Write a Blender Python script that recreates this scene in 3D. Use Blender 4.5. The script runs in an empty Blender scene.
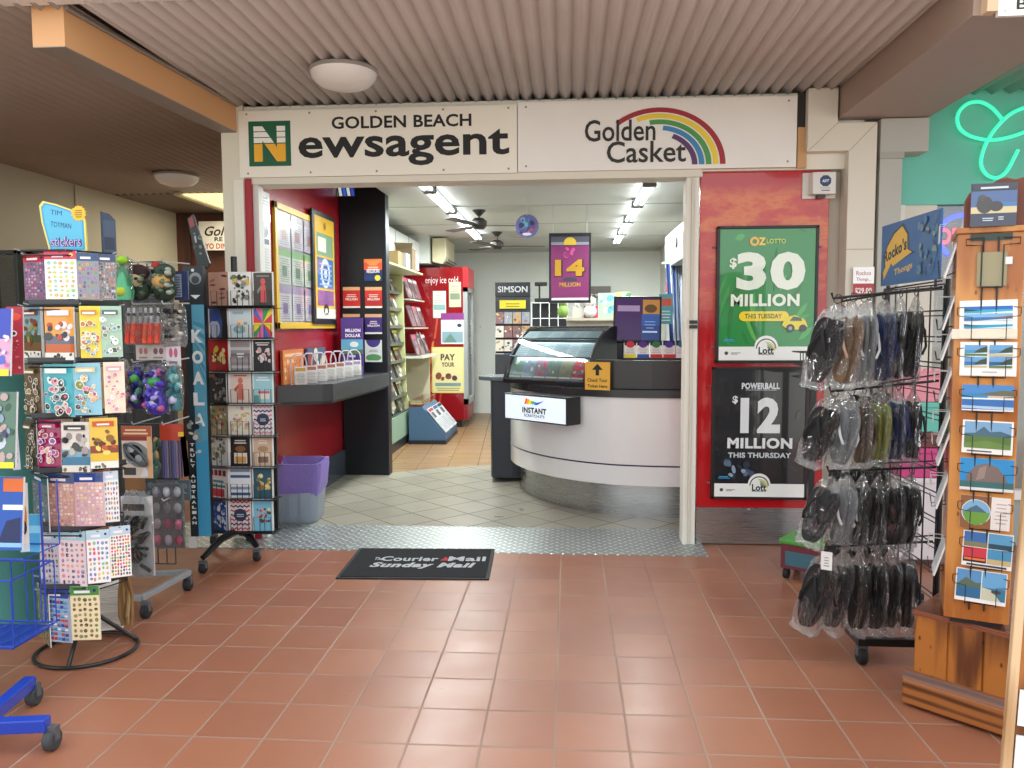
import bpy, math, random
from mathutils import Vector, Matrix
C = bpy.context.scene.collection
sc = bpy.context.scene
# ------------------------------------------------------------------ camera, sky, lights, exposure
F_PX, PITCH, YAW, ROLL, EYE = 778.94, .073563, .0720501, -.00410635, 1.412
cy_, sy_ = math.cos(YAW), math.sin(YAW)
FWD = Vector((-sy_*math.cos(PITCH), cy_*math.cos(PITCH), -math.sin(PITCH)))
_r = Vector((cy_, sy_, 0)); _u = _r.cross(FWD)
RGT = math.cos(ROLL)*_r + math.sin(ROLL)*_u
UPV = -math.sin(ROLL)*_r + math.cos(ROLL)*_u
cam = bpy.data.cameras.new('camera'); co = bpy.data.objects.new('camera', cam); C.objects.link(co)
cam.sensor_width = 36; cam.lens = F_PX/1024*36; cam.clip_start = .02
co.matrix_world = Matrix(((RGT.x, UPV.x, -FWD.x, 0), (RGT.y, UPV.y, -FWD.y, 0), (RGT.z, UPV.z, -FWD.z, EYE), (0, 0, 0, 1)))
sc.camera = co
sc.view_settings.view_transform = 'Standard'; sc.view_settings.look = 'None'
sc.view_settings.gamma = 1; sc.view_settings.use_curve_mapping = False
sc.view_settings.exposure = 0.4
sc.cycles.use_denoising = True
sc.cycles.transparent_max_bounces = 24
sc.cycles.max_bounces = 10
w = bpy.data.worlds.new('sky'); sc.world = w; w.use_nodes = True
bg = w.node_tree.nodes['Background']; bg.inputs[0].default_value = (.93, .97, 1, 1); bg.inputs[1].default_value = 1.55
sl = bpy.data.lights.new('sun', 'SUN'); sl.energy = 3.2; sl.angle = .02; sl.color = (1, .95, .86)
so = bpy.data.objects.new('sun', sl); so.rotation_euler = (math.radians(-38), 0, 0); C.objects.link(so)

def P(px, py, **k):
    """the point of the plane X=, Y= or Z= seen at a pixel of the 1024x768 photograph"""
    d = RGT*((px-512)/F_PX) - UPV*((py-384)/F_PX) + FWD
    a, val = list(k.items())[0]; i = 'XYZ'.index(a)
    o = Vector((0, 0, EYE))
    return o + d*((val-o[i])/d[i])
def lamp(name, loc, rot, sx, sy, e, col=(1, 1, 1)):
    l = bpy.data.lights.new(name, 'AREA'); l.shape = 'RECTANGLE'; l.size = sx; l.size_y = sy; l.energy = e; l.color = col
    o = bpy.data.objects.new(name, l); o.location = loc; o.rotation_euler = rot; C.objects.link(o); return o

# ------------------------------------------------------------------ colours and materials
def lin(c):
    if isinstance(c, str):
        c = c.lstrip('#'); c = c if len(c) == 6 else ''.join(x*2 for x in c); c = tuple(int(c[i:i+2], 16)/255 for i in (0, 2, 4))
    return tuple(x/12.92 if x <= .04045 else ((x+.055)/1.055)**2.4 for x in c[:3]) + (1,)
class NT:
    def __init__(s, name):
        s.m = bpy.data.materials.new(name); s.m.use_nodes = True; s.t = s.m.node_tree; s.n = s.t.nodes; s.b = s.n['Principled BSDF']
    def new(s, typ, **k):
        n = s.n.new(typ)
        for a, b in k.items(): setattr(n, a, b)
        return n
    def link(s, a, b): s.t.links.new(a, b)
    def put(s, sock, v):
        if isinstance(v, bpy.types.NodeSocket): s.link(v, sock)
        else: sock.default_value = v
    def math(s, op, a, b=0.0, c=0.0):
        n = s.new('ShaderNodeMath', operation=op)
        for i, v in enumerate((a, b, c)): s.put(n.inputs[i], v)
        return n.outputs[0]
    def mix(s, fac, a, b, bt='MIX'):
        n = s.new('ShaderNodeMix', data_type='RGBA', blend_type=bt)
        s.put(n.inputs[0], fac); s.put(n.inputs[6], a); s.put(n.inputs[7], b); return n.outputs[2]
    def pos(s):
        n = s.new('ShaderNodeNewGeometry'); x = s.new('ShaderNodeSeparateXYZ'); s.link(n.outputs['Position'], x.inputs[0]); return x.outputs
    def obj(s):
        n = s.new('ShaderNodeTexCoord'); return n.outputs['Object']
    def noise(s, scale, detail=3, vec=None, rough=.5):
        n = s.new('ShaderNodeTexNoise'); n.inputs['Scale'].default_value = scale; n.inputs['Detail'].default_value = detail; n.inputs['Roughness'].default_value = rough
        s.link(vec if vec is not None else s.new('ShaderNodeNewGeometry').outputs['Position'], n.inputs['Vector']); return n.outputs['Fac']
    def bump(s, h, strength, dist=.01):
        n = s.new('ShaderNodeBump'); n.inputs['Strength'].default_value = strength; n.inputs['Distance'].default_value = dist
        s.put(n.inputs['Height'], h); s.link(n.outputs[0], s.b.inputs['Normal'])
    def ramp(s, fac, stops):
        n = s.new('ShaderNodeValToRGB'); s.link(fac, n.inputs[0]); e = n.color_ramp.elements
        while len(e) < len(stops): e.new(.5)
        for i, (p, c) in enumerate(stops): e[i].position = p; e[i].color = lin(c) if isinstance(c, str) else c
        return n.outputs[0]
def surf(name, rough=.5, metal=0, coat=0, var=.06, vscale=8, bump=0, bscale=60, emit=0, rvar=0):
    """surface whose colour is the face colour of the mesh, broken up by noise"""
    t = NT(name); a = t.new('ShaderNodeAttribute', attribute_name='Col')
    n = t.noise(vscale, 4)
    f = t.math('MULTIPLY_ADD', n, 2*var, 1-var)
    v = t.new('ShaderNodeVectorMath', operation='SCALE'); t.link(a.outputs['Color'], v.inputs[0]); t.link(f, v.inputs['Scale'])
    t.link(v.outputs[0], t.b.inputs['Base Color'])
    t.b.inputs['Roughness'].default_value = rough; t.b.inputs['Metallic'].default_value = metal; t.b.inputs['Coat Weight'].default_value = coat
    t.b.inputs['Coat Roughness'].default_value = .04
    if rvar: t.link(t.math('MULTIPLY_ADD', t.noise(vscale*1.7, 4), rvar, rough-rvar/2), t.b.inputs['Roughness'])
    if bump: t.bump(t.noise(bscale, 3), bump)
    if emit:
        t.link(a.outputs['Color'], t.b.inputs['Emission Color']); t.b.inputs['Emission Strength'].default_value = emit
    return t.m
PAINT = surf('painted_surface', .55, var=.05, vscale=3, bump=.03)
MATTE = surf('matte_paper', .6, var=.03)
PRINT = surf('printed_card', .42, var=.03)
GLOSS = surf('glossy_laminate', .12, coat=.3, var=.02)
POSTER = surf('poster_behind_acrylic', .3, coat=1, var=.02)
PLASTIC = surf('moulded_plastic', .35, var=.04)
RUBBER = surf('dark_rubber', .7, var=.1, vscale=30)
METAL = surf('coated_wire', .35, var=.05, vscale=20)
def steel():
    t = NT('brushed_steel'); x, y, z = t.pos(); c = t.new('ShaderNodeCombineXYZ'); t.link(t.math('MULTIPLY', x, .5), c.inputs[0]); t.link(t.math('MULTIPLY', y, .5), c.inputs[1]); t.link(t.math('MULTIPLY', z, 40), c.inputs[2])
    n = t.noise(6, 4, c.outputs[0]); t.link(t.mix(n, lin('#a9aaaa'), lin('#b6b7b7')), t.b.inputs['Base Color']); t.b.inputs['Metallic'].default_value = .9
    t.link(t.math('MULTIPLY_ADD', n, .05, .25), t.b.inputs['Roughness']); return t.m
STEEL = steel()
CLOTH = surf('woven_fabric', .85, var=.08, vscale=40, bump=.2, bscale=300)
FOAM = surf('foam_rubber', .6, var=.15, vscale=25)
CARDB = surf('cardboard', .8, var=.1, vscale=10)
SCREEN = surf('lit_screen', .3, var=.01, emit=.22)
LIGHTBOX = surf('backlit_panel', .3, var=.0, emit=.4)
TUBE = surf('fluorescent_tube', .3, var=0, emit=5.5)
NEON = surf('neon_tube', .3, var=0, emit=.8)
SKYL = surf('translucent_roof_sheet', .5, var=.05, emit=1.0)
FELT = surf('rubber_backed_carpet', .95, var=.15, vscale=200, bump=.4, bscale=400)

def tile_mat(name, ox, oy, s, ang, c1, c2, grout, gw, rough, stain=.15, dirt='#5a3a2c'):
    t = NT(name); x, y, z = t.pos()
    ca, sa = math.cos(ang), math.sin(ang)
    dx = t.math('SUBTRACT', x, ox); dy = t.math('SUBTRACT', y, oy)
    u = t.math('DIVIDE', t.math('ADD', t.math('MULTIPLY', dx, ca), t.math('MULTIPLY', dy, sa)), s)
    v = t.math('DIVIDE', t.math('SUBTRACT', t.math('MULTIPLY', dy, ca), t.math('MULTIPLY', dx, sa)), s)
    def edge(q): return t.math('MINIMUM', t.math('FRACT', q), t.math('SUBTRACT', 1.0, t.math('FRACT', q)))
    e = t.math('MINIMUM', edge(u), edge(v))
    mask = t.new('ShaderNodeMapRange', interpolation_type='SMOOTHSTEP'); t.link(e, mask.inputs[0])
    mask.inputs[1].default_value = gw/s*.4; mask.inputs[2].default_value = gw/s*.75
    cmb = t.new('ShaderNodeCombineXYZ'); t.link(t.math('FLOOR', u), cmb.inputs[0]); t.link(t.math('FLOOR', v), cmb.inputs[1])
    wn = t.new('ShaderNodeTexWhiteNoise'); t.link(cmb.outputs[0], wn.inputs['Vector'])
    col = t.mix(wn.outputs['Value'], lin(c1), lin(c2))
    col = t.mix(t.math('MULTIPLY', t.noise(2.2, 6), stain), col, lin(dirt))
    col = t.mix(t.math('MULTIPLY', t.noise(60, 3), .14), col, lin(c2))
    spots = t.ramp(t.noise(23, 2), [(.0, (0, 0, 0, 1)), (.735, (0, 0, 0, 1)), (.76, (1, 1, 1, 1))])
    col = t.mix(t.math('MULTIPLY', spots, .35), col, lin(dirt))
    gcol = t.mix(t.noise(1.3, 3), lin(grout), lin(dirt))
    t.link(t.mix(mask.outputs[0], gcol, col), t.b.inputs['Base Color'])
    r = t.math('MULTIPLY_ADD', t.noise(5, 4), .25, rough-.1)
    t.link(t.mix(mask.outputs[0], (.8, .8, .8, 1), r), t.b.inputs['Roughness'])
    t.bump(t.math('ADD', mask.outputs[0], t.math('MULTIPLY', t.noise(9, 3), .3)), .35, .003)
    return t.m
def plate_mat():
    t = NT('checker_plate_steel'); x, y, z = t.pos(); p = .048
    a = .70710678
    u = t.math('DIVIDE', t.math('MULTIPLY', t.math('ADD', x, y), a), p); v = t.math('DIVIDE', t.math('MULTIPLY', t.math('SUBTRACT', y, x), a), p)
    par = t.math('MODULO', t.math('ABSOLUTE', t.math('ADD', t.math('FLOOR', u), t.math('FLOOR', v))), 2.0)
    fu = t.math('ABSOLUTE', t.math('SUBTRACT', t.math('FRACT', u), .5)); fv = t.math('ABSOLUTE', t.math('SUBTRACT', t.math('FRACT', v), .5))
    def lug(p_, q_): return t.math('ADD', t.math('POWER', t.math('DIVIDE', p_, .46), 2.0), t.math('POWER', t.math('DIVIDE', q_, .17), 2.0))
    l = t.math('ADD', t.math('MULTIPLY', par, lug(fu, fv)), t.math('MULTIPLY', t.math('SUBTRACT', 1.0, par), lug(fv, fu)))
    h = t.new('ShaderNodeMapRange', interpolation_type='SMOOTHSTEP'); t.link(l, h.inputs[0]); h.inputs[1].default_value = 1.1; h.inputs[2].default_value = .3
    t.link(t.mix(h.outputs[0], lin('#a4a9a9'), lin('#dde1e0')), t.b.inputs['Base Color'])
    t.b.inputs['Metallic'].default_value = .85
    t.link(t.math('MULTIPLY_ADD', t.noise(14, 4), .25, .28), t.b.inputs['Roughness'])
    t.bump(h.outputs[0], 1.0, .004); return t.m
def wood_mat(name, light, dark, knot, rough=.35, axis=2, scale=1.0, coat=.2):
    t = NT(name); o = t.obj(); mp = t.new('ShaderNodeMapping'); t.link(o, mp.inputs[0])
    sc_ = [14*scale]*3; sc_[axis] = 1.1*scale; mp.inputs['Scale'].default_value = sc_
    n = t.noise(1.6, 5, mp.outputs[0], .55)
    wv = t.new('ShaderNodeTexWave', wave_type='RINGS'); t.link(mp.outputs[0], wv.inputs['Vector']); wv.inputs['Scale'].default_value = .55
    wv.inputs['Distortion'].default_value = 5; wv.inputs['Detail'].default_value = 3
    col = t.ramp(t.math('ADD', t.math('MULTIPLY', n, .6), t.math('MULTIPLY', wv.outputs['Fac'], .4)), [(.28, dark), (.52, light), (.8, light), (.95, dark)])
    vo = t.new('ShaderNodeTexVoronoi'); mp2 = t.new('ShaderNodeMapping'); t.link(o, mp2.inputs[0]); s2 = [7.0]*3; s2[axis] = 3.5; mp2.inputs['Scale'].default_value = s2
    t.link(mp2.outputs[0], vo.inputs['Vector'])
    kn = t.ramp(vo.outputs['Distance'], [(.0, (1, 1, 1, 1)), (.1, (.8, .8, .8, 1)), (.2, (0, 0, 0, 1))])
    sp = t.new('ShaderNodeSeparateXYZ'); t.link(vo.outputs['Color'], sp.inputs[0])
    kn = t.math('MULTIPLY', kn, t.math('GREATER_THAN', sp.outputs[0], .62))
    t.link(t.mix(kn, col, lin(knot)), t.b.inputs['Base Color'])
    t.b.inputs['Roughness'].default_value = rough; t.b.inputs['Coat Weight'].default_value = coat
    t.bump(n, .15, .004); return t.m
PINE = wood_mat('varnished_pine', '#ad6a28', '#5e300c', '#2e1404', scale=1.0)
PINE_H = wood_mat('worn_pine_foot', '#a0602a', '#4e280c', '#2a1204', .45, 0, 1.0)
TOWERWOOD = wood_mat('orange_plywood', '#c98a48', '#a3602a', '#7a4518', scale=.8)
def bag_mat(name, tint, dens, rough=.12):
    t = NT(name); tr = t.new('ShaderNodeBsdfTransparent'); tr.inputs[0].default_value = (.96, .97, .97, 1)
    t.b.inputs['Base Color'].default_value = lin(tint); t.b.inputs['Roughness'].default_value = rough
    t.bump(t.noise(45, 5, None, .65), .9, .012)
    fr = t.new('ShaderNodeLayerWeight'); fr.inputs[0].default_value = .35
    ms = t.new('ShaderNodeMixShader'); out = t.n['Material Output']
    fac = t.math('MINIMUM', t.math('MULTIPLY_ADD', fr.outputs['Facing'], .55, dens), 1.0)
    t.link(fac, ms.inputs[0]); t.link(tr.outputs[0], ms.inputs[1]); t.link(t.b.outputs[0], ms.inputs[2]); t.link(ms.outputs[0], out.inputs[0])
    return t.m
def clear_bag():
    t = NT('clear_plastic_bag'); tr = t.new('ShaderNodeBsdfTransparent'); tr.inputs[0].default_value = (.93, .94, .94, 1)
    gl = t.new('ShaderNodeBsdfGlossy'); gl.inputs['Roughness'].default_value = .04; gl.inputs['Color'].default_value = (.95, .97, 1, 1)
    g = t.new('ShaderNodeNewGeometry'); mp = t.new('ShaderNodeMapping'); mp.inputs['Scale'].default_value = (1, 1, .38); t.link(g.outputs['Position'], mp.inputs[0])
    n1 = t.noise(38, 4, mp.outputs[0], .6); rid = t.math('ABSOLUTE', t.math('SUBTRACT', n1, .5)); n2 = t.noise(110, 2)
    bp = t.new('ShaderNodeBump'); bp.inputs['Strength'].default_value = 1; bp.inputs['Distance'].default_value = .05
    t.link(t.math('ADD', t.math('MULTIPLY', rid, -1.6), t.math('MULTIPLY', n2, .22)), bp.inputs['Height']); t.link(bp.outputs[0], gl.inputs['Normal'])
    fr = t.new('ShaderNodeFresnel'); fr.inputs[0].default_value = 1.45; t.link(bp.outputs[0], fr.inputs['Normal'])
    fac = t.math('MINIMUM', t.math('MULTIPLY_ADD', fr.outputs[0], 1.1, .0), .7)
    ms = t.new('ShaderNodeMixShader'); t.link(fac, ms.inputs[0]); t.link(tr.outputs[0], ms.inputs[1]); t.link(gl.outputs[0], ms.inputs[2]); t.link(ms.outputs[0], t.n['Material Output'].inputs[0]); return t.m
BAG = clear_bag()
SACK = bag_mat('thin_purple_liner', '#8a74c4', .8, .35)
def glass_mat(name, dens):
    t = NT(name); tr = t.new('ShaderNodeBsdfTransparent'); gl = t.new('ShaderNodeBsdfGlossy'); gl.inputs['Roughness'].default_value = .03
    fr = t.new('ShaderNodeFresnel'); fr.inputs[0].default_value = 1.5
    ms = t.new('ShaderNodeMixShader'); t.link(t.math('MINIMUM', t.math('ADD', fr.outputs[0], dens), 1.0), ms.inputs[0]); t.link(tr.outputs[0], ms.inputs[1]); t.link(gl.outputs[0], ms.inputs[2])
    t.link(ms.outputs[0], t.n['Material Output'].inputs[0]); return t.m
GLASS = glass_mat('clear_glass', .03)
def flame_mat():
    t = NT('red_laminate_flame_print'); x, y, z = t.pos()
    cmb = t.new('ShaderNodeCombineXYZ'); t.link(t.math('MULTIPLY', x, 2.2), cmb.inputs[0]); t.link(t.math('MULTIPLY', z, 5.5), cmb.inputs[1])
    n = t.noise(1.0, 7, cmb.outputs[0], .62)
    fl = t.ramp(n, [(.38, '#b81a1e'), (.47, '#c8331c'), (.55, '#d9702e'), (.64, '#c8301c')])
    hi = t.new('ShaderNodeMapRange', interpolation_type='SMOOTHSTEP'); t.link(z, hi.inputs[0]); hi.inputs[1].default_value = 1.35; hi.inputs[2].default_value = 1.9
    top = t.new('ShaderNodeMapRange', interpolation_type='SMOOTHSTEP'); t.link(z, top.inputs[0]); top.inputs[1].default_value = 2.32; top.inputs[2].default_value = 2.2
    t.link(t.mix(t.math('MULTIPLY', hi.outputs[0], top.outputs[0]), lin('#b5141c'), fl), t.b.inputs['Base Color'])
    t.b.inputs['Roughness'].default_value = .16; t.b.inputs['Coat Weight'].default_value = .5
    t.bump(t.noise(3, 2), .05, .02); return t.m

# ------------------------------------------------------------------ mesh builder
class MB:
    def __init__(s): s.v = []; s.f = []; s.c = []; s.M = None
    def add(s, vs, fs, col):
        b = len(s.v); c = lin(col) if isinstance(col, str) or len(col) == 3 else col
        if s.M is not None: vs = [s.M @ Vector(p) for p in vs]
        s.v += [tuple(p) for p in vs]; s.f += [tuple(b+i for i in f) for f in fs]; s.c += [c]*len(fs); return s
    def box(s, x0, x1, y0, y1, z0, z1, col):
        return s.add([(x0, y0, z0), (x1, y0, z0), (x1, y1, z0), (x0, y1, z0), (x0, y0, z1), (x1, y0, z1), (x1, y1, z1), (x0, y1, z1)],
                     [(0, 3, 2, 1), (4, 5, 6, 7), (0, 1, 5, 4), (1, 2, 6, 5), (2, 3, 7, 6), (3, 0, 4, 7)], col)
    def prism(s, pts, a0, a1, col, axis='z'):
        """polygon extruded: axis z: (x,y); axis y: (x,z); axis x: (y,z)"""
        ar = sum(pts[i][0]*pts[(i+1) % len(pts)][1]-pts[(i+1) % len(pts)][0]*pts[i][1] for i in range(len(pts)))
        if ar < 0: pts = pts[::-1]
        mk = {'z': lambda p, a: (p[0], p[1], a), 'y': lambda p, a: (p[0], a, p[1]), 'x': lambda p, a: (a, p[0], p[1])}[axis]
        if axis == 'y': a0, a1 = a1, a0
        n = len(pts)
        return s.add([mk(p, a0) for p in pts]+[mk(p, a1) for p in pts],
                     [tuple(range(n-1, -1, -1)), tuple(range(n, 2*n))]+[(i, (i+1) % n, n+(i+1) % n, n+i) for i in range(n)], col)
    def tube(s, pts, r, col, n=6, closed=False, r2=None):
        pts = [Vector(p) for p in pts]; m = len(pts); vs = []; fs = []
        if m < 2: return s
        prev = None
        for i, p in enumerate(pts):
            a = pts[i-1] if (i > 0 or closed) else p; b = pts[(i+1) % m] if (i < m-1 or closed) else p
            d = (b-a).normalized() if (b-a).length > 1e-9 else Vector((0, 0, 1))
            if prev is None: x = d.orthogonal().normalized()
            else:
                x = prev-d*prev.dot(d); x = x.normalized() if x.length > 1e-6 else d.orthogonal().normalized()
            prev = x; y = d.cross(x)
            rr = r if r2 is None else r+(r2-r)*i/(m-1)
            for k in range(n):
                t = 2*math.pi*k/n; vs.append(p+(x*math.cos(t)+y*math.sin(t))*rr)
        for i in range(m if closed else m-1):
            j = (i+1) % m
            for k in range(n): fs.append((i*n+k, i*n+(k+1) % n, j*n+(k+1) % n, j*n+k))
        if not closed: fs += [tuple(range(n-1, -1, -1)), tuple((m-1)*n+k for k in range(n))]
        return s.add(vs, fs, col)
    def lathe(s, prof, c, col, n=24, axis='z'):
        vs = []; fs = []
        for r, z in prof:
            for k in range(n):
                t = 2*math.pi*k/n; x, y = r*math.cos(t), r*math.sin(t)
                vs.append({'z': (c[0]+x, c[1]+y, c[2]+z), 'x': (c[0]+z, c[1]+x, c[2]+y), 'y': (c[0]+y, c[1]+z, c[2]+x)}[axis])
        m = len(prof)
        for i in range(m-1):
            for k in range(n): fs.append((i*n+k, i*n+(k+1) % n, (i+1)*n+(k+1) % n, (i+1)*n+k))
        if prof[0][0] > 1e-6: fs.append(tuple(range(n-1, -1, -1)))
        if prof[-1][0] > 1e-6: fs.append(tuple((m-1)*n+k for k in range(n)))
        return s.add(vs, fs, col)
    def ball(s, c, r, col, n=12, m=8):
        rx, ry, rz = r if hasattr(r, '__len__') else (r, r, r); vs = []; fs = []
        for i in range(m+1):
            a = math.pi*i/m
            for k in range(n):
                t = 2*math.pi*k/n; vs.append((c[0]+rx*math.sin(a)*math.cos(t), c[1]+ry*math.sin(a)*math.sin(t), c[2]-rz*math.cos(a)))
        for i in range(m):
            for k in range(n): fs.append((i*n+k, i*n+(k+1) % n, (i+1)*n+(k+1) % n, (i+1)*n+k))
        return s.add(vs, fs, col)
    def build(s, name, mat, parent=None, smooth=False, bevel=0, loc=None, rot=None, seg=2):
        me = bpy.data.meshes.new(name); me.from_pydata(s.v, [], s.f); me.update()
        a = me.color_attributes.new('Col', 'FLOAT_COLOR', 'CORNER'); buf = []
        for p, c in zip(me.polygons, s.c): buf += list(c)*p.loop_total
        a.data.foreach_set('color', buf)
        if smooth:
            me.polygons.foreach_set('use_smooth', [True]*len(me.polygons)); me.set_sharp_from_angle(angle=math.radians(40))
        me.materials.append(mat); o = bpy.data.objects.new(name, me); C.objects.link(o)
        if parent is not None: o.parent = parent
        if loc is not None: o.location = loc
        if rot is not None: o.rotation_euler = rot
        if bevel:
            b = o.modifiers.new('edge', 'BEVEL'); b.width = bevel; b.segments = seg; b.limit_method = 'ANGLE'; b.harden_normals = False
        return o
_tc = {}
def textgeo(body, bold=0.0, shear=0.0):
    key = (body, bold, shear)
    if key in _tc: return _tc[key]
    cu = bpy.data.curves.new('t', 'FONT'); cu.body = body; cu.size = 1; cu.offset = bold; cu.shear = shear; cu.resolution_u = 3; cu.space_character = 1+max(0, bold-.015)*3.2
    ob = bpy.data.objects.new('t', cu); C.objects.link(ob); bpy.context.view_layer.update()
    me = ob.evaluated_get(bpy.context.evaluated_depsgraph_get()).to_mesh()
    v = [(p.co.x, p.co.y) for p in me.vertices]; f = [tuple(p.vertices) for p in me.polygons]
    ob.to_mesh_clear(); bpy.data.objects.remove(ob); bpy.data.curves.remove(cu)
    xs = [p[0] for p in v] or [0]; ys = [p[1] for p in v] or [0]
    _tc[key] = (v, f, min(xs), max(xs), min(ys), max(ys)); return _tc[key]
class Art(MB):
    """a flat printed sheet: origin at the middle of the bottom edge, front towards -Y, u and v run 0..1"""
    def __init__(s, w, h, col='#ffffff', t=.003, edge=None, lift=.00025):
        super().__init__(); s.w = w; s.h = h; s.k = 0; s.e = lift
        if t: s.box(-w/2, w/2, 0, t, 0, h, edge or col)
        s.rect(0, 0, 1, 1, col)
    def pt(s, u, v): return ((u-.5)*s.w, -s.e*s.k, v*s.h)
    def poly(s, pts, col, up=True):
        if up: s.k += 1
        ar = sum(pts[i][0]*pts[(i+1) % len(pts)][1]-pts[(i+1) % len(pts)][0]*pts[i][1] for i in range(len(pts)))
        if ar < 0: pts = pts[::-1]
        return s.add([s.pt(*p) for p in pts], [tuple(range(len(pts)))], col)
    def rect(s, u0, v0, u1, v1, col, up=True): return s.poly([(u0, v0), (u1, v0), (u1, v1), (u0, v1)], col, up)
    def ell(s, u, v, ru, rv, col, n=16, a=0, up=True):
        return s.poly([(u+(ru*math.cos(t)*math.cos(a)*s.w-rv*math.sin(t)*math.sin(a)*s.h)/s.w, v+(ru*math.cos(t)*math.sin(a)*s.w+rv*math.sin(t)*math.cos(a)*s.h)/s.h) for t in [2*math.pi*i/n for i in range(n)]], col, up)
    def circ(s, u, v, r, col, n=16, up=True): return s.ell(u, v, r, r*s.w/s.h, col, n, 0, up)
    def ring(s, u, v, r0, r1, a0, a1, col, n=24, asp=1.0):
        s.k += 1; vs = []; fs = []
        for i in range(n+1):
            t = a0+(a1-a0)*i/n
            for r in (r0, r1): vs.append(s.pt(u+r*math.cos(t), v+r*asp*math.sin(t)*s.w/s.h))
        for i in range(n): fs.append((2*i, 2*i+1, 2*i+3, 2*i+2) if a1 > a0 else (2*i, 2*i+2, 2*i+3, 2*i+1))
        return s.add(vs, fs, col)
    def text(s, body, u, v, hh, col, wid=None, bold=0.0, shear=0.0, ang=0, al='c', up=True):
        """text whose box is hh tall (fraction of h) with its centre at u,v; wid fits the width (fraction of w)"""
        vs, fs, x0, x1, y0, y1 = textgeo(body, bold, shear)
        if not fs: return s
        if up: s.k += 1
        ky = hh*s.h/(y1-y0); kx = ky if wid is None else wid*s.w/(x1-x0)
        ca, sa = math.cos(ang), math.sin(ang); out = []
        ox = {'c': (x0+x1)/2, 'l': x0, 'r': x1}[al]
        for x, y in vs:
            a = (x-ox)*kx; b = (y-(y0+y1)/2)*ky
            out.append(((u-.5)*s.w+a*ca-b*sa, -s.e*s.k, v*s.h+a*sa+b*ca))
        return s.add(out, fs, col)
    def strokes(s, u0, v0, u1, v1, n, col, rnd, th=.35):
        s.k += 1; dv = (v1-v0)/n
        for i in range(n):
            L = rnd.uniform(.6, 1)*(u1-u0); s.rect(u0+(u1-u0-L)/2, v0+dv*i, u0+(u1-u0+L)/2, v0+dv*(i+th), col, False)
    def scatter(s, n, cols, rnd, box=(.08, .08, .92, .92), r=(.04, .1)):
        for i in range(n):
            s.k += 1; a = rnd.uniform(*r)
            s.ell(rnd.uniform(box[0], box[2]), rnd.uniform(box[1], box[3]), a, a*rnd.uniform(.5, 1.2)*s.w/s.h, rnd.choice(cols), 9, rnd.uniform(0, 3), False)
    def grid(s, nu, nv, cols, rnd, box=(.06, .04, .94, .8), fill=.36):
        s.k += 1; du = (box[2]-box[0])/nu; dv = (box[3]-box[1])/nv
        for i in range(nu):
            for j in range(nv):
                u = box[0]+du*(i+.5+rnd.uniform(-.12, .12)); v = box[1]+dv*(j+.5+rnd.uniform(-.12, .12))
                s.ell(u, v, du*fill*rnd.uniform(.7, 1.15), dv*fill*rnd.uniform(.7, 1.15), rnd.choice(cols), 8, 0, False)
        s.k += 1
        for i in range(nu):
            for j in range(nv):
                u = box[0]+du*(i+.5+rnd.uniform(-.1, .1)); v = box[1]+dv*(j+.5+rnd.uniform(-.1, .1))
                s.ell(u, v, du*fill*.42, dv*fill*.42, rnd.choice(cols), 6, 0, False)

# ------------------------------------------------------------------ things, parts, setting
def tag(o, label, cat, group=None):
    o['label'] = label; o['category'] = cat
    if group: o['group'] = group
    return o
def thing(name, label, cat, loc=(0, 0, 0), rz=0, group=None):
    o = bpy.data.objects.new(name, None); C.objects.link(o); o.location = loc; o.rotation_euler = (0, 0, rz); o.empty_display_size = .1
    return tag(o, label, cat, group)
def struct(o):
    o['kind'] = 'structure'; return o
def dup(o, parent=None):
    c = o.copy(); C.objects.link(c); c.parent = parent
    for ch in list(o.children):
        if ch.name in C.objects: dup(ch, c)
    return c
def fit(px0, px1, py0, py1, Y, yaw=0.0):
    """bottom middle, width and height of an upright sheet of that yaw seen between those pixels, standing at depth Y"""
    m = P((px0+px1)/2, (py0+py1)/2, Y=Y); n = Vector((math.sin(yaw), -math.cos(yaw), 0)); t = Vector((math.cos(yaw), math.sin(yaw), 0))
    o = Vector((0, 0, EYE))
    def hit(px, py):
        d = P(px, py, Y=1.0)-o; return o+d*((m-o).dot(n)/d.dot(n))
    l = (hit(px0, (py0+py1)/2)-m).dot(t); r = (hit(px1, (py0+py1)/2)-m).dot(t)
    tp = hit((px0+px1)/2, py0).z; bt = hit((px0+px1)/2, py1).z
    b = m+t*((l+r)/2); b.z = bt
    return b, r-l, tp-bt
def D(a): return math.radians(a)
def art_on(px0, px1, py0, py1, Y, yaw=0, col='#ffffff', t=.003, edge=None):
    b, w_, h_ = fit(px0, px1, py0, py1, Y, D(yaw)); a = Art(w_, h_, col, t, edge); a.b = b; a.yaw = D(yaw); return a
def place(a, name, mat, parent=None, lean=0):
    return a.build(name, mat, parent, loc=a.b, rot=(D(lean), 0, a.yaw))
def W(o, parent):
    """make o, built in world coordinates, a part of parent without moving it"""
    o.parent = parent
    m = Matrix.Translation(parent.location) @ Matrix.Rotation(parent.rotation_euler.z, 4, 'Z')
    if parent.parent is not None: m = parent.parent_world @ m
    o.matrix_parent_inverse = m.inverted(); return o

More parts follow.
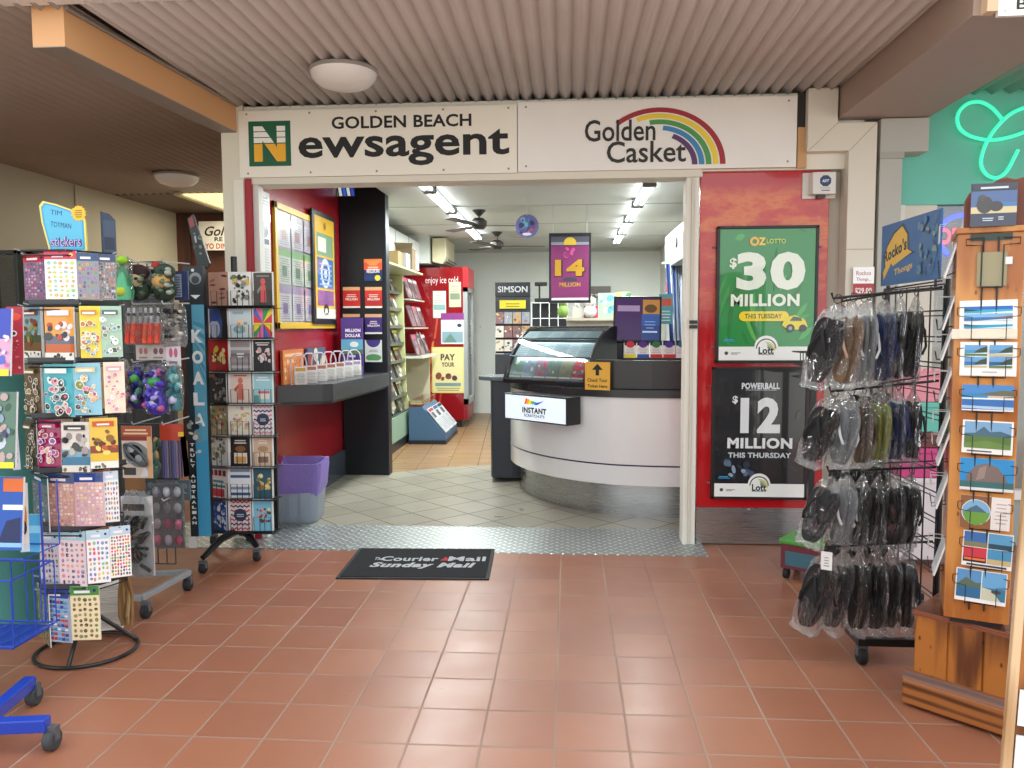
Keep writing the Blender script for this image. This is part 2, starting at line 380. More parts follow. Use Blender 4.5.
# ================================================================== THE SETTING
TILE = .2501; OX, OY = -.5434, 2.5154; FY = 5.055
TERRA = tile_mat('terracotta_floor_tiles', OX, OY, TILE, 0, '#a96e52', '#9a6048', '#b8a08e', .0065, .34, .38, '#6a4636')
GREYT = tile_mat('grey_floor_tiles_diagonal', .1, 5.3, .3, D(45), '#a5a092', '#989385', '#4c4842', .008, .3, .2, '#6f6a60')
BROWNT = tile_mat('tan_floor_tiles', -.9, 7.6, .3, D(4), '#a07e60', '#96744f', '#6e5a48', .008, .3, .25, '#6a5038')
ROOF = '#9b8f8b'
m = MB(); m.box(-8, 8, .4, 14, -.1, 0, '#b07055'); struct(m.build('floor', TERRA))
m = MB(); m.box(-30, 30, -40, .4, -.3, -.01, '#b9b6ae'); m.box(-30, 30, .4, 40, -.3, -.12, '#b9b6ae'); struct(m.build('ground', surf('concrete_pavement', .9, var=.15, vscale=20)))
FLO = .012
m = MB(); m.prism([(-2.2, 5.3), (1.5, 5.3), (1.5, 8.4), (.3, 7.98), (-.69, 7.8), (-1.18, 7.67), (-1.7, 7.32), (-2.2, 7.28)], 0, FLO, '#b9b4a6'); struct(m.build('floor_entrance', GREYT))
m = MB(); m.prism([(-2.6, 7.28), (-1.7, 7.32), (-1.18, 7.67), (-.69, 7.8), (.3, 7.98), (1.5, 8.4), (1.6, 8.4), (1.6, 12.7), (-2.6, 12.7)], .0, FLO, '#b08e70'); struct(m.build('floor_shop', BROWNT))
m = MB(); m.prism([(4.757, 0), (4.763, .005), (5.3, FLO+.004), (5.33, FLO+.004), (5.33, 0)], -2.75, .86, '#aab0b0', 'x'); o = m.build('trim_checker_plate', plate_mat()); struct(o)
# corrugated roof sheets
def corrugated(name, x0, x1, y0, y1, z, pitch, amp, col, mat):
    m = MB(); n = max(4, int(round((x1-x0)/pitch*8))); vs = []; fs = []
    for i in range(n+1):
        x = x0+(x1-x0)*i/n; ph = 2*math.pi*(x-x0)/pitch; zz = z+amp*(math.sin(ph)+.22*math.sin(3*ph)*-1)
        vs += [(x, y0, zz), (x, y1, zz)]
    for i in range(n): fs.append((2*i, 2*i+1, 2*i+3, 2*i+2))
    m.add(vs, fs, col); o = m.build(name, mat, smooth=True)
    s = o.modifiers.new('sheet', 'SOLIDIFY'); s.thickness = .004; s.offset = 1
    return struct(o)
CORR = surf('painted_corrugated_iron', .5, var=.1, vscale=2.5)
RZ = 2.845
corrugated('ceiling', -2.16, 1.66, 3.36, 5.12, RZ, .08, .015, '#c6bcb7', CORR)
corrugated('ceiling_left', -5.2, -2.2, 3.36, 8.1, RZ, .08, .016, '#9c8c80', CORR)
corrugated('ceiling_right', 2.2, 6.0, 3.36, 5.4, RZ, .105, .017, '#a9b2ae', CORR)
m = MB(); m.box(-6, 6, 3.3, 9.8, RZ+.05, RZ+.07, '#8a8078')
struct(m.build('roof', MATTE))
m = MB(); m.box(-5.2, -2.2, 8.1, 9.6, RZ-.02, RZ+.03, '#6f6255'); struct(m.build('ceiling_walkway', MATTE))
m = MB(); m.box(-6, 1.75, 3.3, 3.39, RZ-.012, RZ+.14, '#eceae6'); m.box(1.75, 6, 3.3, 3.37, RZ+.06, RZ+.14, '#eceae6'); struct(m.build('trim_fascia', PAINT))
# awning beams
def beam(x0, x1, y0, y1, z0, z1, col, under, label_edges):
    m = MB(); m.box(x0, x1, y0, y1, z0+.004, z1, col); m.box(x0, x1, y0, y1, z0, z0+.004, under); return struct(m.build('ceiling_beam', PAINT))
m = MB()
for z0, z1, c in ((2.667, RZ+.01, '#d9a472'), (2.663, 2.667, '#8d867f')): m.prism([(-2.387, 3.42), (-2.237, 3.42), (-2.125, 5.0), (-2.24, 5.0)], z0, z1, c)
struct(m.build('ceiling_beam', PAINT))
b = MB(); b.tube([(-2.225, 3.42, RZ-.012), (-2.115, 5.0, RZ-.012)], .012, '#8a8078'); struct(b.build('trim_roof_flashing', PAINT))
beam(1.633, 2.165, 3.38, 5.0, 2.66, RZ+.01, '#a08a7b', '#a3938c', 0)
# left walkway: cream wall, timber end wall
m = MB(); m.box(-4.95, -4.83, 1.8, 9.5, 0, RZ+.05, '#b0a791'); m.box(-4.83, -4.815, 7.42, 7.426, 0, RZ, '#a89e88'); struct(m.build('wall_left', PAINT))
m = MB(); m.box(-4.9, -2.2, 9.45, 9.6, 0, 2.82, '#4c2a1e'); m.box(-4.83, -4.66, 9.42, 9.45, 0, 2.82, '#5a3222'); struct(m.build('wall_walkway_end', wood_mat('dark_timber', '#552c1e', '#3b1d14', '#2a120c', .5)))
# skylight, a translucent roof sheet in the walkway ceiling
m = MB(); m.box(-4.05, -2.45, 8.06, 9.12, RZ-.032, RZ-.022, '#e8d9a4'); m.box(-4.05, -2.45, 8.54, 8.56, RZ-.038, RZ-.03, '#c9b684'); o = m.build('window_skylight', SKYL); struct(o)
m = MB(); m.box(-4.12, -4.05, 8.0, 9.16, RZ-.05, RZ-.02, '#d9cfae'); m.box(-4.12, -2.45, 9.12, 9.17, RZ-.05, RZ-.02, '#d9cfae'); struct(m.build('trim_skylight', PAINT))
lamp('skylight_daylight', (-3.3, 8.55, RZ-.06), (0, 0, 0), 1.5, 1.0, 40, (1, .95, .8))
# shop front
CREAM = '#e6e0d2'
m = MB(); m.box(-2.1, 1.80, 5.0, 5.16, 2.37, 2.83, CREAM)
m.box(-2.1, .83, 4.985, 5.16, 2.335, 2.39, '#dcd6c6'); struct(m.build('wall_header', PAINT))
m = MB(); m.box(-2.23, -2.085, 4.972, 5.2, 0, 2.84, '#ded8c4'); m.box(-2.15, -2.085, 4.952, 4.97, 0, 2.36, '#e9e4d4'); struct(m.build('trim_left_post', PAINT))
m = MB(); m.box(-2.083, -2.042, 4.97, 5.05, 0, 2.37, '#a3202c'); struct(m.build('trim_red_strip', PAINT))
m = MB(); m.box(-2.042, -2.005, 5.0, 5.08, 0, 2.37, '#d3d2cc'); struct(m.build('door_frame_left', PAINT))
m = MB(); m.box(.735, .815, 5.0, 5.13, 0, 2.37, '#e7e2d6'); m.box(.765, .785, 4.985, 5.0, .02, 2.33, '#cfc9bb'); struct(m.build('trim_right_post', PAINT, bevel=.004))
m = MB(); m.box(.762, .81, 4.978, 5.0, 1.425, 1.447, '#2c2a28'); m.box(.762, .81, 4.978, 5.0, 1.395, 1.417, '#2c2a28'); struct(m.build('trim_latch_plates', PLASTIC))
m = MB(); m.box(.826, 1.615, FY-.02, FY+.06, .245, 2.374, '#b0141c'); struct(m.build('wall_red_panel', flame_mat(), bevel=.003))
m = MB(); m.box(.826, 1.62, FY-.03, FY+.06, .01, .245, '#b9bcbc'); m.ball((1.16, FY-.033, .233), .008, '#ffffff'); struct(m.build('baseboard_front', STEEL))
m = MB(); m.box(1.45, 2.3, FY+.06, FY+.2, 0, 2.84, '#d8d2c4')
m.box(1.615, 1.70, FY+.03, FY+.06, 0, 2.5, '#cdc4b4'); struct(m.build('wall_right_of_panel', PAINT))
m = MB(); m.box(1.40, 1.455, FY-.08, FY+.05, 2.375, 2.62, '#c79a68'); m.box(1.40, 1.45, FY-.07, FY+.05, 2.62, 2.84, '#2a2522'); struct(m.build('trim_timber_batten', PAINT))
# boxed-in downpipes
def boxing(pts, y0, y1, col, name): m = MB(); m.prism(pts, y0, y1, col, 'y'); return struct(m.build(name, PAINT, bevel=.004))
boxing([(1.445, 2.84), (1.445, 2.464), (1.69, 2.464), (1.69, 0), (1.855, 0), (1.855, 2.632), (1.622, 2.632), (1.622, 2.84)], 4.93, 5.06, '#dcd5c6', 'trim_downpipe_boxing')
m = MB(); m.add([(1.445, 4.9285, 2.464), (1.448, 4.9285, 2.461), (1.625, 4.9285, 2.630), (1.622, 4.9285, 2.634)], [(0, 1, 2, 3)], '#b5ab9a')
m.add([(1.69, 4.9285, 2.464), (1.694, 4.9285, 2.461), (1.855, 4.9285, 2.629), (1.851, 4.9285, 2.632)], [(0, 1, 2, 3)], '#b5ab9a')
m.box(1.69, 1.855, 4.9275, 4.93, 1.87, 1.876, '#b9ae9c'); struct(m.build('trim_boxing_joints', PAINT))
m = MB(); m.box(1.855, 1.882, 5.0, 5.08, 0, 2.65, '#1d1b1a'); struct(m.build('trim_gap_shade', MATTE))  # near-black strip set into the gap to stand for its shade
boxing([(1.882, 0), (2.015, 0), (2.015, 2.455), (2.165, 2.455), (2.165, 2.655), (1.882, 2.655)], 4.95, 5.1, '#b3b2aa', 'trim_grey_downpipe')
m = MB(); m.box(1.878, 2.02, 4.94, 4.96, 2.415, 2.455, '#a5a49c'); struct(m.build('trim_pipe_collar', PAINT))
# shop next door: teal bulkhead, window
m = MB(); m.box(2.06, 6, 5.1, 5.2, 2.16, 2.86, '#6cc4b0'); struct(m.build('wall_teal', PAINT))
m = MB(); m.box(2.06, 6, 5.12, 5.18, 0, .3, '#9aa09b'); m.box(2.06, 2.10, 5.1, 5.18, .3, 2.16, '#e4e4e0'); m.box(2.06, 6, 5.1, 5.18, .3, .36, '#e4e4e0'); struct(m.build('window_frame_next_door', PAINT))
m = MB(); m.box(2.1, 6, 5.138, 5.144, .36, 2.16, '#ffffff'); struct(m.build('window_pane_next_door', GLASS))
m = MB(); m.box(1.95, 6, 6.4, 6.5, 0, 2.86, '#a9a69a'); struct(m.build('wall_next_door', PAINT))
# shop interior
CZ = 2.64
WX = -2.13
m = MB(); m.box(WX-.07, WX, 5.16, 7.25, FLO, 2.83, '#8c101c'); struct(m.build('wall_alcove_red', surf('dark_red_laminate', .25, var=.03)))
m = MB(); m.box(WX-.1, WX-.07, 5.2, 7.4, 0, 2.83, '#c9bfa8'); struct(m.build('wall_walkway_right', PAINT))
m = MB(); m.box(WX, WX+.02, 5.3, 7.22, FLO, .26, '#3c4550'); struct(m.build('baseboard_alcove', GLOSS))
m = MB(); m.box(-2.12, -1.69, 7.2, 7.34, FLO, 2.83, '#0c1018'); m.box(-1.70, -1.685, 7.19, 7.2, FLO, 2.83, '#182030'); struct(m.build('wall_navy_column', surf('navy_laminate', .4, var=.03)))
m = MB(); m.box(-2.52, -2.42, 7.3, 12.6, 0, CZ+.1, '#d3d8d4'); struct(m.build('wall_shop_left', PAINT))
m = MB(); m.box(-2.6, 1.7, 12.52, 12.62, 0, CZ+.1, '#e9eee9'); m.box(-1.42, -1.40, 12.5, 12.52, 1.4, 1.42, '#c0c4c0'); struct(m.build('wall_back', PAINT))
m = MB(); m.box(1.45, 1.55, 5.2, 12.6, 0, CZ+.1, '#cfd3ce'); struct(m.build('wall_shop_right', PAINT))
m = MB(); m.box(-1.69, 1.6, 5.16, 7.3, CZ, CZ+.06, '#c9ccc8'); m.box(-2.2, -1.69, 5.16, 7.3, 2.8, 2.83, '#22252c'); m.box(-2.6, 1.6, 7.3, 12.62, CZ, CZ+.06, '#c9ccc8')
for y in (8.0, 9.4, 10.8): m.box(-2.6, 1.6, y, y+.03, CZ-.006, CZ, '#b9bcb8')
struct(m.build('ceiling_shop', PAINT))
m = MB(); m.box(-2.44, -2.3, 7.34, 12.5, CZ-.12, CZ, '#b9bdb9'); m.tube([(-2.3, 7.34, CZ-.16), (-2.3, 12.5, CZ-.16)], .02, '#c9ccc8'); struct(m.build('trim_cornice', PAINT))
m = MB(); m.box(.2, 1.45, 12.48, 12.52, 1.55, 1.58, '#b9bdb5'); m.box(-2.4, 1.45, 12.49, 12.52, CZ-.05, CZ, '#c2c6c2'); struct(m.build('trim_back_wall', PAINT))

# ================================================================== SIGNS ON THE SHOP FRONT
SY = 4.965
def sheet(x0, x1, z0, z1, y, col, t=.02, edge=None):
    a = Art(x1-x0, z1-z0, col, t, edge); a.b = Vector(((x0+x1)/2, y, z0)); a.yaw = 0; return a
xa = P(239, 140, Y=SY).x; xm = P(517, 135, Y=SY).x; xb = P(797, 130, Y=SY).x
zt, zb = 2.795, 2.376
t = thing('shop_sign', 'cream shop sign with black lettering and a green N square over the entrance', 'sign', ((xa+xm)/2, SY, zb), 0, 'sign panels over the shop entrance')
wd = xm-xa; hg = zt-zb
a = Art(wd, hg, '#f1ebdc', .03, '#d9d2c2'); 
for u in (.03, .26, .5, .74, .97):
    for v in (.06, .95): a.circ(u, v, .004, '#8b8375', 8)
a.build('panel', PAINT, t)
g = Art(wd, hg, '#f1ebdc', 0); g.v = []; g.f = []; g.c = []; g.k = 6
g.rect(.036, .165, .19, .84, '#0f5a3a'); g.rect(.036, .165, .19, .84, '#0e5c3b')
def clipN(va, vb, col):
    """the part of the N between two heights"""
    u0, v0, u1, v1 = .055, .235, .171, .765; sw = (u1-u0)*.27; g.k += 1
    def diag(v): return u0+.014+(u1-u0-.028)*(v1-v)/(v1-v0)
    g.rect(u0, va, u0+sw, vb, col, False); g.rect(u1-sw, va, u1, vb, col, False); g.k += 1
    hw = .0185
    g.poly([(max(u0, diag(va)-hw), va), (min(u1, diag(va)+hw), va), (min(u1, diag(vb)+hw), vb), (max(u0, diag(vb)-hw), vb)], col, False)
clipN(.235, .5, '#f2b22a')
for i in range(3): clipN(.515+.087*i, .59+.087*i, '#f4f2ea')
g.build('logo', PAINT, t)['label'] = 'green square with white and yellow N'
g = Art(wd, hg, '#fff', 0); g.v = []; g.f = []; g.c = []; g.k = 6
g.text('GOLDEN BEACH', .59, .79, .185, '#15130f', .50, bold=.024); g.text('ewsagent', .595, .395, .52, '#0f0d0b', .755, bold=.022)
g.build('lettering', PAINT, t)
t = thing('shop_sign', 'cream shop sign with a five coloured rainbow arc over the entrance', 'sign', ((xm+xb)/2+.002, SY, zb+.004), 0, 'sign panels over the shop entrance')
wd = xb-xm-.006; hg = zt-zb+.008
a = Art(wd, hg, '#efebe4', .03, '#d9d2c2')
for u in (.03, .97):
    for v in (.08, .93): a.circ(u, v, .004, '#8b8375', 8)
a.build('panel', PAINT, t)
g = Art(wd, hg, '#fff', 0); g.v = []; g.f = []; g.c = []; g.k = 6
for i, (c, a0) in enumerate((('#a52a35', 130), ('#f0d23a', 112), ('#4f9a50', 100), ('#3f88bd', 84), ('#5c3a68', 67))):
    g.ring(.51, .06, .221-.025*i, .241-.025*i, 0, D(a0), c, 30, asp=.85)
g.build('rainbow', PAINT, t)['label'] = 'rainbow of five arcs'
g = Art(wd, hg, '#fff', 0); g.v = []; g.f = []; g.c = []; g.k = 16
g.text('Golden', .372, .565, .31, '#2b2826', .255, bold=.012); g.text('Casket', .467, .255, .31, '#2b2826', .285, bold=.012)
g.build('lettering', PAINT, t)

# awning lights
def oyster(x, y, r, label):
    t = thing('oyster_light', label, 'light', (x, y, RZ-.02), 0, 'round lights under the awning')
    m = MB(); m.lathe([(r, 0), (r*1.02, -.012), (r*.98, -.02), (r*.5, -.02)], (0, 0, 0), '#9a938d', 32); m.build('trim_ring', METAL, t, True)
    m = MB(); m.lathe([(r*.97, -.018), (r*.93, -.045), (r*.75, -.078), (r*.45, -.098), (0, -.105)], (0, 0, 0), '#e9e4e0', 32); m.build('diffuser', surf('opal_glass', .3, var=.01), t, True)
    m = MB(); m.box(-.02, .02, -r*.2, .02, -.005, .02, '#a59c92'); m.build('mounting_bracket', METAL, t)
oyster(-1.235, 4.33, .186, 'round white dome light under the corrugated awning')
oyster(-3.62, 7.1, .2, 'round dome light on the brown walkway ceiling beside the skylight')
# red panel things: two lottery posters and an alarm box
PY = FY-.02
def poster(px0, px1, py0, py1, label, col):
    x0 = P(px0, 300, Y=PY-.02).x; x1 = P(px1, 300, Y=PY-.02).x; z1 = P((px0+px1)/2, py0, Y=PY-.02).z; z0 = P((px0+px1)/2, py1, Y=PY-.02).z
    t = thing('poster_case', label, 'poster', ((x0+x1)/2, PY-.025, z0), 0, 'lottery posters on the red panel')
    w_, h_ = x1-x0, z1-z0; m = MB(); f = .018
    for q in ((-w_/2, -w_/2+f, 0, h_), (w_/2-f, w_/2, 0, h_), (-w_/2, w_/2, 0, f), (-w_/2, w_/2, h_-f, h_)): m.box(q[0], q[1], -.012, .025, q[2], q[3], '#17191b')
    m.build('frame', PLASTIC, t, bevel=.003)
    for sx in (-1, 1):
        for zz in (.12, .85): m = MB(); m.tube([(sx*(w_/2+.004), -.004, h_*zz), (sx*(w_/2+.02), .02, h_*zz)], .006, '#8f9090'); m.build('clip', STEEL, t)
    a = Art(w_-2*f, h_-2*f, col, .01); a.root = t; a.fr = f; return a
def footer(a, rnd):
    a.rect(0, 0, 1, .105, '#eceeea'); a.ring(.5, .1, 0, .125, 0, math.pi, '#eceeea', asp=1); a.ring(.5, .09, .095, .108, 0, math.pi, '#3a4a30')
    for i, c in enumerate(('#d9c23a', '#8fae4a', '#4d7a48', '#2f2f2f')): a.ring(.5, .075, .085-.017*i, .097-.017*i, 0, D(95-8*i), c)
    a.text('Lott', .5, .075, .055, '#16181a', .16, bold=.03); a.rect(.42, .043, .58, .047, '#555'); a.circ(.08, .055, .02, '#444'); a.rect(.13, .055, .23, .06, '#777'); a.rect(.13, .045, .2, .05, '#777')
    a.rect(.04, .145, .17, .15, '#3aa0d8'); a.rect(.05, .155, .15, .163, '#3aa0d8')
rnd = random.Random(4)
a = poster(716, 817, 226, 363, 'green lottery poster reading $30 MILLION THIS TUESDAY on the red panel', '#1f8a3c')
for i in range(26):
    u = rnd.uniform(0, 1); v = rnd.uniform(.15, 1); L = rnd.uniform(.1, .35)
    a.k += 1; an = math.atan2(v-.55, u-.45)+rnd.uniform(-.2, .2)+1.3
    pts = [(u+L*math.cos(an)*q-.02*math.sin(an)*math.sin(math.pi*q)*z, v+L*math.sin(an)*q+.03*math.cos(an)*math.sin(math.pi*q)*z) for q, z in ((0, 0), (.3, 1), (.7, 1), (1, 0), (.7, -1), (.3, -1))]
    pts = [(min(1, max(0, p)), min(1, max(.12, q))) for p, q in pts]; a.poly(pts, rnd.choice(('#1c7a36', '#2f9a45', '#47a84e', '#257f3f', '#5fb04e')), False)
a.ring(.36, .905, .024, .05, 0, 2*math.pi, '#e8b83a'); a.text('Z', .44, .905, .06, '#f3cf3a', .075, bold=.05); a.text('LOTTO', .585, .905, .035, '#cfe05a', .2, bold=.02)
a.text('$', .14, .74, .085, '#e9f2dc', .075, bold=.03); a.text('30', .535, .68, .29, '#e9f2e2', .72, bold=.05); a.text('MILLION', .48, .46, .095, '#eaf3e0', .72, bold=.045)
a.rect(.26, .30, .68, .375, '#f2d422'); a.circ(.26, .3375, .052, '#f2d422'); a.circ(.68, .3375, .052, '#f2d422'); a.text('THIS TUESDAY', .465, .338, .036, '#1d5a2c', .39, bold=.02)
a.poly([(.66, .27), (.7, .33), (.8, .345), (.9, .31), (.93, .26), (.9, .235), (.72, .235)], '#e8d21e'); a.poly([(.74, .3), (.78, .335), (.86, .325), (.87, .3)], '#3f5a40'); a.circ(.75, .245, .045, '#1d2a20'); a.circ(.88, .245, .04, '#1d2a20'); a.circ(.75, .245, .02, '#9aa59a')
footer(a, rnd); a.build('print', POSTER, a.root, loc=(0, -.004, a.fr))
a = poster(713.5, 810.5, 367, 499, 'black lottery poster reading $12 MILLION THIS THURSDAY on the red panel', '#14161c')
for i in range(30):
    a.k += 1; u = rnd.uniform(.02, .98); v = rnd.uniform(.12, .95); r = rnd.uniform(.02, .06); a.ell(u, v, r, r*.3, rnd.choice(('#1b1f28', '#20242c', '#191c22', '#262b34')), 9, rnd.uniform(0, 3), False)
a.text('POWERBALL', .5, .875, .05, '#d9dce2', .42, bold=.05); a.strokes(.33, .84, .68, .855, 1, '#9aa0a8', rnd, .5)
a.text('$', .22, .765, .065, '#dfe3e6', .06, bold=.03); a.text('12', .5, .645, .28, '#dfe3e4', .44, bold=.05); a.text('MILLION', .5, .425, .085, '#dfe3e4', .72, bold=.045); a.text('THIS THURSDAY', .5, .33, .042, '#cfd6dc', .70, bold=.03)
for i in range(14): a.k += 1; a.ell(.25+rnd.uniform(-.18, .18), .22+rnd.uniform(-.06, .08), rnd.uniform(.02, .06), rnd.uniform(.01, .03), rnd.choice(('#5c7188', '#40526a', '#2a3444', '#8ba0b4')), 8, rnd.uniform(0, 3), False)
footer(a, rnd); a.build('print', POSTER, a.root, loc=(0, -.004, a.fr))
b_, w_, h_ = fit(802, 835, 173, 199, FY-.02)
t = thing('alarm_box', 'white alarm box with dark blue octagon badge on red panel corner', 'alarm', b_)
m = MB(); m.box(-w_/2, w_/2, -.01, .0, 0, h_, '#d8d4cc'); m.build('back_plate', PLASTIC, t, bevel=.003)
m = MB(); m.prism([(-w_/2+.03, 0), (w_/2-.012, 0), (w_/2-.016, -.07), (-w_/2+.045, -.07)], h_*.12, h_*.96, '#dedbd4'); m.build('cover', PLASTIC, t, bevel=.005)
a = Art(w_*.6, h_*.8, '#dedbd4', 0); oc = [(.5+.3*math.cos(D(22.5+45*i)), .6+.3*math.sin(D(22.5+45*i))*a.w/a.h) for i in range(8)]; a.poly(oc, '#20426a'); a.text('ADT', .5, .6, .13, '#e8ecf0', .36, bold=.04, shear=.3); a.text('Security', .5, .26, .07, '#20426a', .5); a.rect(.3, .12, .72, .17, '#6a7686')
a.build('badge', PRINT, t, loc=(.02, -.0705, h_*.14))
m = MB(); m.box(-.02, .03, -.045, -.01, 0, h_*.14, '#26282c'); m.build('sensor', PLASTIC, t)
a = art_on(853, 874, 267, 297, 4.9); a.rect(0, .0, 1, .45, '#b03a40'); a.text('Rockos', .5, .8, .14, '#9a3a3c', .7); a.text('Thongs...', .5, .58, .14, '#9a3a3c', .7); a.text('$29.00', .5, .2, .22, '#f0e4e0', .8, bold=.03)
tag(place(a, 'price_sign', PRINT), 'small white and red price sign on the white boxing beside the red panel', 'sign')
# walkway sign
a = art_on(199, 262, 221, 250, 9.3, 0, '#e6e0d2', .03)
a.text('Golden', .40, .66, .34, '#1c1a18', .62, bold=.02, shear=.35); a.text('RE', .31, .38, .15, '#1c1a18', .13, bold=.03); a.text('YO DINE', .29, .14, .19, '#b23a2c', .40, bold=.03)
t = tag(place(a, 'restaurant_sign', PAINT), 'white sign with italic black and red lettering at the far end of the walkway', 'sign')
m = MB(); z0 = a.h; m.box(-.01, .01, 0, .01, z0, 2.80-a.b.z, '#4a3a30'); m.build('hanger', METAL, t)
# neon
def neon(pts, closed=False):
    v = [P(x, y, Y=5.06) for x, y in pts]; out = []
    for i in range(len(v)-1):
        p0, p1, p2, p3 = v[max(0, i-1)], v[i], v[i+1], v[min(len(v)-1, i+2)]
        for k in range(6):
            s = k/6; out.append(.5*((2*p1)+(p2-p0)*s+(2*p0-5*p1+4*p2-p3)*s*s+(3*p1-p0-3*p2+p3)*s**3))
    return out+[v[-1]]
t = thing('neon_sign', 'mint green neon script on the teal wall next door', 'neon sign', P(990, 178, Y=5.09))
for pts in ([(1002, 119), (992, 108), (980, 102), (967, 104), (958, 114), (959, 127), (970, 136), (990, 140), (1010, 137), (1030, 130)], [(1030, 106), (1012, 113), (996, 128), (985, 146), (981, 163), (986, 174), (996, 178), (1006, 172), (1014, 158), (1018, 150)]):
    m = MB(); m.tube(neon(pts), .011, '#3fe0b0', 8); W(m.build('tube', NEON, smooth=True), t)
m = MB()
for p in ((958, 114), (990, 140), (985, 146), (996, 178)): q = P(*p, Y=5.06); m = MB(); m.tube([q, q+Vector((0, .045, 0))], .006, '#d5d5d5'); W(m.build('standoff', PLASTIC), t)
t = thing('open_sign', 'blue and pink lit OPEN sign in the window next door', 'sign', P(958, 268, Y=5.162))
a = art_on(934, 985, 204, 268, 5.162, 0, '#6d7480', .018); a.k += 1
a.ring(.5, .5, .38, .48, 0, 2*math.pi, '#3a50e0', 32, 1.0); W(place(a, 'board', PLASTIC), t)
g = Art(a.w, a.h, '#fff', 0); g.v = []; g.f = []; g.c = []; g.k = 8; g.ring(.5, .5, .36, .46, D(-60), D(240), '#2f55ff', 30); g.text('OPEN', .5, .5, .26, '#ff4a78', .86, bold=.04)
W(g.build('lit_lettering', NEON, loc=a.b-Vector((0, .002, 0))), t)
# stock in the window next door
for nm, q, col, lab in (('storage_box', (897, 946, 371, 402), '#d98a97', 'pink box on the stack behind the black grid'), ('storage_box', (897, 960, 402, 432), '#5fb8a8', 'teal box below the pink box behind the black grid'), ('storage_box', (900, 960, 432, 448), '#6e2f30', 'maroon box in the stack behind the black grid'), ('storage_box', (900, 956, 448, 478), '#c23a7c', 'magenta box in the stack behind the black grid'), ('storage_box', (900, 956, 478, 560), '#d6cfd2', 'pale grey box lowest behind the black grid')):
    b_, w_, h_ = fit(*q, 4.62); m = MB(); m.box(-w_/2, w_/2, 0, .25, 0, h_-.01, col); m.box(-w_/2-.006, w_/2+.006, -.006, .256, h_-.035, h_-.002, col)
    if q[2] == 371:
        for k in range(7): m.ball((-w_/2+.03+k*.05, .03, h_-.002), (.028, .02, .02), '#e6a3ad', 8, 6)
    tag(m.build(nm, PLASTIC, loc=b_, bevel=.006), lab, 'box', 'boxes behind the black grid')
# ================================================================== SHOP INTERIOR
rnd = random.Random(11)
# fluorescent tubes, two rows of twin fittings
def fitting(x, y0, y1, label):
    t = thing('fluorescent_light', label, 'light', (x, (y0+y1)/2, CZ), 0, 'fluorescent lights on the shop ceiling')
    m = MB(); m.box(-.03, .03, y0-(y0+y1)/2, y1-(y0+y1)/2, -.03, 0, '#d8dcd8'); m.build('batten', PAINT, t)
    for sx in (-1, 1):
        m = MB(); L = (y1-y0)/2; m.tube([(sx*.03, -L+.05, -.06), (sx*.03, L-.05, -.06)], .015, '#f4fbff', 8); m.build('tube', TUBE, t, True)
    for sy in (-1, 1):
        m = MB(); m.box(-.055, .055, sy*(L-.025)-.025, sy*(L-.025)+.025, -.08, -.01, '#6d736f'); m.build('end_cap', PLASTIC, t, bevel=.006)
xl = P(450, 210, Z=CZ-.05).x; ys = [5.5, 6.75, 8.0, 9.25, 10.5]
for i, nm in enumerate(('nearest the shop entrance in the left row', 'second from the entrance in the left row', 'third from the entrance in the left row beside the fans', 'farthest from the entrance in the left row')):
    fitting(xl, ys[i], ys[i+1]-.05, 'lit twin fluorescent light '+nm)
xr = P(626, 225, Z=CZ-.05).x
for i, nm in enumerate(('nearest the entrance in the right row', 'second from the entrance in the right row', 'third from the entrance in the right row', 'farthest from the entrance in the right row')):
    fitting(xr, 6.6+1.15*i, 6.6+1.15*(i+1)-.05, 'lit twin fluorescent light '+nm)
lamp('area_lamp_left_row', (xl, 8.0, CZ-.11), (0, 0, 0), .15, 4.8, 105, (.93, 1, .97))
lamp('area_lamp_right_row', (xr, 8.8, CZ-.11), (0, 0, 0), .15, 4.4, 105, (.93, 1, .97))
# ceiling fans
def fan(px, py, Y, a0, label):
    p = P(px, py, Y=Y); t = thing('ceiling_fan', label, 'fan', (p.x, Y, p.z), D(a0), 'ceiling fans')
    h = CZ-p.z; m = MB(); m.tube([(0, 0, .04), (0, 0, h)], .014, '#6c6c66', 8); m.build('downrod', METAL, t)
    m = MB(); m.lathe([(.02, h-.06), (.07, h-.01), (.07, h)], (0, 0, 0), '#3b3a36', 16); m.build('canopy', METAL, t, True)
    m = MB(); m.lathe([(0, -.06), (.055, -.055), (.085, -.02), (.085, .03), (.05, .06), (0, .06)], (0, 0, 0), '#33302c', 20); m.build('motor', METAL, t, True)
    for k in range(3):
        a = 2*math.pi*k/3; m = MB(); m.M = Matrix.Rotation(a, 4, 'Z')
        m.add([(.07, -.02, -.02), (.2, -.045, -.02), (.62, -.05, -.018), (.64, .05, -.006), (.2, .04, -.006), (.07, .02, -.012)], [(0, 1, 2, 3, 4, 5)], '#3d3a36')
        o = m.build('blade', PLASTIC, t); s = o.modifiers.new('t', 'SOLIDIFY'); s.thickness = .006
fan(479, 224, 8.3, 8, 'dark ceiling fan nearer the entrance beside the left light row')
fan(497, 245, 10.2, 8, 'dark ceiling fan farther back in the shop')
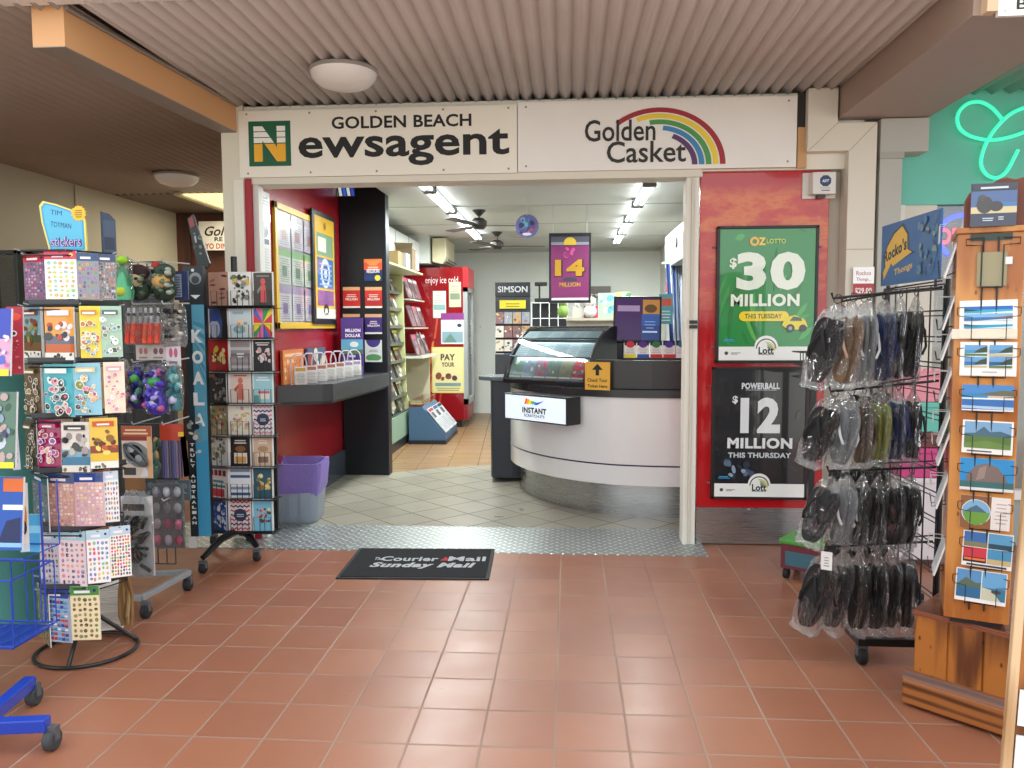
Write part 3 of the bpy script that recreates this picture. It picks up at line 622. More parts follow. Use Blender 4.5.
# hanging disc, 14 million banner
p = P(527, 226, Y=7.4)
t = thing('hanging_mobile', 'round colourful hanging disc under the shop ceiling left of the pink banner', 'hanging sign', (p.x, 7.4, p.z))
m = MB(); m.tube([(0, 0, .1), (0, 0, CZ-p.z)], .003, '#c8c8c8', 5); m.build('string', METAL, t)
a = Art(.22, .22, '#5a4a7a', 0); a.v = []; a.f = []; a.c = []; a.prism([(.11*math.cos(2*math.pi*i/28), .11*math.sin(2*math.pi*i/28)+.11) for i in range(28)], 0, .006, '#6b6ea8', 'y'); a.k = 2
a.scatter(40, ['#8a4f8a', '#4a78b4', '#c86a6a', '#5a4a9a', '#7ab0c8', '#2f3a6a'], rnd, (.22, .22, .78, .78), (.04, .12)); a.ell(.5, .15, .2, .06, '#e3dfe6')
a.build('disc', PRINT, t, loc=(0, 0, -.11))
a = art_on(549, 591, 233, 303, 8.0, 0, '#17141c', .012)
t = thing('hanging_banner', 'black framed magenta banner with yellow 14 hanging over the counter', 'banner', a.b)
a.rect(.05, .04, .95, .82, '#7a2860'); a.rect(.05, .83, .95, .95, '#4a4a58'); a.rect(.05, .83, .95, .87, '#8a8a98'); a.ring(.5, .85, 0, .15, 0, math.pi, '#d2b33a'); a.rect(.35, .83, .65, .85, '#d2b33a')
a.text('14', .5, .5, .25, '#2a1722', .74, bold=.09); a.text('14', .49, .505, .235, '#b5871c', .7, bold=.05); a.text('MILLION', .5, .265, .06, '#b98a2c', .5, bold=.03); a.scatter(6, ['#c24a8a', '#8a2f6c'], rnd, (.4, .68, .6, .8), (.04, .07)); a.ell(.5, .34, .17, .03, '#3a3a4a'); a.rect(.06, .04, .94, .075, '#d8d2d8')
W(place(a, 'print', PRINT), t)
for sx in (-1, 1): m = MB(); m.tube([(a.b.x+sx*a.w*.4, 8.0, a.b.z+a.h), (a.b.x+sx*a.w*.4, 8.0, CZ)], .003, '#c8c8c8', 5); W(m.build('string', METAL), t)
# ---- alcove on the left
def on_left(y0, y1, z0, z1, col, x=WX, t=.02, edge=None):
    """a sheet on the alcove wall, facing into the shop; u runs from far to near"""
    a = Art(y1-y0, z1-z0, col, t, edge); a.b = Vector((x, (y0+y1)/2, z0)); a.yaw = D(90); return a
ya = P(273, 260, X=WX).y; yb = P(333, 270, X=WX).y; z1 = P(273, 201, X=WX).z; z0 = P(273, 329, X=WX).z
a = on_left(ya, yb, z0, z1, '#c9a227', WX+.024, .024)
t = thing('notice_board', 'yellow framed board of printed lottery results on the red wall', 'notice board', a.b, D(90)); 
fr = .05
inn = lambda u0, v0, u1, v1, c: a.rect(u0, v0, u1, v1, c)
m = MB(); w_, h_ = a.w, a.h
m.box(-w_/2, w_/2, 0, .024, 0, fr, '#c9a227'); m.box(-w_/2, w_/2, 0, .024, h_-fr, h_, '#c9a227'); m.box(-w_/2, -w_/2+fr, 0, .024, 0, h_, '#c9a227'); m.box(w_/2-fr, w_/2, 0, .024, 0, h_, '#c9a227'); m.build('frame', PLASTIC, t, bevel=.004)
b = Art(w_-2*fr, h_-2*fr, '#85808c', .008)  # sheets greyed, the reflection on the acrylic put into their colour
for i in range(3):
    for j in range(3):
        u = .01+i*.205; v = .012+j*.335; b.rect(u, v, u+.195, v+.315, ('#aaa6ae', '#a2aaa2', '#a6a0ac')[j]); b.rect(u, v+.25, u+.195, v+.315, ('#8a7a98', '#6a9460', '#998a94')[j]); b.k += 1
        b.strokes(u+.02, v+.02, u+.175, v+.24, 11, '#74717a', rnd, .35); b.rect(u+.06, v+.07, u+.13, v+.16, ('#6a5a84', '#4a6a52', '#8a5a5a')[j])
b.build('results_sheets', POSTER, t, loc=(0, .012, fr))
yp0 = P(308, 260, X=WX).y; a2 = on_left(yp0, yb-.06, P(332, 324, X=WX).z, P(332, 219, X=WX).z, '#17171b', WX+.05, .03)
t = thing('poster_case', 'narrow black framed yellow lottery poster on the right end of the yellow board', 'poster', a2.b, D(90), 'posters in the alcove')
w_, h_ = a2.w, a2.h; m = MB(); m.box(-w_/2, w_/2, .006, .03, 0, h_, '#17171b'); m.build('frame', PLASTIC, t, bevel=.004)
b = Art(w_-.09, h_-.09, '#dcae2c', .004); b.rect(.08, .62, .92, .84, '#7d9a7c'); b.rect(.15, .66, .55, .8, '#d8dccc'); b.rect(.08, .3, .92, .6, '#3f6aa8'); b.circ(.5, .45, .24, '#cfd6e0'); b.circ(.5, .45, .16, '#3a5a94'); b.circ(.5, .45, .08, '#cfd6e0'); b.rect(.08, .13, .92, .28, '#7a5a94'); b.rect(0, 0, 1, .1, '#e6e4dc'); b.ring(.5, .06, .08, .14, 0, math.pi, '#23262a'); b.text('Lott', .5, .05, .03, '#111', .2, bold=.03); b.circ(.5, .92, .06, '#8a6a1c')
for i in range(5): b.rect(.18, .33+.05*i, .82, .345+.05*i, '#9ab4d8')
b.build('print', POSTER, t, loc=(0, .004, .045))
a = on_left(P(258, 260, X=WX).y, P(270, 260, X=WX).y, 1.45, P(264, 192, X=WX).z, '#d4d2d4', WX+.008, .006)
a.strokes(.1, .88, .9, .97, 4, '#50525c', rnd, .4); a.ell(.5, .7, .3, .05, '#3a4a72'); a.rect(.15, .6, .85, .64, '#3a4a72'); a.strokes(.12, .05, .88, .58, 26, '#a9a8b0', rnd, .3); a.rect(.2, .78, .5, .85, '#c89a5a')
tag(place(a, 'notice_sheet', POSTER), 'tall white printed notice strip on the red wall left of the yellow board', 'notice')
# shelf: red wall counter with dark top
SZ = P(332, 384, X=-1.83).z
SZ = .988
pts = [(WX, 5.62), (-1.85, 5.62), (-1.80, 5.70), (-1.685, 7.2), (WX, 7.2)]
q = P(332, 384, Z=SZ); q0 = P(275, 384, Z=SZ); q1 = P(388, 374, Z=SZ)
pts = [(WX, 5.55), (q.x-.06, q.y-.04), (q.x, q.y+.02), (-1.68, 7.2), (WX, 7.2)]
t = thing('shelf_counter', 'dark grey angled writing counter fixed to the red alcove wall', 'counter', (WX+.2, 6.6, 0))
m = MB(); m.prism(pts, SZ-.13, SZ, '#34363b'); W(m.build('worktop', surf('dark_laminate', .25, var=.04), bevel=.004), t)
m = MB(); m.prism([(p[0]-.02 if p[0] > WX+.01 else p[0], p[1]+(.03 if p[1] < 7 else 0)) for p in pts], SZ-.15, SZ-.125, '#1d1f24'); W(m.build('underside', PLASTIC), t)
# acrylic coupon holders in a row along the shelf
hx = [283, 290, 297, 304, 311, 318, 325]
for i, (px, nm) in enumerate(zip(hx, ('leftmost in the row on the writing counter', 'second from left on the writing counter', 'third from left on the writing counter', 'fourth from left on the writing counter', 'fifth from left on the writing counter', 'sixth from left on the writing counter', 'rightmost in the row on the writing counter'))):
    y = 5.66+.18*i
    xc = -2.0+.02*i
    t = thing('coupon_holder', 'clear arched coupon holder with white slips, '+nm, 'coupon holder', (xc, y, SZ), D(35), 'coupon holders on the writing counter')
    m = MB(); pr = [(-.06, 0), (.06, 0), (.06, .16), (.05, .2), (.022, .225), (-.022, .225), (-.05, .2), (-.06, .16)]; m.tube([(p_[0], 0, p_[1]) for p_ in pr], .006, '#c9c3d2', 6, True); m.build('arched_back', PLASTIC, t)
    m = MB(); m.box(-.05, .05, -.07, -.066, 0, .08, '#ffffff'); m.build('front_pane', GLASS, t)
    a = Art(.09, .13, '#e4e2dd', .03); a.rect(.08, .75, .92, .95, rnd.choice(('#9a8ab0', '#b06a5a', '#6a8ab0', '#c8a23a'))); a.strokes(.12, .1, .88, .7, 7, '#a9a7a6', rnd, .35); a.build('slips', PRINT, t, loc=(0, -.05, .003))
b_ = P(278, 384, Z=SZ)
a = on_left(P(279, 360, X=WX).y, P(300, 360, X=WX).y, SZ, P(285, 350, X=WX).z, '#c2703a', WX+.03, .02); a.strokes(.05, .8, .95, .95, 1, '#e0b080', rnd, .6); a.grid(8, 3, ['#d89a6a', '#a8562a', '#e0c09a'], rnd, (.03, .05, .97, .75))
tag(place(a, 'display_board', PRINT), 'orange patterned board standing on the writing counter behind the holders', 'display board')
a = on_left(P(304, 360, X=WX).y, P(322, 360, X=WX).y, SZ, P(312, 348, X=WX).z, '#3f5070', WX+.03, .02); a.scatter(18, ['#c8b89a', '#8a3a3a', '#26344e', '#d9d9d2'], rnd, r=(.05, .14))
tag(place(a, 'display_board', PRINT), 'blue patterned board standing on the writing counter beside the navy column', 'display board')
# purple million dollar display stand
b_, w_, h_ = fit(340, 361, 318, 372, 6.9)
t = thing('counter_display', 'purple cardboard counter display with sky blue band beside the navy column', 'display', (b_.x, 6.95, SZ), D(12))
h_ = P(350, 318, Y=6.95).z-SZ; m = MB(); m.box(-w_/2, w_/2, 0, .12, 0, h_, '#4a2a7c'); m.build('box', CARDB, t, bevel=.004)
a = Art(w_, h_, '#4a2a7c', 0); a.rect(0, .44, 1, .62, '#5fa8c8'); a.rect(0, .36, 1, .44, '#4f7a4a'); a.ell(.6, .53, .2, .05, '#dfe8e6'); a.text('MILLION', .55, .22, .07, '#eee8f4', .7, bold=.04); a.text('DOLLAR', .55, .12, .07, '#eee8f4', .7, bold=.04); a.text('MILLION', .55, .78, .06, '#eee8f4', .7, bold=.04); a.text('DOLLAR', .55, .69, .06, '#eee8f4', .7, bold=.04); a.rect(.35, .3, .65, .34, '#cdbfe0')
a.build('print', PRINT, t, loc=(0, -.001, 0))
# leaflets in holders on the navy column
lf = [((364, 382, 259, 281), '#d8542c', '#20305c', 'orange topped leaflet, highest on the navy column'), ((343, 360, 287, 308), '#c42f2c', '#c42f2c', 'red leaflet in the left column of the navy column'), ((365, 382, 287, 308), '#c8362c', '#b42a2a', 'red leaflet below the orange one on the navy column'),
      ((343, 360, 314, 334), '#3a2a6c', '#3a2a6c', 'purple leaflet above the purple counter display'), ((365, 382, 314, 334), '#44307c', '#3a2a6c', 'purple leaflet below the red one at the edge of the navy column'), ((365, 382, 340, 362), '#e2e4e0', '#5a9a5c', 'white and green leaflet, lowest on the navy column')]
for q_, c0, c1, lab in lf:
    a = art_on(*q_, 7.185, 0, c1, .008)
    a.rect(0, .5, 1, 1, c0); a.rect(0, .84, 1, 1, '#d8a878' if c0[1] in 'c4' or c0 == '#3a2a6c' else '#e0783c'); a.text('MILLION', .5, .42, .11, '#f0e6e0', .7, bold=.03); a.strokes(.2, .52, .8, .7, 2, '#f0dcd0', rnd, .4); a.rect(0, 0, 1, .09, '#e8e4dc')
    if 'lowest' in lab: a.rect(0, .0, 1, 1, '#e2e4e0'); a.ring(.5, 1, 0, .42, D(180), D(360), '#4a3a84'); a.ell(.5, .2, .46, .16, '#5a9a5c'); a.rect(0, 0, 1, .07, '#e2e4e0'); a.strokes(.15, .45, .85, .6, 2, '#8a8f96', rnd, .4)
    if 'highest' in lab: a.poly([(.1, .9), (.9, .9), (.7, .7), (.3, .7)], '#f08a4c'); a.text('MILLION', .5, .5, .1, '#dfe6f0', .7, bold=.03); a.rect(0, 0, 1, .25, '#22386c'); a.circ(.75, .14, .16, '#e2d03a')
    tag(place(a, 'leaflet', PRINT), lab, 'leaflet', 'leaflets on the navy column')
# lit lotto sign in the bulkhead
m = MB(); m.box(WX, -1.69, 6.87, 7.2, 2.74, 2.8, '#12141c'); struct(m.build('trim_bulkhead', MATTE))
t = thing('light_box', 'lit striped green and blue light box at the top of the alcove', 'light box', P(343, 196, Y=7.178))
a = art_on(330, 354, 178, 196, 7.178, 0, '#20264a', .02)
for i, c in enumerate(('#3f9a4a', '#e6eef0', '#3a70d0', '#e6eef0', '#3a58c8')): a.poly([(.1+.17*i, 1), (.22+.17*i, 1), (.22+.17*i+.12, 0), (.1+.17*i+.12, 0)], c)
W(place(a, 'face', LIGHTBOX), t)
# bin with purple liner
bb = P(300, 521, Z=FLO); t = thing('waste_bin', 'grey plastic waste bin with a purple liner under the writing counter', 'bin', (-1.965, 5.50, FLO), D(5))
bh = .43
m = MB(); w0, w1 = .15, .185; d0, d1 = .13, .165
def rring(w_, d_, z, r=.05, n=4):
    o = []
    for cx, cy, a0 in ((w_-r, d_-r, 0), (-w_+r, d_-r, 90), (-w_+r, -d_+r, 180), (w_-r, -d_+r, 270)):
        for k in range(n+1): a = D(a0+90*k/n); o.append((cx+r*math.cos(a), cy+r*math.sin(a), z))
    return o
def loft(m, rings, col, cap=True):
    n = len(rings[0]); vs = [p for r_ in rings for p in r_]; fs = []
    for i in range(len(rings)-1):
        for k in range(n): fs.append((i*n+k, i*n+(k+1) % n, (i+1)*n+(k+1) % n, (i+1)*n+k))
    if cap: fs.append(tuple(range(n-1, -1, -1)))
    m.add(vs, fs, col)
loft(m, [rring(w0, d0, 0), rring(w0+.01, d0+.01, .02), rring(w1, d1, bh-.02), rring(w1-.008, d1-.008, bh-.02), rring(w0, d0, .03)], '#8f9aa8')
m.build('body', PLASTIC, t, True)
for sx in (-.04, .04): m = MB(); m.box(sx-.012, sx+.012, -d1+.012, -d0+.0, .02, bh-.15, '#7f8a98'); m.build('rib', PLASTIC, t)
m = MB(); rg = []
r5 = random.Random(5)
for z, k in ((bh-.22, .006), (bh-.17, .014), (bh-.1, .016), (bh-.03, .014), (bh+.005, .012), (bh+.008, -.005), (bh-.06, -.03)):
    f = z/bh; base = rring(w0+(w1-w0)*f+k, d0+(d1-d0)*f+k, z, n=8); rg.append([(p[0]*(1+r5.uniform(-.02, .02)), p[1]*(1+r5.uniform(-.02, .02)), p[2]+r5.uniform(-.02, .012)*(1 if z < bh-.15 else .4)) for p in base])
loft(m, rg, '#7a68b8', False); m.build('liner', SACK, t, True)
# ---- curved service counter
body = [(.90, 5.58), (.6, 5.595), (.3, 5.66), (.02, 5.82), (-.22, 6.06), (-.4, 6.36), (-.49, 6.66), (-.51, 6.9)]
def smooth_line(pts, k=6):
    v = [Vector((*p, 0)) for p in pts]; out = []
    for i in range(len(v)-1):
        p0, p1, p2, p3 = v[max(0, i-1)], v[i], v[i+1], v[min(len(v)-1, i+2)]
        for j in range(k):
            s = j/k; q_ = .5*((2*p1)+(p2-p0)*s+(2*p0-5*p1+4*p2-p3)*s*s+(3*p1-p0-3*p2+p3)*s**3); out.append((q_.x, q_.y))
    return out+[pts[-1]]
line = smooth_line(body)
def off(pts, d):
    o = []
    for i, p in enumerate(pts):
        a = pts[max(0, i-1)]; b = pts[min(len(pts)-1, i+1)]; dx, dy = b[0]-a[0], b[1]-a[1]; L = math.hypot(dx, dy); o.append((p[0]-dy/L*d*-1*-1, p[1]+dx/L*d*-1*-1))
    return o
def slab(d, z0, z1, col, back=((.0, 7.2), (.95, 6.6))): m = MB(); m.prism([(.95, 5.58+d*0+(line[0][1]-5.58)-0)] and off(line, d)+list(back), z0, z1, col); return m
t = thing('service_counter', 'white curved service counter with black top and steel kickboard', 'counter', (.3, 6.3, FLO))
bk = [(-.1, 6.95), (.5, 6.3), (.9, 6.2)]
W(slab(-.09, FLO, .26, '#b9b7b2', bk).build('kickboard', STEEL, smooth=True), t)
W(slab(0, .26, .40, '#e9e7e6', bk).build('lower_panel', GLOSS, smooth=True), t)
W(slab(-.006, .40, .412, '#1f2a44', bk).build('stripe', PLASTIC, smooth=True), t)
W(slab(0, .412, .90, '#e9e7e6', bk).build('front_panel', GLOSS, smooth=True), t)
W(slab(.02, .90, .955, '#2b2b2e', bk).build('worktop', surf('black_laminate', .25, var=.04), smooth=True), t)
m = MB(); m.prism([(.90, 5.63), (.6, 5.645), (.33, 5.70), (.2, 5.77), (.22, 5.9), (.9, 5.8)], .955, 1.165, '#2f2d2f'); W(m.build('upstand', PLASTIC, bevel=.004), t)
m = MB(); m.prism([(-.50, 6.92), (-.68, 6.92), (-.70, 7.0), (-.70, 7.6), (-.3, 7.6), (-.1, 6.97), (-.3, 6.95)], .05, .93, '#1c222e'); W(m.build('side_cabinet', PLASTIC, bevel=.006), t)
m = MB(); cx, cy = -.62, 7.1; m.prism([(cx+.2*math.cos(D(a)), cy+.2*math.sin(D(a))) for a in range(90, 300, 15)]+[(-.42, 6.85), (-.42, 7.5), (-.58, 7.5)], .93, .965, '#5a6268'); W(m.build('end_shelf', surf('grey_laminate', .25, var=.04), bevel=.004), t)
# light box on the counter
phi = D(-42); pr_ = P(567, 413, Y=5.60); 
LBH = .19; LBW = .66
t = thing('light_box', 'backlit white INSTANT scratch ticket sign in a black box on the counter front', 'light box', (pr_.x-math.cos(phi)*LBW/2, pr_.y-math.sin(phi)*LBW/2, .693), phi)
m = MB(); m.box(-LBW/2, LBW/2, .004, .15, 0, .205, '#17181c'); m.build('case', PLASTIC, t, bevel=.004)
a = Art(LBW-.025, .183, '#dfeaf5', 0); 
for i, c in enumerate(('#e2603a', '#f0a030', '#e8d02a', '#4aa84a', '#2a9ac0', '#3a68c0')): a.poly([(.33+.035*i, .66+.02*i), (.37+.035*i, .66), (.40+.04*i, .84-.02*i), (.36+.035*i, .94-.04*i)], c)
a.poly([(.5, .66), (.54, .66), (.66, .84), (.62, .82), (.53, .74)], '#2a58b0'); a.text('INSTANT', .5, .42, .24, '#16181c', .40, bold=.04); a.text('SCRATCH-ITS', .5, .2, .12, '#16181c', .34, bold=.02)
a.build('lit_face', LIGHTBOX, t, loc=(0, 0, .011))
# ticket display case
ph2 = D(-35); b0 = Vector((.115, 5.86, .957)); CW = .776
t = thing('display_case', 'curved glass scratch ticket display case with black sides on the counter', 'display case', (b0.x-math.cos(ph2)*CW/2, b0.y-math.sin(ph2)*CW/2, .957), ph2)
CD, CH = .40, .455
arc = [(CD-CD*math.cos(D(a))**.9 if False else CD*(1-math.cos(D(a)))*1.0, .03+(CH-.03)*math.sin(D(a))**.92) for a in range(0, 91, 10)]
arc = [(.0, .03), (.03, .12), (.075, .2), (.13, .275), (.2, .35), (.29, .42), (.38, .455)]
for sx in (-1, 1):
    m = MB(); m.prism([(0, 0)]+arc+[(.46, .455), (.46, 0)], sx*CW/2-.012, sx*CW/2+.012, '#141518', 'x'); m.build('side_panel', PLASTIC, t, bevel=.003)
m = MB(); m.box(-CW/2, CW/2, 0, .46, 0, .03, '#15161a'); m.box(-CW/2, CW/2, .44, .46, .03, .455, '#202226'); m.build('base', PLASTIC, t)
m = MB(); vs = []; fs = []
for y, z in arc: vs += [(-CW/2+.012, y, z), (CW/2-.012, y, z)]
for i in range(len(arc)-1): fs.append((2*i, 2*i+1, 2*i+3, 2*i+2))
m.add(vs, fs, '#ffffff'); o = m.build('curved_glass', GLASS, t, True)
for (y, z) in ((.085, .215), (.21, .36), (.37, .45)): m = MB(); m.tube([(-CW/2, y-.004, z), (CW/2, y-.004, z)], .006, '#22252a'); m.build('glazing_bar', METAL, t)
cols = ['#5a7a6c', '#6a7c8a', '#7a6270', '#5a7068', '#7c7c62', '#b03a48']
for k, (y, z, hh, ln) in enumerate(((.035, .035, .19, 24), (.115, .215, .15, 42), (.22, .355, .12, 60))):
    a = Art(CW-.03, hh, ('#6a767e', '#9ab4bc', '#a6c0c6')[k], .004)  # upper trays pale blue, reflections on the glass painted into their colour
    for i in range(6):
        u = .01+i*.166
        if k == 0:
            a.rect(u, .08, u+.15, .9, cols[i]); a.scatter(5, [cols[(i+j) % 6] for j in range(1, 4)]+['#a8b0a8'], rnd, (u+.02, .15, u+.13, .82), (.008, .03)); a.rect(u, .08, u+.15, .14, '#c8ccc8')
        else: a.rect(u, .05, u+.155, .95, ('#b5cad0', '#a0b8c0')[i % 2]); a.strokes(u+.02, .1, u+.14, .8, 5, '#8aa4b0', rnd, .3)
    a.build('ticket_tray', PRINT, t, loc=(0, y, z), rot=(D(-ln), 0, 0))
for y, z, e in ((.098, .206, .8), (.222, .352, .6), (.36, .44, .5)):
    lm = lamp('case_fill', (0, y, z), (D(12), 0, 0), .66, .02, e, (.85, .97, 1)); lm.parent = t  # unseen lamps added along the glazing bars to brighten the tickets
# check your ticket here
a = art_on(585, 610, 362, 390, 5.66, -24, '#e2a838', .003); a.rect(.01, .01, .99, .99, '#e8b03e'); a.poly([(.43, .52), (.57, .52), (.57, .72), (.72, .72), (.5, .94), (.28, .72), (.43, .72)], '#181410'); a.text('Check Your', .5, .35, .13, '#2a2010', .8, bold=.02); a.text('Ticket Here', .5, .14, .11, '#2a2010', .8, bold=.02)
tag(place(a, 'check_sign', PRINT), 'yellow sign with black arrow on the black counter upstand', 'sign')
# customer screen
bq, w_, h_ = fit(613, 661, 295, 342, 6.25, 0)
t = thing('customer_screen', 'tilted customer screen with a purple and blue picture on the counter', 'screen', (bq.x, 6.25, .957), D(-4))
m = MB(); m.box(-w_/2+.01, -w_/2+.08, .03, .12, 0, bq.z-.957+h_*.6, '#181a20'); m.box(-w_/2+.005, w_/2-.05, -.05, .2, 0, .03, '#181a20'); m.build('stand', PLASTIC, t, bevel=.006)
m = MB(); m.box(-w_/2, w_/2, 0, .05, 0, h_, '#15161c'); m.M = None; o = m.build('bezel', PLASTIC, t, bevel=.006, loc=(0, -.04, bq.z-.957), rot=(D(-12), D(1), 0))
a = Art(w_-.03, h_-.03, '#3c1c58', 0); a.rect(.6, .35, 1, .62, '#2454a0'); a.rect(.6, 0, 1, .35, '#1d3f80'); a.rect(.62, .62, 1, .96, '#b8823c'); a.ell(.8, .75, .14, .1, '#5a4420'); a.rect(.05, .68, .55, .82, '#a08ab0'); a.rect(.62, .18, .95, .22, '#b8d0f0'); a.strokes(.65, .28, .92, .5, 3, '#7aa0d8', rnd, .3)
o2 = a.build('picture', SCREEN, t, loc=(0, -.0405, bq.z-.957+.015), rot=(D(-12), D(1), 0))
# ticket rack on the counter
bq, w_, h_ = fit(624, 690, 341, 362, 5.72, D(-4))
t = thing('ticket_rack', 'low rack of red white and purple lottery coupons on the counter upstand', 'ticket rack', (bq.x, 5.74, 1.167), D(-4))
m = MB(); m.box(-w_/2, w_/2, .0, .14, 0, .012, '#1a1c24'); m.prism([(0, 0), (.1, .15), (.14, .15), (.14, 0)], -w_/2-.008, -w_/2, '#17181c', 'x'); m.build('tray', PLASTIC, t)
for i, c in enumerate(('#c23a3e', '#5a3a8a', '#3a7a4a', '#4a3a9a', '#2a6a8a')):
    a = Art(w_/5-.008, .15, '#e8e4e4', .02); a.rect(0, .72, 1, 1, '#2c2348'); a.ell(.5, .78, .36, .2, c); a.rect(0, 0, 1, .22, ('#e0d23a', '#2f5aa8', '#c8383c', '#c8383c', '#e6e4e4')[i]); a.strokes(.1, .28, .9, .6, 3, '#a8a4ac', rnd, .35)
    a.build('coupon_stack', PRINT, t, loc=(-w_/2+w_/5*(i+.5), .02, .01), rot=(D(-32), 0, 0))
# ---- things at the back of the shop
def wire_grid(m, x0, x1, z0, z1, nx, nz, y, r, col):
    for i in range(nx+1): x = x0+(x1-x0)*i/nx; m.tube([(x, y, z0), (x, y, z1)], r, col, 5)
    for j in range(nz+1): z = z0+(z1-z0)*j/nz; m.tube([(x0, y, z), (x1, y, z)], r, col, 5)
def base_at(px, py, Y): return P(px, py, Y=Y)
bq, w_, h_ = fit(495, 530, 282, 400, 11.3)
t = thing('card_stand', 'tall stand of cards with a black header and yellow ticket beside the back wall', 'display stand', (bq.x, 11.3, FLO))
m = MB(); m.box(-w_/2, w_/2, 0, .25, 0, 1.0, '#3a3c42'); zt_ = P(512, 282, Y=11.3).z-FLO; m.box(-w_/2, w_/2, .1, .14, 1.0, zt_, '#2a2c34'); m.build('body', PLASTIC, t)
a = Art(w_, .2, '#14161c', .02); a.text('SIMSON', .5, .5, .45, '#d8dce4', .85, bold=.02); a.build('header', PRINT, t, loc=(0, .07, zt_-.2))
a = Art(w_*.75, .12, '#e8d42a', .01); a.strokes(.1, .2, .9, .8, 2, '#8a7a1a', rnd, .4); a.build('yellow_ticket', PRINT, t, loc=(0, .06, zt_-.38))
for j in range(5):
    for i in range(4):
        a = Art(w_/4-.01, .17, rnd.choice(('#8a8f9a', '#b08a5a', '#3f6a9a', '#d0c8b8', '#7a4a4a')), .01); a.scatter(6, ['#d8d4c8', '#2a3a5a', '#a85a3a', '#c8b04a', '#5a8ac0'], rnd, r=(.08, .2))
        a.build('card', PRINT, t, loc=(-w_/2+w_/4*(i+.5), .04-.01*j, zt_-.6-.2*j), rot=(D(-10), 0, 0))
bq, w_, h_ = fit(532, 567, 302, 400, 10.2)
t = thing('wire_cube_display', 'white wire cube display behind the counter with black backing', 'wire display', (bq.x, 10.2, FLO))
zt_ = P(550, 303, Y=10.2).z-FLO
m = MB(); wire_grid(m, -w_/2, w_/2, zt_-1.0, zt_, 4, 5, -.1, .006, '#dfe3e3'); m.build('front_grid', METAL, t)
m = MB(); m.box(-w_/2, w_/2, .12, .16, 0, zt_, '#17181c'); m.box(-w_/2, w_/2, -.09, .12, 0, zt_-1.0, '#2a2a2e'); m.build('backing', PLASTIC, t)
t = thing('card_terminal', 'small black payment terminal on a pole above the wire cubes', 'terminal', (bq.x-.07, 10.2, FLO+zt_))
m = MB(); m.box(-.12, .12, -.1, .12, 0, .06, '#15161a'); m.build('base', PLASTIC, t, bevel=.01)
m = MB(); m.tube([(-.06, 0, .06), (-.06, 0, .24)], .012, '#15161a'); m.build('pole', PLASTIC, t)
m = MB(); m.box(-.12, .04, -.03, .03, .22, .27, '#15161a'); m.build('head', PLASTIC, t, bevel=.008)
# small stock on the shelf behind the counter
m = MB(); z = P(600, 318, Y=9.6).z; m.box(P(566, 320, Y=9.6).x, P(640, 320, Y=9.6).x, 9.5, 9.9, z-.03, z, '#b0a898'); m.box(-.02, .9, 9.6, 9.85, FLO, z-.03, '#a8a298'); tag(m.build('back_bench', PLASTIC), 'pale bench along the back behind the counter', 'bench')
zb_ = z
for q_, c, nm, lab, cat in (((556, 570, 291, 313), '#7a9a4a', 'soft_toy', 'green soft toy hung below the pink banner', 'toy'), ((584, 598, 302, 318), '#b02a5c', 'gift_bag', 'crimson gift bag on the back bench', 'gift bag'), ((572, 582, 304, 318), '#c8c0b8', 'gift_bag', 'pale gift bag on the back bench', 'gift bag'), ((598, 616, 293, 318), '#9ac0a0', 'picture_pack', 'pale green picture pack standing on the back bench', 'picture pack'), ((616, 630, 292, 318), '#c8c86a', 'picture_pack', 'yellow picture pack standing on the back bench', 'picture pack')):
    b_, w_, h_ = fit(*q_, 9.58)
    b_.z = zb_ if cat != 'toy' else b_.z
    m = MB()
    if cat == 'toy':
        b_.y = 9.52; m.ball((0, 0, h_*.3), (w_*.4, .1, h_*.3), c, 12, 8); m.ball((0, 0, h_*.75), (w_*.3, .09, h_*.22), '#8aa85a', 12, 8); m.ball((w_*.2, 0, h_*.95), (w_*.1, .04, h_*.1), c, 8, 6); m.ball((-w_*.2, 0, h_*.95), (w_*.1, .04, h_*.1), c, 8, 6); b_.z = zb_
    elif cat == 'gift bag': m.box(-w_/2, w_/2, 0, .12, 0, h_*.75, c); m.tube([(-w_*.25, 0, h_*.75), (-w_*.15, 0, h_), (w_*.15, 0, h_), (w_*.25, 0, h_*.75)], .01, '#d8c8c8')
    else: a = Art(w_, h_, c, .03); a.scatter(12, ['#e6ece6', '#5a9ab0', '#d8b04a', '#4a8a5a'], rnd, r=(.08, .2)); m = a
    tag(m.build(nm, PRINT if cat != 'toy' else CLOTH, loc=b_, smooth=cat == 'toy'), lab, cat)
t = thing('soft_toy', 'small white and black soft toy on the back bench', 'toy', P(590, 318, Y=9.55)); t.location.z = zb_; t.location.y = 9.55
m = MB(); m.ball((0, 0, .08), (.08, .07, .08), '#d8d4d0'); m.ball((0, -.02, .2), (.07, .06, .06), '#e6e2de'); m.build('body', CLOTH, t, True)
for sx in (-1, 1): m = MB(); m.ball((sx*.05, -.02, .26), (.025, .015, .03), '#3a3434', 8, 6); m.build('ear', CLOTH, t, True)
bq, w_, h_ = fit(592, 612, 285, 293, 11.8); m = MB(); m.box(-w_/2, w_/2, 0, .3, 0, h_, '#4a3f36'); m.box(-w_/2-.06, w_/2+.06, -.03, .34, -.03, 0, '#b8b4a8'); 
tag(m.build('wall_shelf', PLASTIC, loc=(bq.x, 12.16, bq.z)), 'dark box shelf on the back wall right of the pink banner', 'shelf')
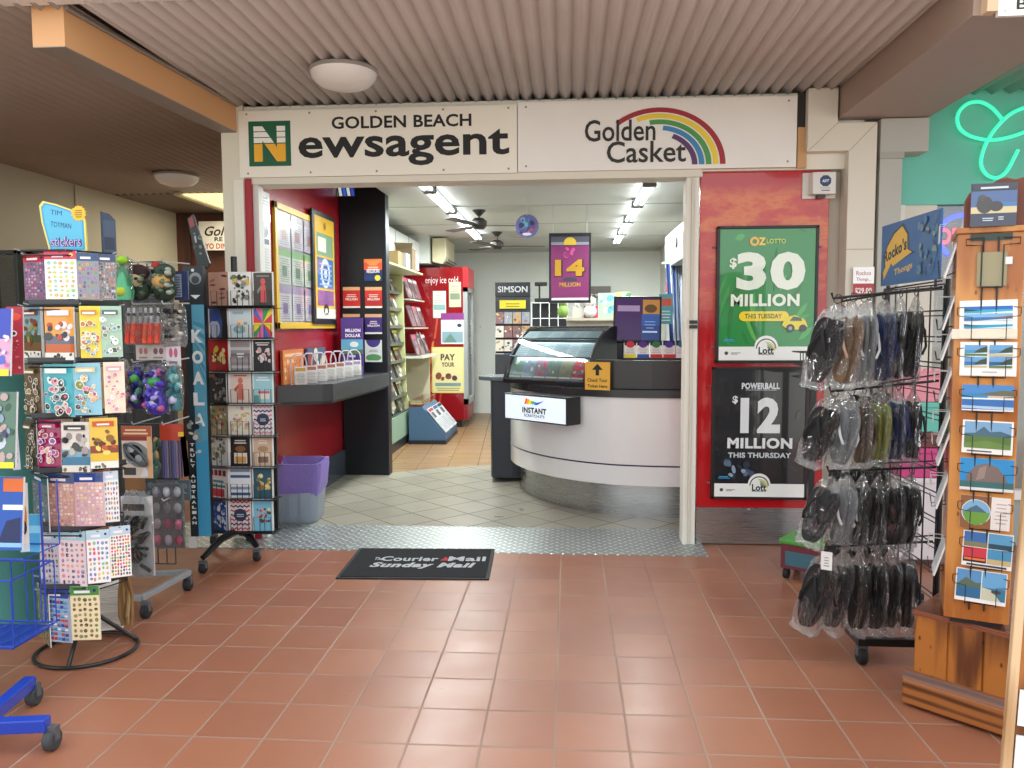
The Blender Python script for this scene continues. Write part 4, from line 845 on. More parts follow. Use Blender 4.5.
# right side of the shop: white machine on the wall, striped curtain, blue poster
XW = 1.45
y0, y1 = P(690, 240, X=XW).y if False else 7.0, 9.2
t = thing('wall_cabinet', 'white wall cabinet with round dials high on the right shop wall', 'cabinet', (XW, 8.1, 2.06))
ya_, yb_ = P(688, 240, X=1.1).y, P(665, 240, X=1.1).y
m = MB(); m.box(1.1-XW, 0, ya_-8.1, yb_-8.1, .0, .36, '#9fa39f'); m.build('body', PLASTIC, t, bevel=.01)
for k in range(2): m = MB(); m.lathe([(.05, 0), (.06, -.02), (0, -.02)], (1.1-XW, ya_-8.1+.25+.5*k, .2), '#6d7276', 14, 'x'); m.build('dial', PLASTIC, t)
xc0, xc1 = P(666, 300, Y=8.6).x, P(692, 300, Y=8.6).x; zc0, zc1 = .9, P(676, 264, Y=8.6).z
t = thing('striped_curtain', 'navy and white striped fabric hanging on the right side of the shop', 'curtain', ((xc0+xc1)/2, 8.6, zc0))
m = MB(); n = 20; cc = ['#26407c', '#26407c', '#26407c', '#d8dce2', '#d8dce2', '#26407c', '#26407c', '#8f98a8', '#8f98a8', '#a2aab8', '#a2aab8', '#8f98a8', '#98a0ae', '#a2aab8', '#8f98a8', '#8f98a8', '#98a0ae', '#98a0ae', '#8f98a8', '#8f98a8']
for i in range(n):
    def cp_(k, z): return (xc0+(xc1-xc0)*k/n+.06*(zc1-z)*(1 if k < 8 else .3), 8.6+.03*math.sin(k*1.5), z)
    m.add([cp_(i, zc0), cp_(i+1, zc0), cp_(i+1, zc1), cp_(i, zc1)], [(0, 1, 2, 3)], cc[i])
o = W(m.build('cloth', CLOTH, smooth=True), t); s = o.modifiers.new('t', 'SOLIDIFY'); s.thickness = .006
m = MB(); m.tube([(xc0-.05, 8.62, zc1+.01), (1.45, 8.62, zc1+.01)], .012, '#c8ccca'); W(m.build('rail', METAL), t)
a = art_on(659, 673, 294, 324, 6.9, 0, '#5aa0b0', .006); a.rect(.1, .6, .9, .85, '#c8604a'); a.strokes(.1, .1, .9, .5, 4, '#cfe4e6', rnd, .4)
t = thing('price_card', 'teal price card on a wire stem beside the customer screen', 'card', (a.b.x, 6.9, .957)); W(place(a, 'card', PRINT), t)
m = MB(); m.tube([(a.b.x, 6.905, .957), (a.b.x, 6.905, a.b.z+.02)], .005, '#c8c8c8'); m.box(a.b.x-.05, a.b.x+.05, 6.86, 6.96, .93, .957, '#8a8c8c'); W(m.build('stem', METAL), t)
m = MB(); m.box(.55, 1.2, 6.5, 7.1, FLO, .93, '#6d7076'); m.box(.5, 1.2, 6.45, 7.1, .9, .93, '#8a8d90'); tag(m.build('back_counter', PLASTIC, bevel=.004), 'grey staff side counter behind the white curved counter', 'counter')
bq, w_, h_ = fit(656, 664, 280, 292, 10.5); m = MB(); m.lathe([(0, 0), (.07, 0), (.07, h_*.8), (.03, h_*.95), (.03, h_*1.5), (0, h_*1.5)], (0, 0, 0), '#c2402e', 14); tag(m.build('fire_extinguisher', GLOSS, loc=(1.36, 10.5, bq.z), smooth=True), 'red cylinder on the right wall near the back of the shop', 'fire extinguisher')
# ---- left side: fridge, magazines, newspapers
Yf = 10.72; xr_ = P(467, 350, Y=Yf).x; xl_ = P(419, 350, Y=Yf).x; zf = P(440, 268, Y=Yf).z
t = thing('drinks_fridge', 'red upright drinks fridge reading enjoy ice cold with a glass door', 'fridge', ((xl_+xr_)/2, Yf+.35, FLO))
W_ = xr_-xl_; FD = .72; yo = -.35
m = MB(); m.box(-W_/2-.2, W_/2-.05, yo, yo+FD, .1, zf, '#8f161d'); m.build('cabinet', GLOSS, t, bevel=.006)
m = MB(); m.box(-W_/2, W_/2-.08, yo+.03, yo+FD, 0, .1, '#2a2426'); m.build('plinth', PLASTIC, t)
m = MB(); m.box(W_/2-.05, W_/2+.02, yo, yo+FD, zf-.28, zf, '#b01c26'); m.build('lit_header', SCREEN, t, bevel=.005)
m = MB(); x_ = W_/2-.05
for z0_, z1_ in ((.32, .4), (zf-.34, zf-.28)): m.box(x_, x_+.06, yo, yo+FD, z0_, z1_, '#9fa3a6')
m.box(x_, x_+.06, yo, yo+.07, .32, zf-.28, '#9fa3a6'); m.box(x_, x_+.06, yo+FD-.07, yo+FD, .32, zf-.28, '#9fa3a6'); o = m.build('door', METAL, t)
mm = MB(); mm.box(x_+.02, x_+.03, yo+.07, yo+FD-.07, .4, zf-.34, '#ffffff'); mm.build('glass', GLASS, o)
mm = MB(); mm.tube([(x_+.09, yo+.1, 1.0), (x_+.09, yo+.1, 1.5)], .012, '#c0c4c6'); mm.build('handle', STEEL, o)
mm = MB(); mm.box(x_, x_+.05, yo, yo+FD, .1, .32, '#8a1a20'); mm.build('grille', PLASTIC, t)
a = Art(W_-.04, zf-.1, '#b81c24', 0); a.v = []; a.f = []; a.c = []; a.k = 2; hz = zf-.1
g = Art(W_-.04, zf-.1, '#b81c24', 0); g.v = []; g.f = []; g.c = []; g.k = 4; g.text('enjoy ice cold', .52, 1-.19/hz, .12/hz, '#f0dcdc', .72); g.build('lettering', PRINT, t, loc=(-.02, yo-.001, .1)); 
for i in range(14): u = rnd.uniform(.05, .5); v = rnd.uniform(.02, .55); a.k += 1; a.poly([(u, v), (u+.05, v+.01), (u+.12, v+.16), (u+.07, v+.15)], rnd.choice(('#c8502a', '#8a1218', '#d07a3a', '#a83020')), False)
a.build('side_print', PRINT, t, loc=(-.02, yo-.001, .1))
def taped(px0, px1, py0, py1, col, lab, fn, nm='notice_sheet', cat='notice'):
    a = art_on(px0, px1, py0, py1, Yf-.006, 0, col, .003); fn(a); tag(place(a, nm, PRINT), lab, cat, 'sheets taped to the fridge side')
taped(432, 464, 347, 393, '#e3d98a', 'yellow poster taped to the red fridge side', lambda a: (a.rect(.04, .03, .96, .97, '#e8e0a4'), a.text('PAY', .5, .78, .14, '#4a3f3a', .45, bold=.04), a.text('YOUR', .5, .62, .1, '#6a4a4a', .4, bold=.04), a.scatter(5, ['#5a3a4a', '#8a4a3a', '#3a3a4a'], rnd, (.2, .3, .8, .42), (.05, .1)), a.rect(.1, .15, .9, .22, '#7a9a9a'), a.strokes(.1, .05, .9, .14, 2, '#a89a5a', rnd, .4)))
taped(441, 464, 313, 344, '#dcdfe4', 'white poster with a purple band on the fridge side above the yellow poster', lambda a: (a.rect(0, .78, 1, 1, '#8a3a84'), a.ell(.8, .6, .1, .06, '#26344e'), a.rect(.05, .05, .95, .4, '#8aa8b4'), a.poly([(.1, .05), (.4, .35), (.7, .05)], '#6a8a84')))
taped(433, 446, 291, 318, '#dedcd2', 'small white flyer at the left on the red fridge side', lambda a: (a.rect(.05, .3, .95, .5, '#8ab0ac'), a.strokes(.1, .55, .9, .9, 4, '#b0aea6', rnd, .3)))
taped(449, 461, 282, 307, '#c8c2a8', 'small khaki flyer hung near the top of the fridge side', lambda a: (a.rect(.1, .3, .9, .55, '#7a8a72'), a.strokes(.1, .6, .9, .9, 3, '#9a9480', rnd, .3)))
# split system air conditioner
xa0, xa1 = P(432, 250, Y=10.6).x, P(446, 250, Y=10.6).x; za0, za1 = P(440, 264, Y=10.6).z, P(440, 238, Y=10.6).z; h_ = za1-za0; d_ = xa1-xa0
t = thing('air_conditioner', 'cream wall mounted air conditioner above the red fridge', 'air conditioner', (xa0, 10.6, za0))
m = MB(); m.prism([(0, .03), (d_*.75, 0), (d_, .1), (d_, h_), (0, h_)], 0, .8, '#ddd6b4', 'y'); m.build('casing', PLASTIC, t, bevel=.01)
for k in range(3): m = MB(); m.M = Matrix.Translation((d_*.8+.03*k, 0, .025*k)); m.box(0, .012, .04, .76, 0, .012, '#4a4a48'); m.build('louvre', PLASTIC, t)
m = MB(); m.box(-2.42, -2.0, 7.36, 10.45, 2.16, CZ-.1, '#dfe2df'); m.box(-2.42, -1.875, 10.45, 11.5, 2.27, CZ, '#d3d8d4')
for y in (8.2, 9.0, 9.75): m.box(-2.0, -1.996, y, y+.012, 2.16, CZ-.1, '#9a9e9c')
struct(m.build('wall_shop_left_panel', PAINT))
# magazine wall rack
t = thing('magazine_rack', 'lime sided wall rack of magazines behind the navy column', 'magazine rack', (-1.92, 7.6, FLO))
RH = P(400, 268, Y=8.6).z
for yy in (7.36, 9.5):
    m = MB(); m.prism([(-2.42, 0), (-1.92, 0), (-1.92, .30), (-2.0, .62), (-2.03, RH-.02), (-2.42, RH-.02)], yy, yy+.03, '#cfd49a', 'y'); W(m.build('side_panel', PLASTIC), t)
m = MB(); m.box(-2.42, -2.2, 7.39, 9.5, 0, RH, '#c4c8a0'); W(m.build('back_panel', PLASTIC), t)
m = MB(); m.box(-2.42, -1.78, 7.36, 9.53, RH-.02, RH, '#b8bc94'); W(m.build('top_board', PLASTIC), t)
m = MB(); m.box(-2.42, -1.94, 7.39, 9.5, 0, .12, '#2a2c2c'); m.box(-1.95, -1.935, 7.39, 9.5, .12, .4, '#8fa890'); W(m.build('base', PLASTIC), t)
mags = ['#5c605c', '#4a4040', '#34402f', '#6a6456', '#40485a', '#726a5a', '#542c2c', '#2c3642']
shelf_names = ['top', 'second', 'third', 'fourth', 'fifth', 'sixth', 'seventh', 'lowest']; pos_names = ['nearest the column', 'second from the column', 'third from the column', 'second from the far end', 'at the far end']
for j in range(8):
    z = RH-.25-.205*j; x = -2.155+.012*j
    m = MB(); m.box(-2.2, x+.1, 7.39, 9.5, z-.006, z, '#6a6e5e'); m.box(x+.096, x+.1, 7.39, 9.5, z, z+.03, '#5a5e54'); W(m.build('shelf', PLASTIC), t)
    for i in range(5):
        yy = 7.62+.42*i; a = Art(.3, .19, rnd.choice(mags), .012); a.rect(.05, .78, .95, .95, rnd.choice(('#d8d4c8', '#c83a3a', '#2a2a30', '#d8c84a'))); a.scatter(7, ['#c8b8a0', '#8a6a5a', '#3a3a3a', '#d8d8d0', '#6a8a6a'], rnd, (.1, .1, .9, .7), (.08, .2))
        o = a.build('magazine', PRINT, loc=(x+.082, yy, z+.006), rot=(D(-20), 0, D(90)))
        tag(o, 'magazine on the %s shelf of the lime sided rack, %s' % (shelf_names[j], pos_names[i]), 'magazine', 'magazines in the wall rack')
for i, (px0, px1, py0, py1, c, Yb, lab) in enumerate(((388, 398, 243, 262, '#9a8258', 8.3, 'tan cardboard box on top of the magazine rack near the column'), (396, 412, 246, 268, '#7d6a52', 9.0, 'brown open cardboard box on top of the magazine rack'), (398, 410, 252, 268, '#a9a6a8', 8.55, 'grey wrapped parcel on top of the magazine rack'))):
    b_, w_, h_ = fit(px0, px1, py0, py1, Yb); m = MB(); m.box(-w_/2, w_/2, 0, .22, 0, min(h_, .16) if i != 1 else h_, c)
    if i == 1: m.add([(-w_/2, 0, h_), (w_/2, 0, h_), (w_/2+.03, -.1, h_+.05), (-w_/2, -.1, h_+.06)], [(0, 1, 2, 3)], '#8a765c')
    tag(m.build('carton', CARDB, loc=(min(b_.x, -1.78-w_/2), Yb, RH+.002)), lab, 'box', 'boxes on the magazine rack')
# slanted card shelves past the magazine rack, and newspaper stand
t = thing('card_shelf', 'pale shelf unit with pink and grey magazines between the rack and the fridge', 'shelf unit', (-2.15, 9.9, FLO))
m = MB(); m.box(-2.42, -1.80, 9.6, 10.6, 1.02, 1.05, '#d6d8cc'); W(m.build('shelf', PLASTIC), t)
m = MB(); m.box(-2.42, -2.38, 9.56, 10.65, 0, 2.1, '#d0cdb8'); m.box(-2.38, -1.9, 10.58, 10.62, 0, 1.02, '#cdc8ac'); W(m.build('panel', PLASTIC), t)
for j in range(3):
    for i in range(3):
        a = Art(.26, .27, rnd.choice(('#7a5e66', '#6a5e62', '#8a7272', '#4a4046')), .012); a.scatter(7, ['#a89898', '#5a424a', '#2a2a30', '#b8b0b0'], rnd, r=(.08, .22)); a.rect(.05, .8, .95, .95, rnd.choice(('#c84a6a', '#e0dcd8', '#3a3a44')))
        tag(a.build('magazine', PRINT, loc=(-1.88-.05*(2-j), 9.76+.31*i, 1.062+.36*(2-j)), rot=(D(-18), 0, D(90))), 'pink toned magazine on the %s step beside the fridge, %s' % (('upper', 'middle', 'lower')[j], ('nearest the entrance', 'in the middle', 'nearest the fridge')[i]), 'magazine', 'magazines beside the fridge')
for j in range(2): m = MB(); m.box(-2.38, -1.86-.05*(2-j), 9.62, 10.58, 1.05+.36*(2-j)-.02-.0, 1.05+.36*(2-j)-.005, '#c8c8ba'); W(m.build('step', PLASTIC), t)
t = thing('newspaper_stand', 'blue wedge shaped newspaper stand on the floor in front of the fridge', 'newspaper stand', (-1.70, 9.6, FLO))
m = MB(); x0_, x1_ = -1.90, -1.46; m.prism([(-1.90, .06), (-1.46, .06), (-1.46, .12), (-1.74, .46), (-1.90, .46)], 9.15, 10.1, '#49688a', 'y'); W(m.build('body', surf('speckled_blue', .4, var=.25, vscale=60)), t)
m = MB(); m.box(-1.905, -1.45, 9.14, 10.11, 0, .06, '#22262e'); W(m.build('plinth', PLASTIC), t)
m = MB(); m.box(-1.90, -1.74, 9.15, 10.1, .462, .53, '#ffffff'); W(m.build('clear_cover', GLASS), t)
for i in range(3):
    a = Art(.28, .36, '#c9cbd0', .015); a.strokes(.08, .08, .92, .55, 9, '#7d8088', rnd, .4); a.rect(.08, .6, .6, .82, '#4a4e58'); a.rect(.05, .86, .95, .97, ('#a83238', '#2a4a8a', '#1d1f26')[i])
    o = a.build('newspaper', PRINT, loc=(-1.452, 9.32+.31*i, .155), rot=(D(-39.5), 0, D(90))); tag(o, 'newspaper on the blue stand, %s' % ('nearest the entrance', 'in the middle', 'nearest the fridge')[i], 'newspaper', 'newspapers on the blue stand')
# door mat with newspaper mastheads
c = [P(360, 549, Z=.004), P(496, 549, Z=.004), P(488, 580, Z=.004), P(335, 578, Z=.004)]
mw = ((c[1].x-c[0].x)+(c[2].x-c[3].x))/2; mh = ((c[0].y-c[3].y)+(c[1].y-c[2].y))/2; ctr = (c[0]+c[1]+c[2]+c[3])/4
t = thing('door_mat', 'black door mat with grey newspaper mastheads in front of the entrance', 'mat', (ctr.x, ctr.y, 0), math.atan2(c[1].y-c[0].y+c[2].y-c[3].y, c[1].x-c[0].x+c[2].x-c[3].x))
m = MB(); m.prism([(-mw/2, -mh/2), (mw/2, -mh/2), (mw/2, mh/2), (-mw/2, mh/2)], 0, .008, '#14151a'); m.build('rubber_edge', RUBBER, t)
m = MB(); m.prism([(-mw/2+.02, -mh/2+.02), (mw/2-.02, -mh/2+.02), (mw/2-.02, mh/2-.02), (-mw/2+.02, mh/2-.02)], .006, .011, '#0f1016'); m.build('pile', FELT, t)
a = Art(mw, mh, '#000000', 0, lift=.0003); a.v = []; a.f = []; a.c = []; a.k = 1
a.text('The', .2, .60, .10, '#b9bcc0', .06, bold=.02); a.text('Courier', .42, .60, .155, '#b9bcc0', .40, bold=.03); a.poly([(.635, .54), (.70, .54), (.668, .68)], '#b03038'); a.text('Mail', .82, .605, .155, '#b9bcc0', .26, bold=.03)
a.text('Sunday Mail', .53, .37, .2, '#b9bcc0', .72, bold=.05, shear=.25)
a.build('lettering', FELT, t, loc=(0, -mh/2, .0113), rot=(D(-90), 0, 0))
# ================================================================== RACKS ON THE LEFT
rnd = random.Random(21)
def wire(m, pts, r=.003, col='#26272b', n=5, closed=False): return m.tube(pts, r, col, n, closed)
# ---- spinner of sticker packs
sc0 = Vector((-2.10, 3.175, 0))
t = thing('sticker_spinner', 'tall black wire spinner of sticker packs with a blue and yellow header board', 'display rack', sc0, D(0))
BLK = '#191a1d'
m = MB(); m.tube([(.205*math.cos(2*math.pi*i/40), .19*math.sin(2*math.pi*i/40), .010) for i in range(40)], .008, BLK, 8, True); m.build('base_ring', METAL, t, True)
for k in range(3): a = D(-80+120*k); m = MB(); m.tube([(.2*math.cos(a), .185*math.sin(a), .012), (.03*math.cos(a), .03*math.sin(a), .17)], .009, BLK, 8); m.build('base_leg', METAL, t, True)
m = MB(); m.tube([(0, 0, .12), (0, 0, 1.72)], .014, BLK, 10); m.build('pole', METAL, t, True)
tiers = [252, 306, 363, 418, 472, 530, 587]
for i, py in enumerate(tiers):
    z = P(78, py-1, Y=3.05).z; m = MB(); a0 = D((0, 12, 4, 8, 16, 2, 6)[i])
    hexa = [(.19*math.cos(a0+D(60*k)), .19*math.sin(a0+D(60*k))) for k in range(6)]
    wire(m, [(x, y, z) for x, y in hexa], .004, BLK, 6, True); wire(m, [(x*.98, y*.98, z-.02) for x, y in hexa], .003, BLK, 5, True)
    for x, y in hexa: wire(m, [(0, 0, z), (x, y, z)], .003, BLK)
    for x, y in hexa: wire(m, [(x, y, z), (x*1.12, y*1.12, z+.006)], .003, '#9a9da2')
    m.build('wire_tier', METAL, t)
    if i: m = MB(); zz = P(78, py-3, Y=3.05).z; hx_ = [(x*1.0, y*1.0) for x, y in hexa]; m.add([(*hx_[k], zz+.012) for k in (3, 4, 5, 0)]+[(*hx_[k], zz-.012) for k in (3, 4, 5, 0)], [(4, 5, 1, 0), (5, 6, 2, 1), (6, 7, 3, 2)], '#3a3c40'); o = m.build('price_strip', PLASTIC, t); s = o.modifiers.new('t', 'SOLIDIFY'); s.thickness = .003
# header boards
a = art_on(40, 87, 200, 252, 3.2, 0, '#4aa3c8', 0)
a.v = []; a.f = []; a.c = []; a.k = 0
shp = [(.18, 0), (.98, 0), (.97, .6), (.9, .74), (.35, .93), (.08, .99), (.0, .9), (.03, .6)]
a.prism([((u-.5)*a.w, v*a.h) for u, v in shp], .001, .008, '#d8c45a', 'y'); cc_ = (.5, .45)
a.poly(shp, '#e6d36a'); a.poly([(cc_[0]+(u-cc_[0])*.92, cc_[1]+(v-cc_[1])*.93) for u, v in shp], '#3f9cc6'); a.poly([(cc_[0]+(u-cc_[0])*.84, cc_[1]+(v-cc_[1])*.86) for u, v in shp], '#5ab4d6')
a.text('TIM', .36, .76, .09, '#1c3a66', .24, ang=-.12); a.text('TOYMAN', .45, .52, .1, '#1c3a66', .44, ang=-.12); a.text('stickers', .55, .2, .2, '#1d2c66', .66, bold=.05, ang=.0); a.text('stickers', .54, .205, .19, '#c9a8d8', .63, bold=.0)
a.poly([(.84+(.17 if i % 2 else .135)*math.cos(math.pi*i/14), .74+(.17 if i % 2 else .135)*math.sin(math.pi*i/14)*a.w/a.h) for i in range(28)], '#e8b82e'); a.strokes(.75, .66, .93, .82, 4, '#8a6a1c', rnd, .5)
W(place(a, 'header_board', PRINT), t)
a = art_on(102, 116, 212, 254, 3.32, 58, '#3a4656', 0); a.v = []; a.f = []; a.c = []; a.prism([(-a.w/2, 0), (a.w/2, 0), (a.w/2, a.h*.82), (a.w*.1, a.h*.95), (-a.w/2, a.h)], .001, .008, '#39465a', 'y'); a.rect(.08, .05, .92, .8, '#46566c'); a.rect(.14, .1, .86, .4, '#2f3a4c')
W(place(a, 'header_board', PRINT), t)
def outl(a, n, cols, r_, box, rr):
    """sticker shapes, each with its white cut line and a mark inside"""
    for i in range(n):
        a.k += 1; u, v, s_, an = r_.uniform(box[0], box[2]), r_.uniform(box[1], box[3]), r_.uniform(*rr), r_.uniform(0, 3); e_ = r_.uniform(.5, 1.3); c = r_.choice(cols); k_ = a.w/a.h; nn = r_.choice((5, 7, 10))
        a.ell(u, v, s_*1.22, s_*e_*1.22*k_, '#f4f2ee', nn+2, an, False); a.k += 1; a.ell(u, v, s_, s_*e_*k_, c, nn, an, False); a.k += 1; a.ell(u+s_*.2, v+s_*.2*k_, s_*.4, s_*.35*k_, r_.choice(cols), 6, an, False)
def pack(px0, px1, py0, py1, Y, yaw, bgc, head, hcol, style, cols, lab, seed, nm='sticker_pack', lean=0, thick=.004, group='sticker packs on the spinner'):
    r_ = random.Random(seed); a = art_on(px0, px1, py0, py1, Y, yaw, bgc, thick, '#e4e4e6')
    if style == 'grid': a.grid(5, 8, cols, r_, (.05, .03, .95, .80 if head else .97))
    elif style == 'dense': a.grid(7, 12, cols, r_, (.04, .03, .96, .82), .42)
    elif style == 'scene':
        a.rect(0, .0, 1, .45, cols[0]); a.rect(0, .12, 1, .3, cols[1]); a.scatter(16, cols[2:], r_, (.1, .3, .9, .75), (.06, .15)); a.rect(0, 0, 1, .14, '#e9e6dc'); a.scatter(6, ['#2a2a2c', '#5a5a58', '#8a7a5a'], r_, (.1, .03, .9, .11), (.04, .08))
        a.rect(.12, .84, .88, .94, cols[2]); a.strokes(.18, .86, .82, .93, 1, '#f2efe6', r_, .5)
    elif style == 'big':
        outl(a, 22, cols, r_, (.12, .07, .88, .76), (.06, .14)); a.rect(.14, .83, .86, .92, cols[0]); a.strokes(.18, .845, .82, .91, 1, '#f6f2ea', r_, .6)
    elif style == 'flags':
        for i in range(5):
            for j in range(9): u = .08+.18*i; v = .04+.085*j; a.k += 1; a.rect(u, v, u+.14, v+.055, r_.choice(cols), False); a.rect(u, v, u+.14, v+.02, r_.choice(cols), False)
    if head:
        a.rect(0, .83, 1, 1, hcol); a.strokes(.12, .87, .7, .95, 1, '#f0e9ee', r_, .6); a.circ(.84, .92, .06, '#f0d86a' if hcol[1] in 'cd' else '#2a3a6a'); a.rect(.45, .97, .55, .985, '#202226')
    o = place(a, nm, GLOSS if style != 'flags' else PRINT, None, lean); tag(o, lab, 'sticker pack', group); return o
PUR = ['#8a4a8a', '#b04a6a', '#5a4a8a', '#a86aa0', '#c8a0b8']; PAS = ['#e8d24a', '#8ac87a', '#e88a8a', '#7ac0c8', '#e8a84a', '#c0d86a']
MIX = ['#c85a5a', '#5a7ac0', '#6aa86a', '#d8a04a', '#8a6ab0', '#4a4a5a']; GRY = ['#2e2e34', '#5a5a62', '#8a8a94', '#a85a5a', '#c8c8ce']
pack(24, 46, 254, 300, 3.06, -18, '#756878', 1, '#b52a3c', 'dense', PUR, 'pack of tiny purple stickers under a red header, top left of the spinner', 1)
pack(45, 77, 251, 299, 3.03, 2, '#f3f1ea', 1, '#d83a5a', 'grid', PAS, 'white pack of yellow and green stickers under a pink header, top tier', 2)
pack(77, 99, 253, 299, 3.03, 24, '#8a8a92', 1, '#2a4a72', 'grid', MIX, 'grey pack of red and blue stickers under a navy header, top tier', 3)
pack(98, 116, 254, 300, 3.07, 34, '#7d7f80', 1, '#2c3f66', 'dense', GRY+['#c8783a'], 'grey pack of tiny dark stickers at the top right of the spinner', 4)
pack(22, 41, 307, 358, 3.06, -22, '#7fa0b0', 0, '', 'scene', ['#3a4a2c', '#6a4a2a', '#7a3a2a', '#5a6a3a', '#8a8a4a'], 'dark jungle sticker book, left of the second tier', 5, thick=.012)
pack(45, 74, 307, 360, 3.02, 0, '#e8a24a', 0, '', 'scene', ['#6a6a7a', '#c8622a', '#e8e6ea', '#2a2a34', '#5a5a8a', '#c8401e', '#3a3a3c'], 'orange monster truck sticker book on the second tier', 6, thick=.012)
pack(80, 101, 306, 358, 3.03, 16, '#e6d23a', 0, '', 'big', ['#c8782a', '#7a9aa8', '#6a5a2a', '#8a9a3a', '#d8d4c0', '#d8603a'], 'yellow safari animal sticker book on the second tier', 7, thick=.012)
pack(100, 122, 306, 357, 3.06, 26, '#a8c8b0', 0, '', 'big', ['#4a5a52', '#e8eeea', '#1a1c1e', '#7ab0c8', '#5a8a6a', '#e8b0a8'], 'pale green panda sticker book on the second tier', 8, thick=.012)
pack(25, 41, 365, 415, 3.06, -22, '#6a5a44', 0, '', 'big', ['#8a7a4a', '#4a3a2a', '#b09a5a', '#5a4a34'], 'brown sticker book, left of the third tier', 9, thick=.01)
pack(44, 74, 364, 417, 3.02, 0, '#4ab4c0', 0, '', 'big', ['#e6f0ee', '#d86a8a', '#e8a0b0', '#2a2c30', '#f0b0a8', '#3a8a6a', '#7a8a94'], 'aqua sticker book with whale and flowerpot on the third tier', 10)
pack(74, 101, 363, 415, 3.03, 10, '#8fc8dc', 0, '', 'big', ['#e8c88a', '#e86a9a', '#f09a5a', '#8a9a4a', '#4a6a4a', '#f0e0b0'], 'pale blue flamingo sticker book on the third tier', 11)
pack(104, 125, 362, 413, 3.06, 30, '#f0ddc8', 0, '', 'big', ['#e0a0b0', '#f0e8e0', '#c880a8', '#e8b88a', '#d86a6a'], 'cream cupcake sticker book, slanted, right of the third tier', 12)
pack(26, 37, 420, 470, 3.07, -30, '#4a4a38', 0, '', 'big', ['#5a5a40', '#6a6a4a', '#3a3a2c'], 'dark olive sticker book at the left edge of the fourth tier', 13)
pack(37, 60, 420, 467, 3.04, -6, '#a8205c', 0, '', 'big', ['#c83a7a', '#e8a0c0', '#8a4ab0', '#f0c0a0', '#d0485a', '#5a2a7a'], 'magenta heart sticker book on the fourth tier', 14, lean=-4)
pack(62, 90, 422, 472, 3.02, 4, '#ece6dc', 0, '', 'scene', ['#8ab4c8', '#5a8aa8', '#4a4a4a', '#a89a9a', '#c8c0b8', '#2a2a2e', '#e0a0b8'], 'white sketchy sticker book with blue foot on the fourth tier', 15)
pack(90, 118, 418, 468, 3.03, 22, '#e8c04a', 0, '', 'scene', ['#8a3a1e', '#e0b82e', '#c8501e', '#8a5a1e', '#f0d86a', '#5a2a18'], 'yellow digger sticker book, right of the fourth tier', 16)
pack(33, 48, 474, 527, 3.07, -40, '#6a6c74', 1, '#2a3656', 'grid', GRY, 'grey pack under a navy header at the left edge of the fifth tier', 17)
pack(48, 75, 474, 528, 3.03, -8, '#c89a94', 1, '#22407c', 'dense', ['#e8c0b0', '#b87a7a', '#f0dcc8', '#c8a090', '#d8b088'], 'shiny rose pack under a navy header, left of two on the fifth tier', 18)
pack(75, 104, 473, 526, 3.02, 6, '#d8aab0', 1, '#27478a', 'dense', ['#e8c8c0', '#c88a94', '#f0e0d8', '#c0a8b8', '#e0c890'], 'shiny pink pack under a blue header, right of two on the fifth tier', 19)
pack(104, 119, 471, 522, 3.05, 30, '#e6e6e8', 1, '#c3cfe0', 'grid', ['#6a8a6a', '#c85a5a', '#d89a4a', '#7a5a9a', '#5a9ab0'], 'white pack of colourful stickers at the right of the fifth tier', 20)
pack(40, 59, 532, 585, 3.05, -12, '#b9bac4', 1, '#a9cddc', 'grid', GRY, 'grey pack of black animal stickers under a pale blue header, sixth tier', 21)
pack(59, 86, 531, 586, 3.02, -2, '#e8d4d8', 1, '#a9d2dc', 'grid', ['#e88a8a', '#4a4a4a', '#c0a0a8', '#e8b09a', '#8a7a9a'], 'pink pack of pastel animal stickers on the sixth tier', 22)
pack(87, 110, 530, 583, 3.02, 22, '#f0eef0', 1, '#b5d2e0', 'grid', ['#7ac0a0', '#e06a6a', '#9a7ac0', '#e8c85a', '#5a8ac0'], 'white pack of bright stickers, third along the sixth tier', 23)
pack(110, 131, 526, 577, 3.06, 32, '#f2efe8', 1, '#b8cede', 'dense', ['#c83a3a', '#e8a03a', '#5a9a5a', '#d85a8a', '#3a4a8a'], 'white pack of small fruit stickers, right end of the sixth tier', 24)
pack(38, 49, 589, 640, 3.08, -42, '#7a7a5a', 0, '', 'dense', ['#8a8a6a', '#a09a6a', '#5a5a44'], 'olive pack at the left edge of the lowest tier', 25)
pack(48, 71, 588, 642, 3.03, -6, '#b8c8dc', 1, '#24408a', 'flags', ['#2a4a9a', '#c83a4a', '#e8eef4', '#4a8ac8', '#7ab0d8'], 'pale blue pack of flag stickers on the lowest tier', 26)
pack(71, 100, 586, 640, 3.02, 8, '#ead9b0', 1, '#4f8a3a', 'grid', ['#8a7a5a', '#5a4a34', '#a8946a', '#7a8a5a'], 'cream pack of brown animal stickers under a green header, lowest tier', 27)
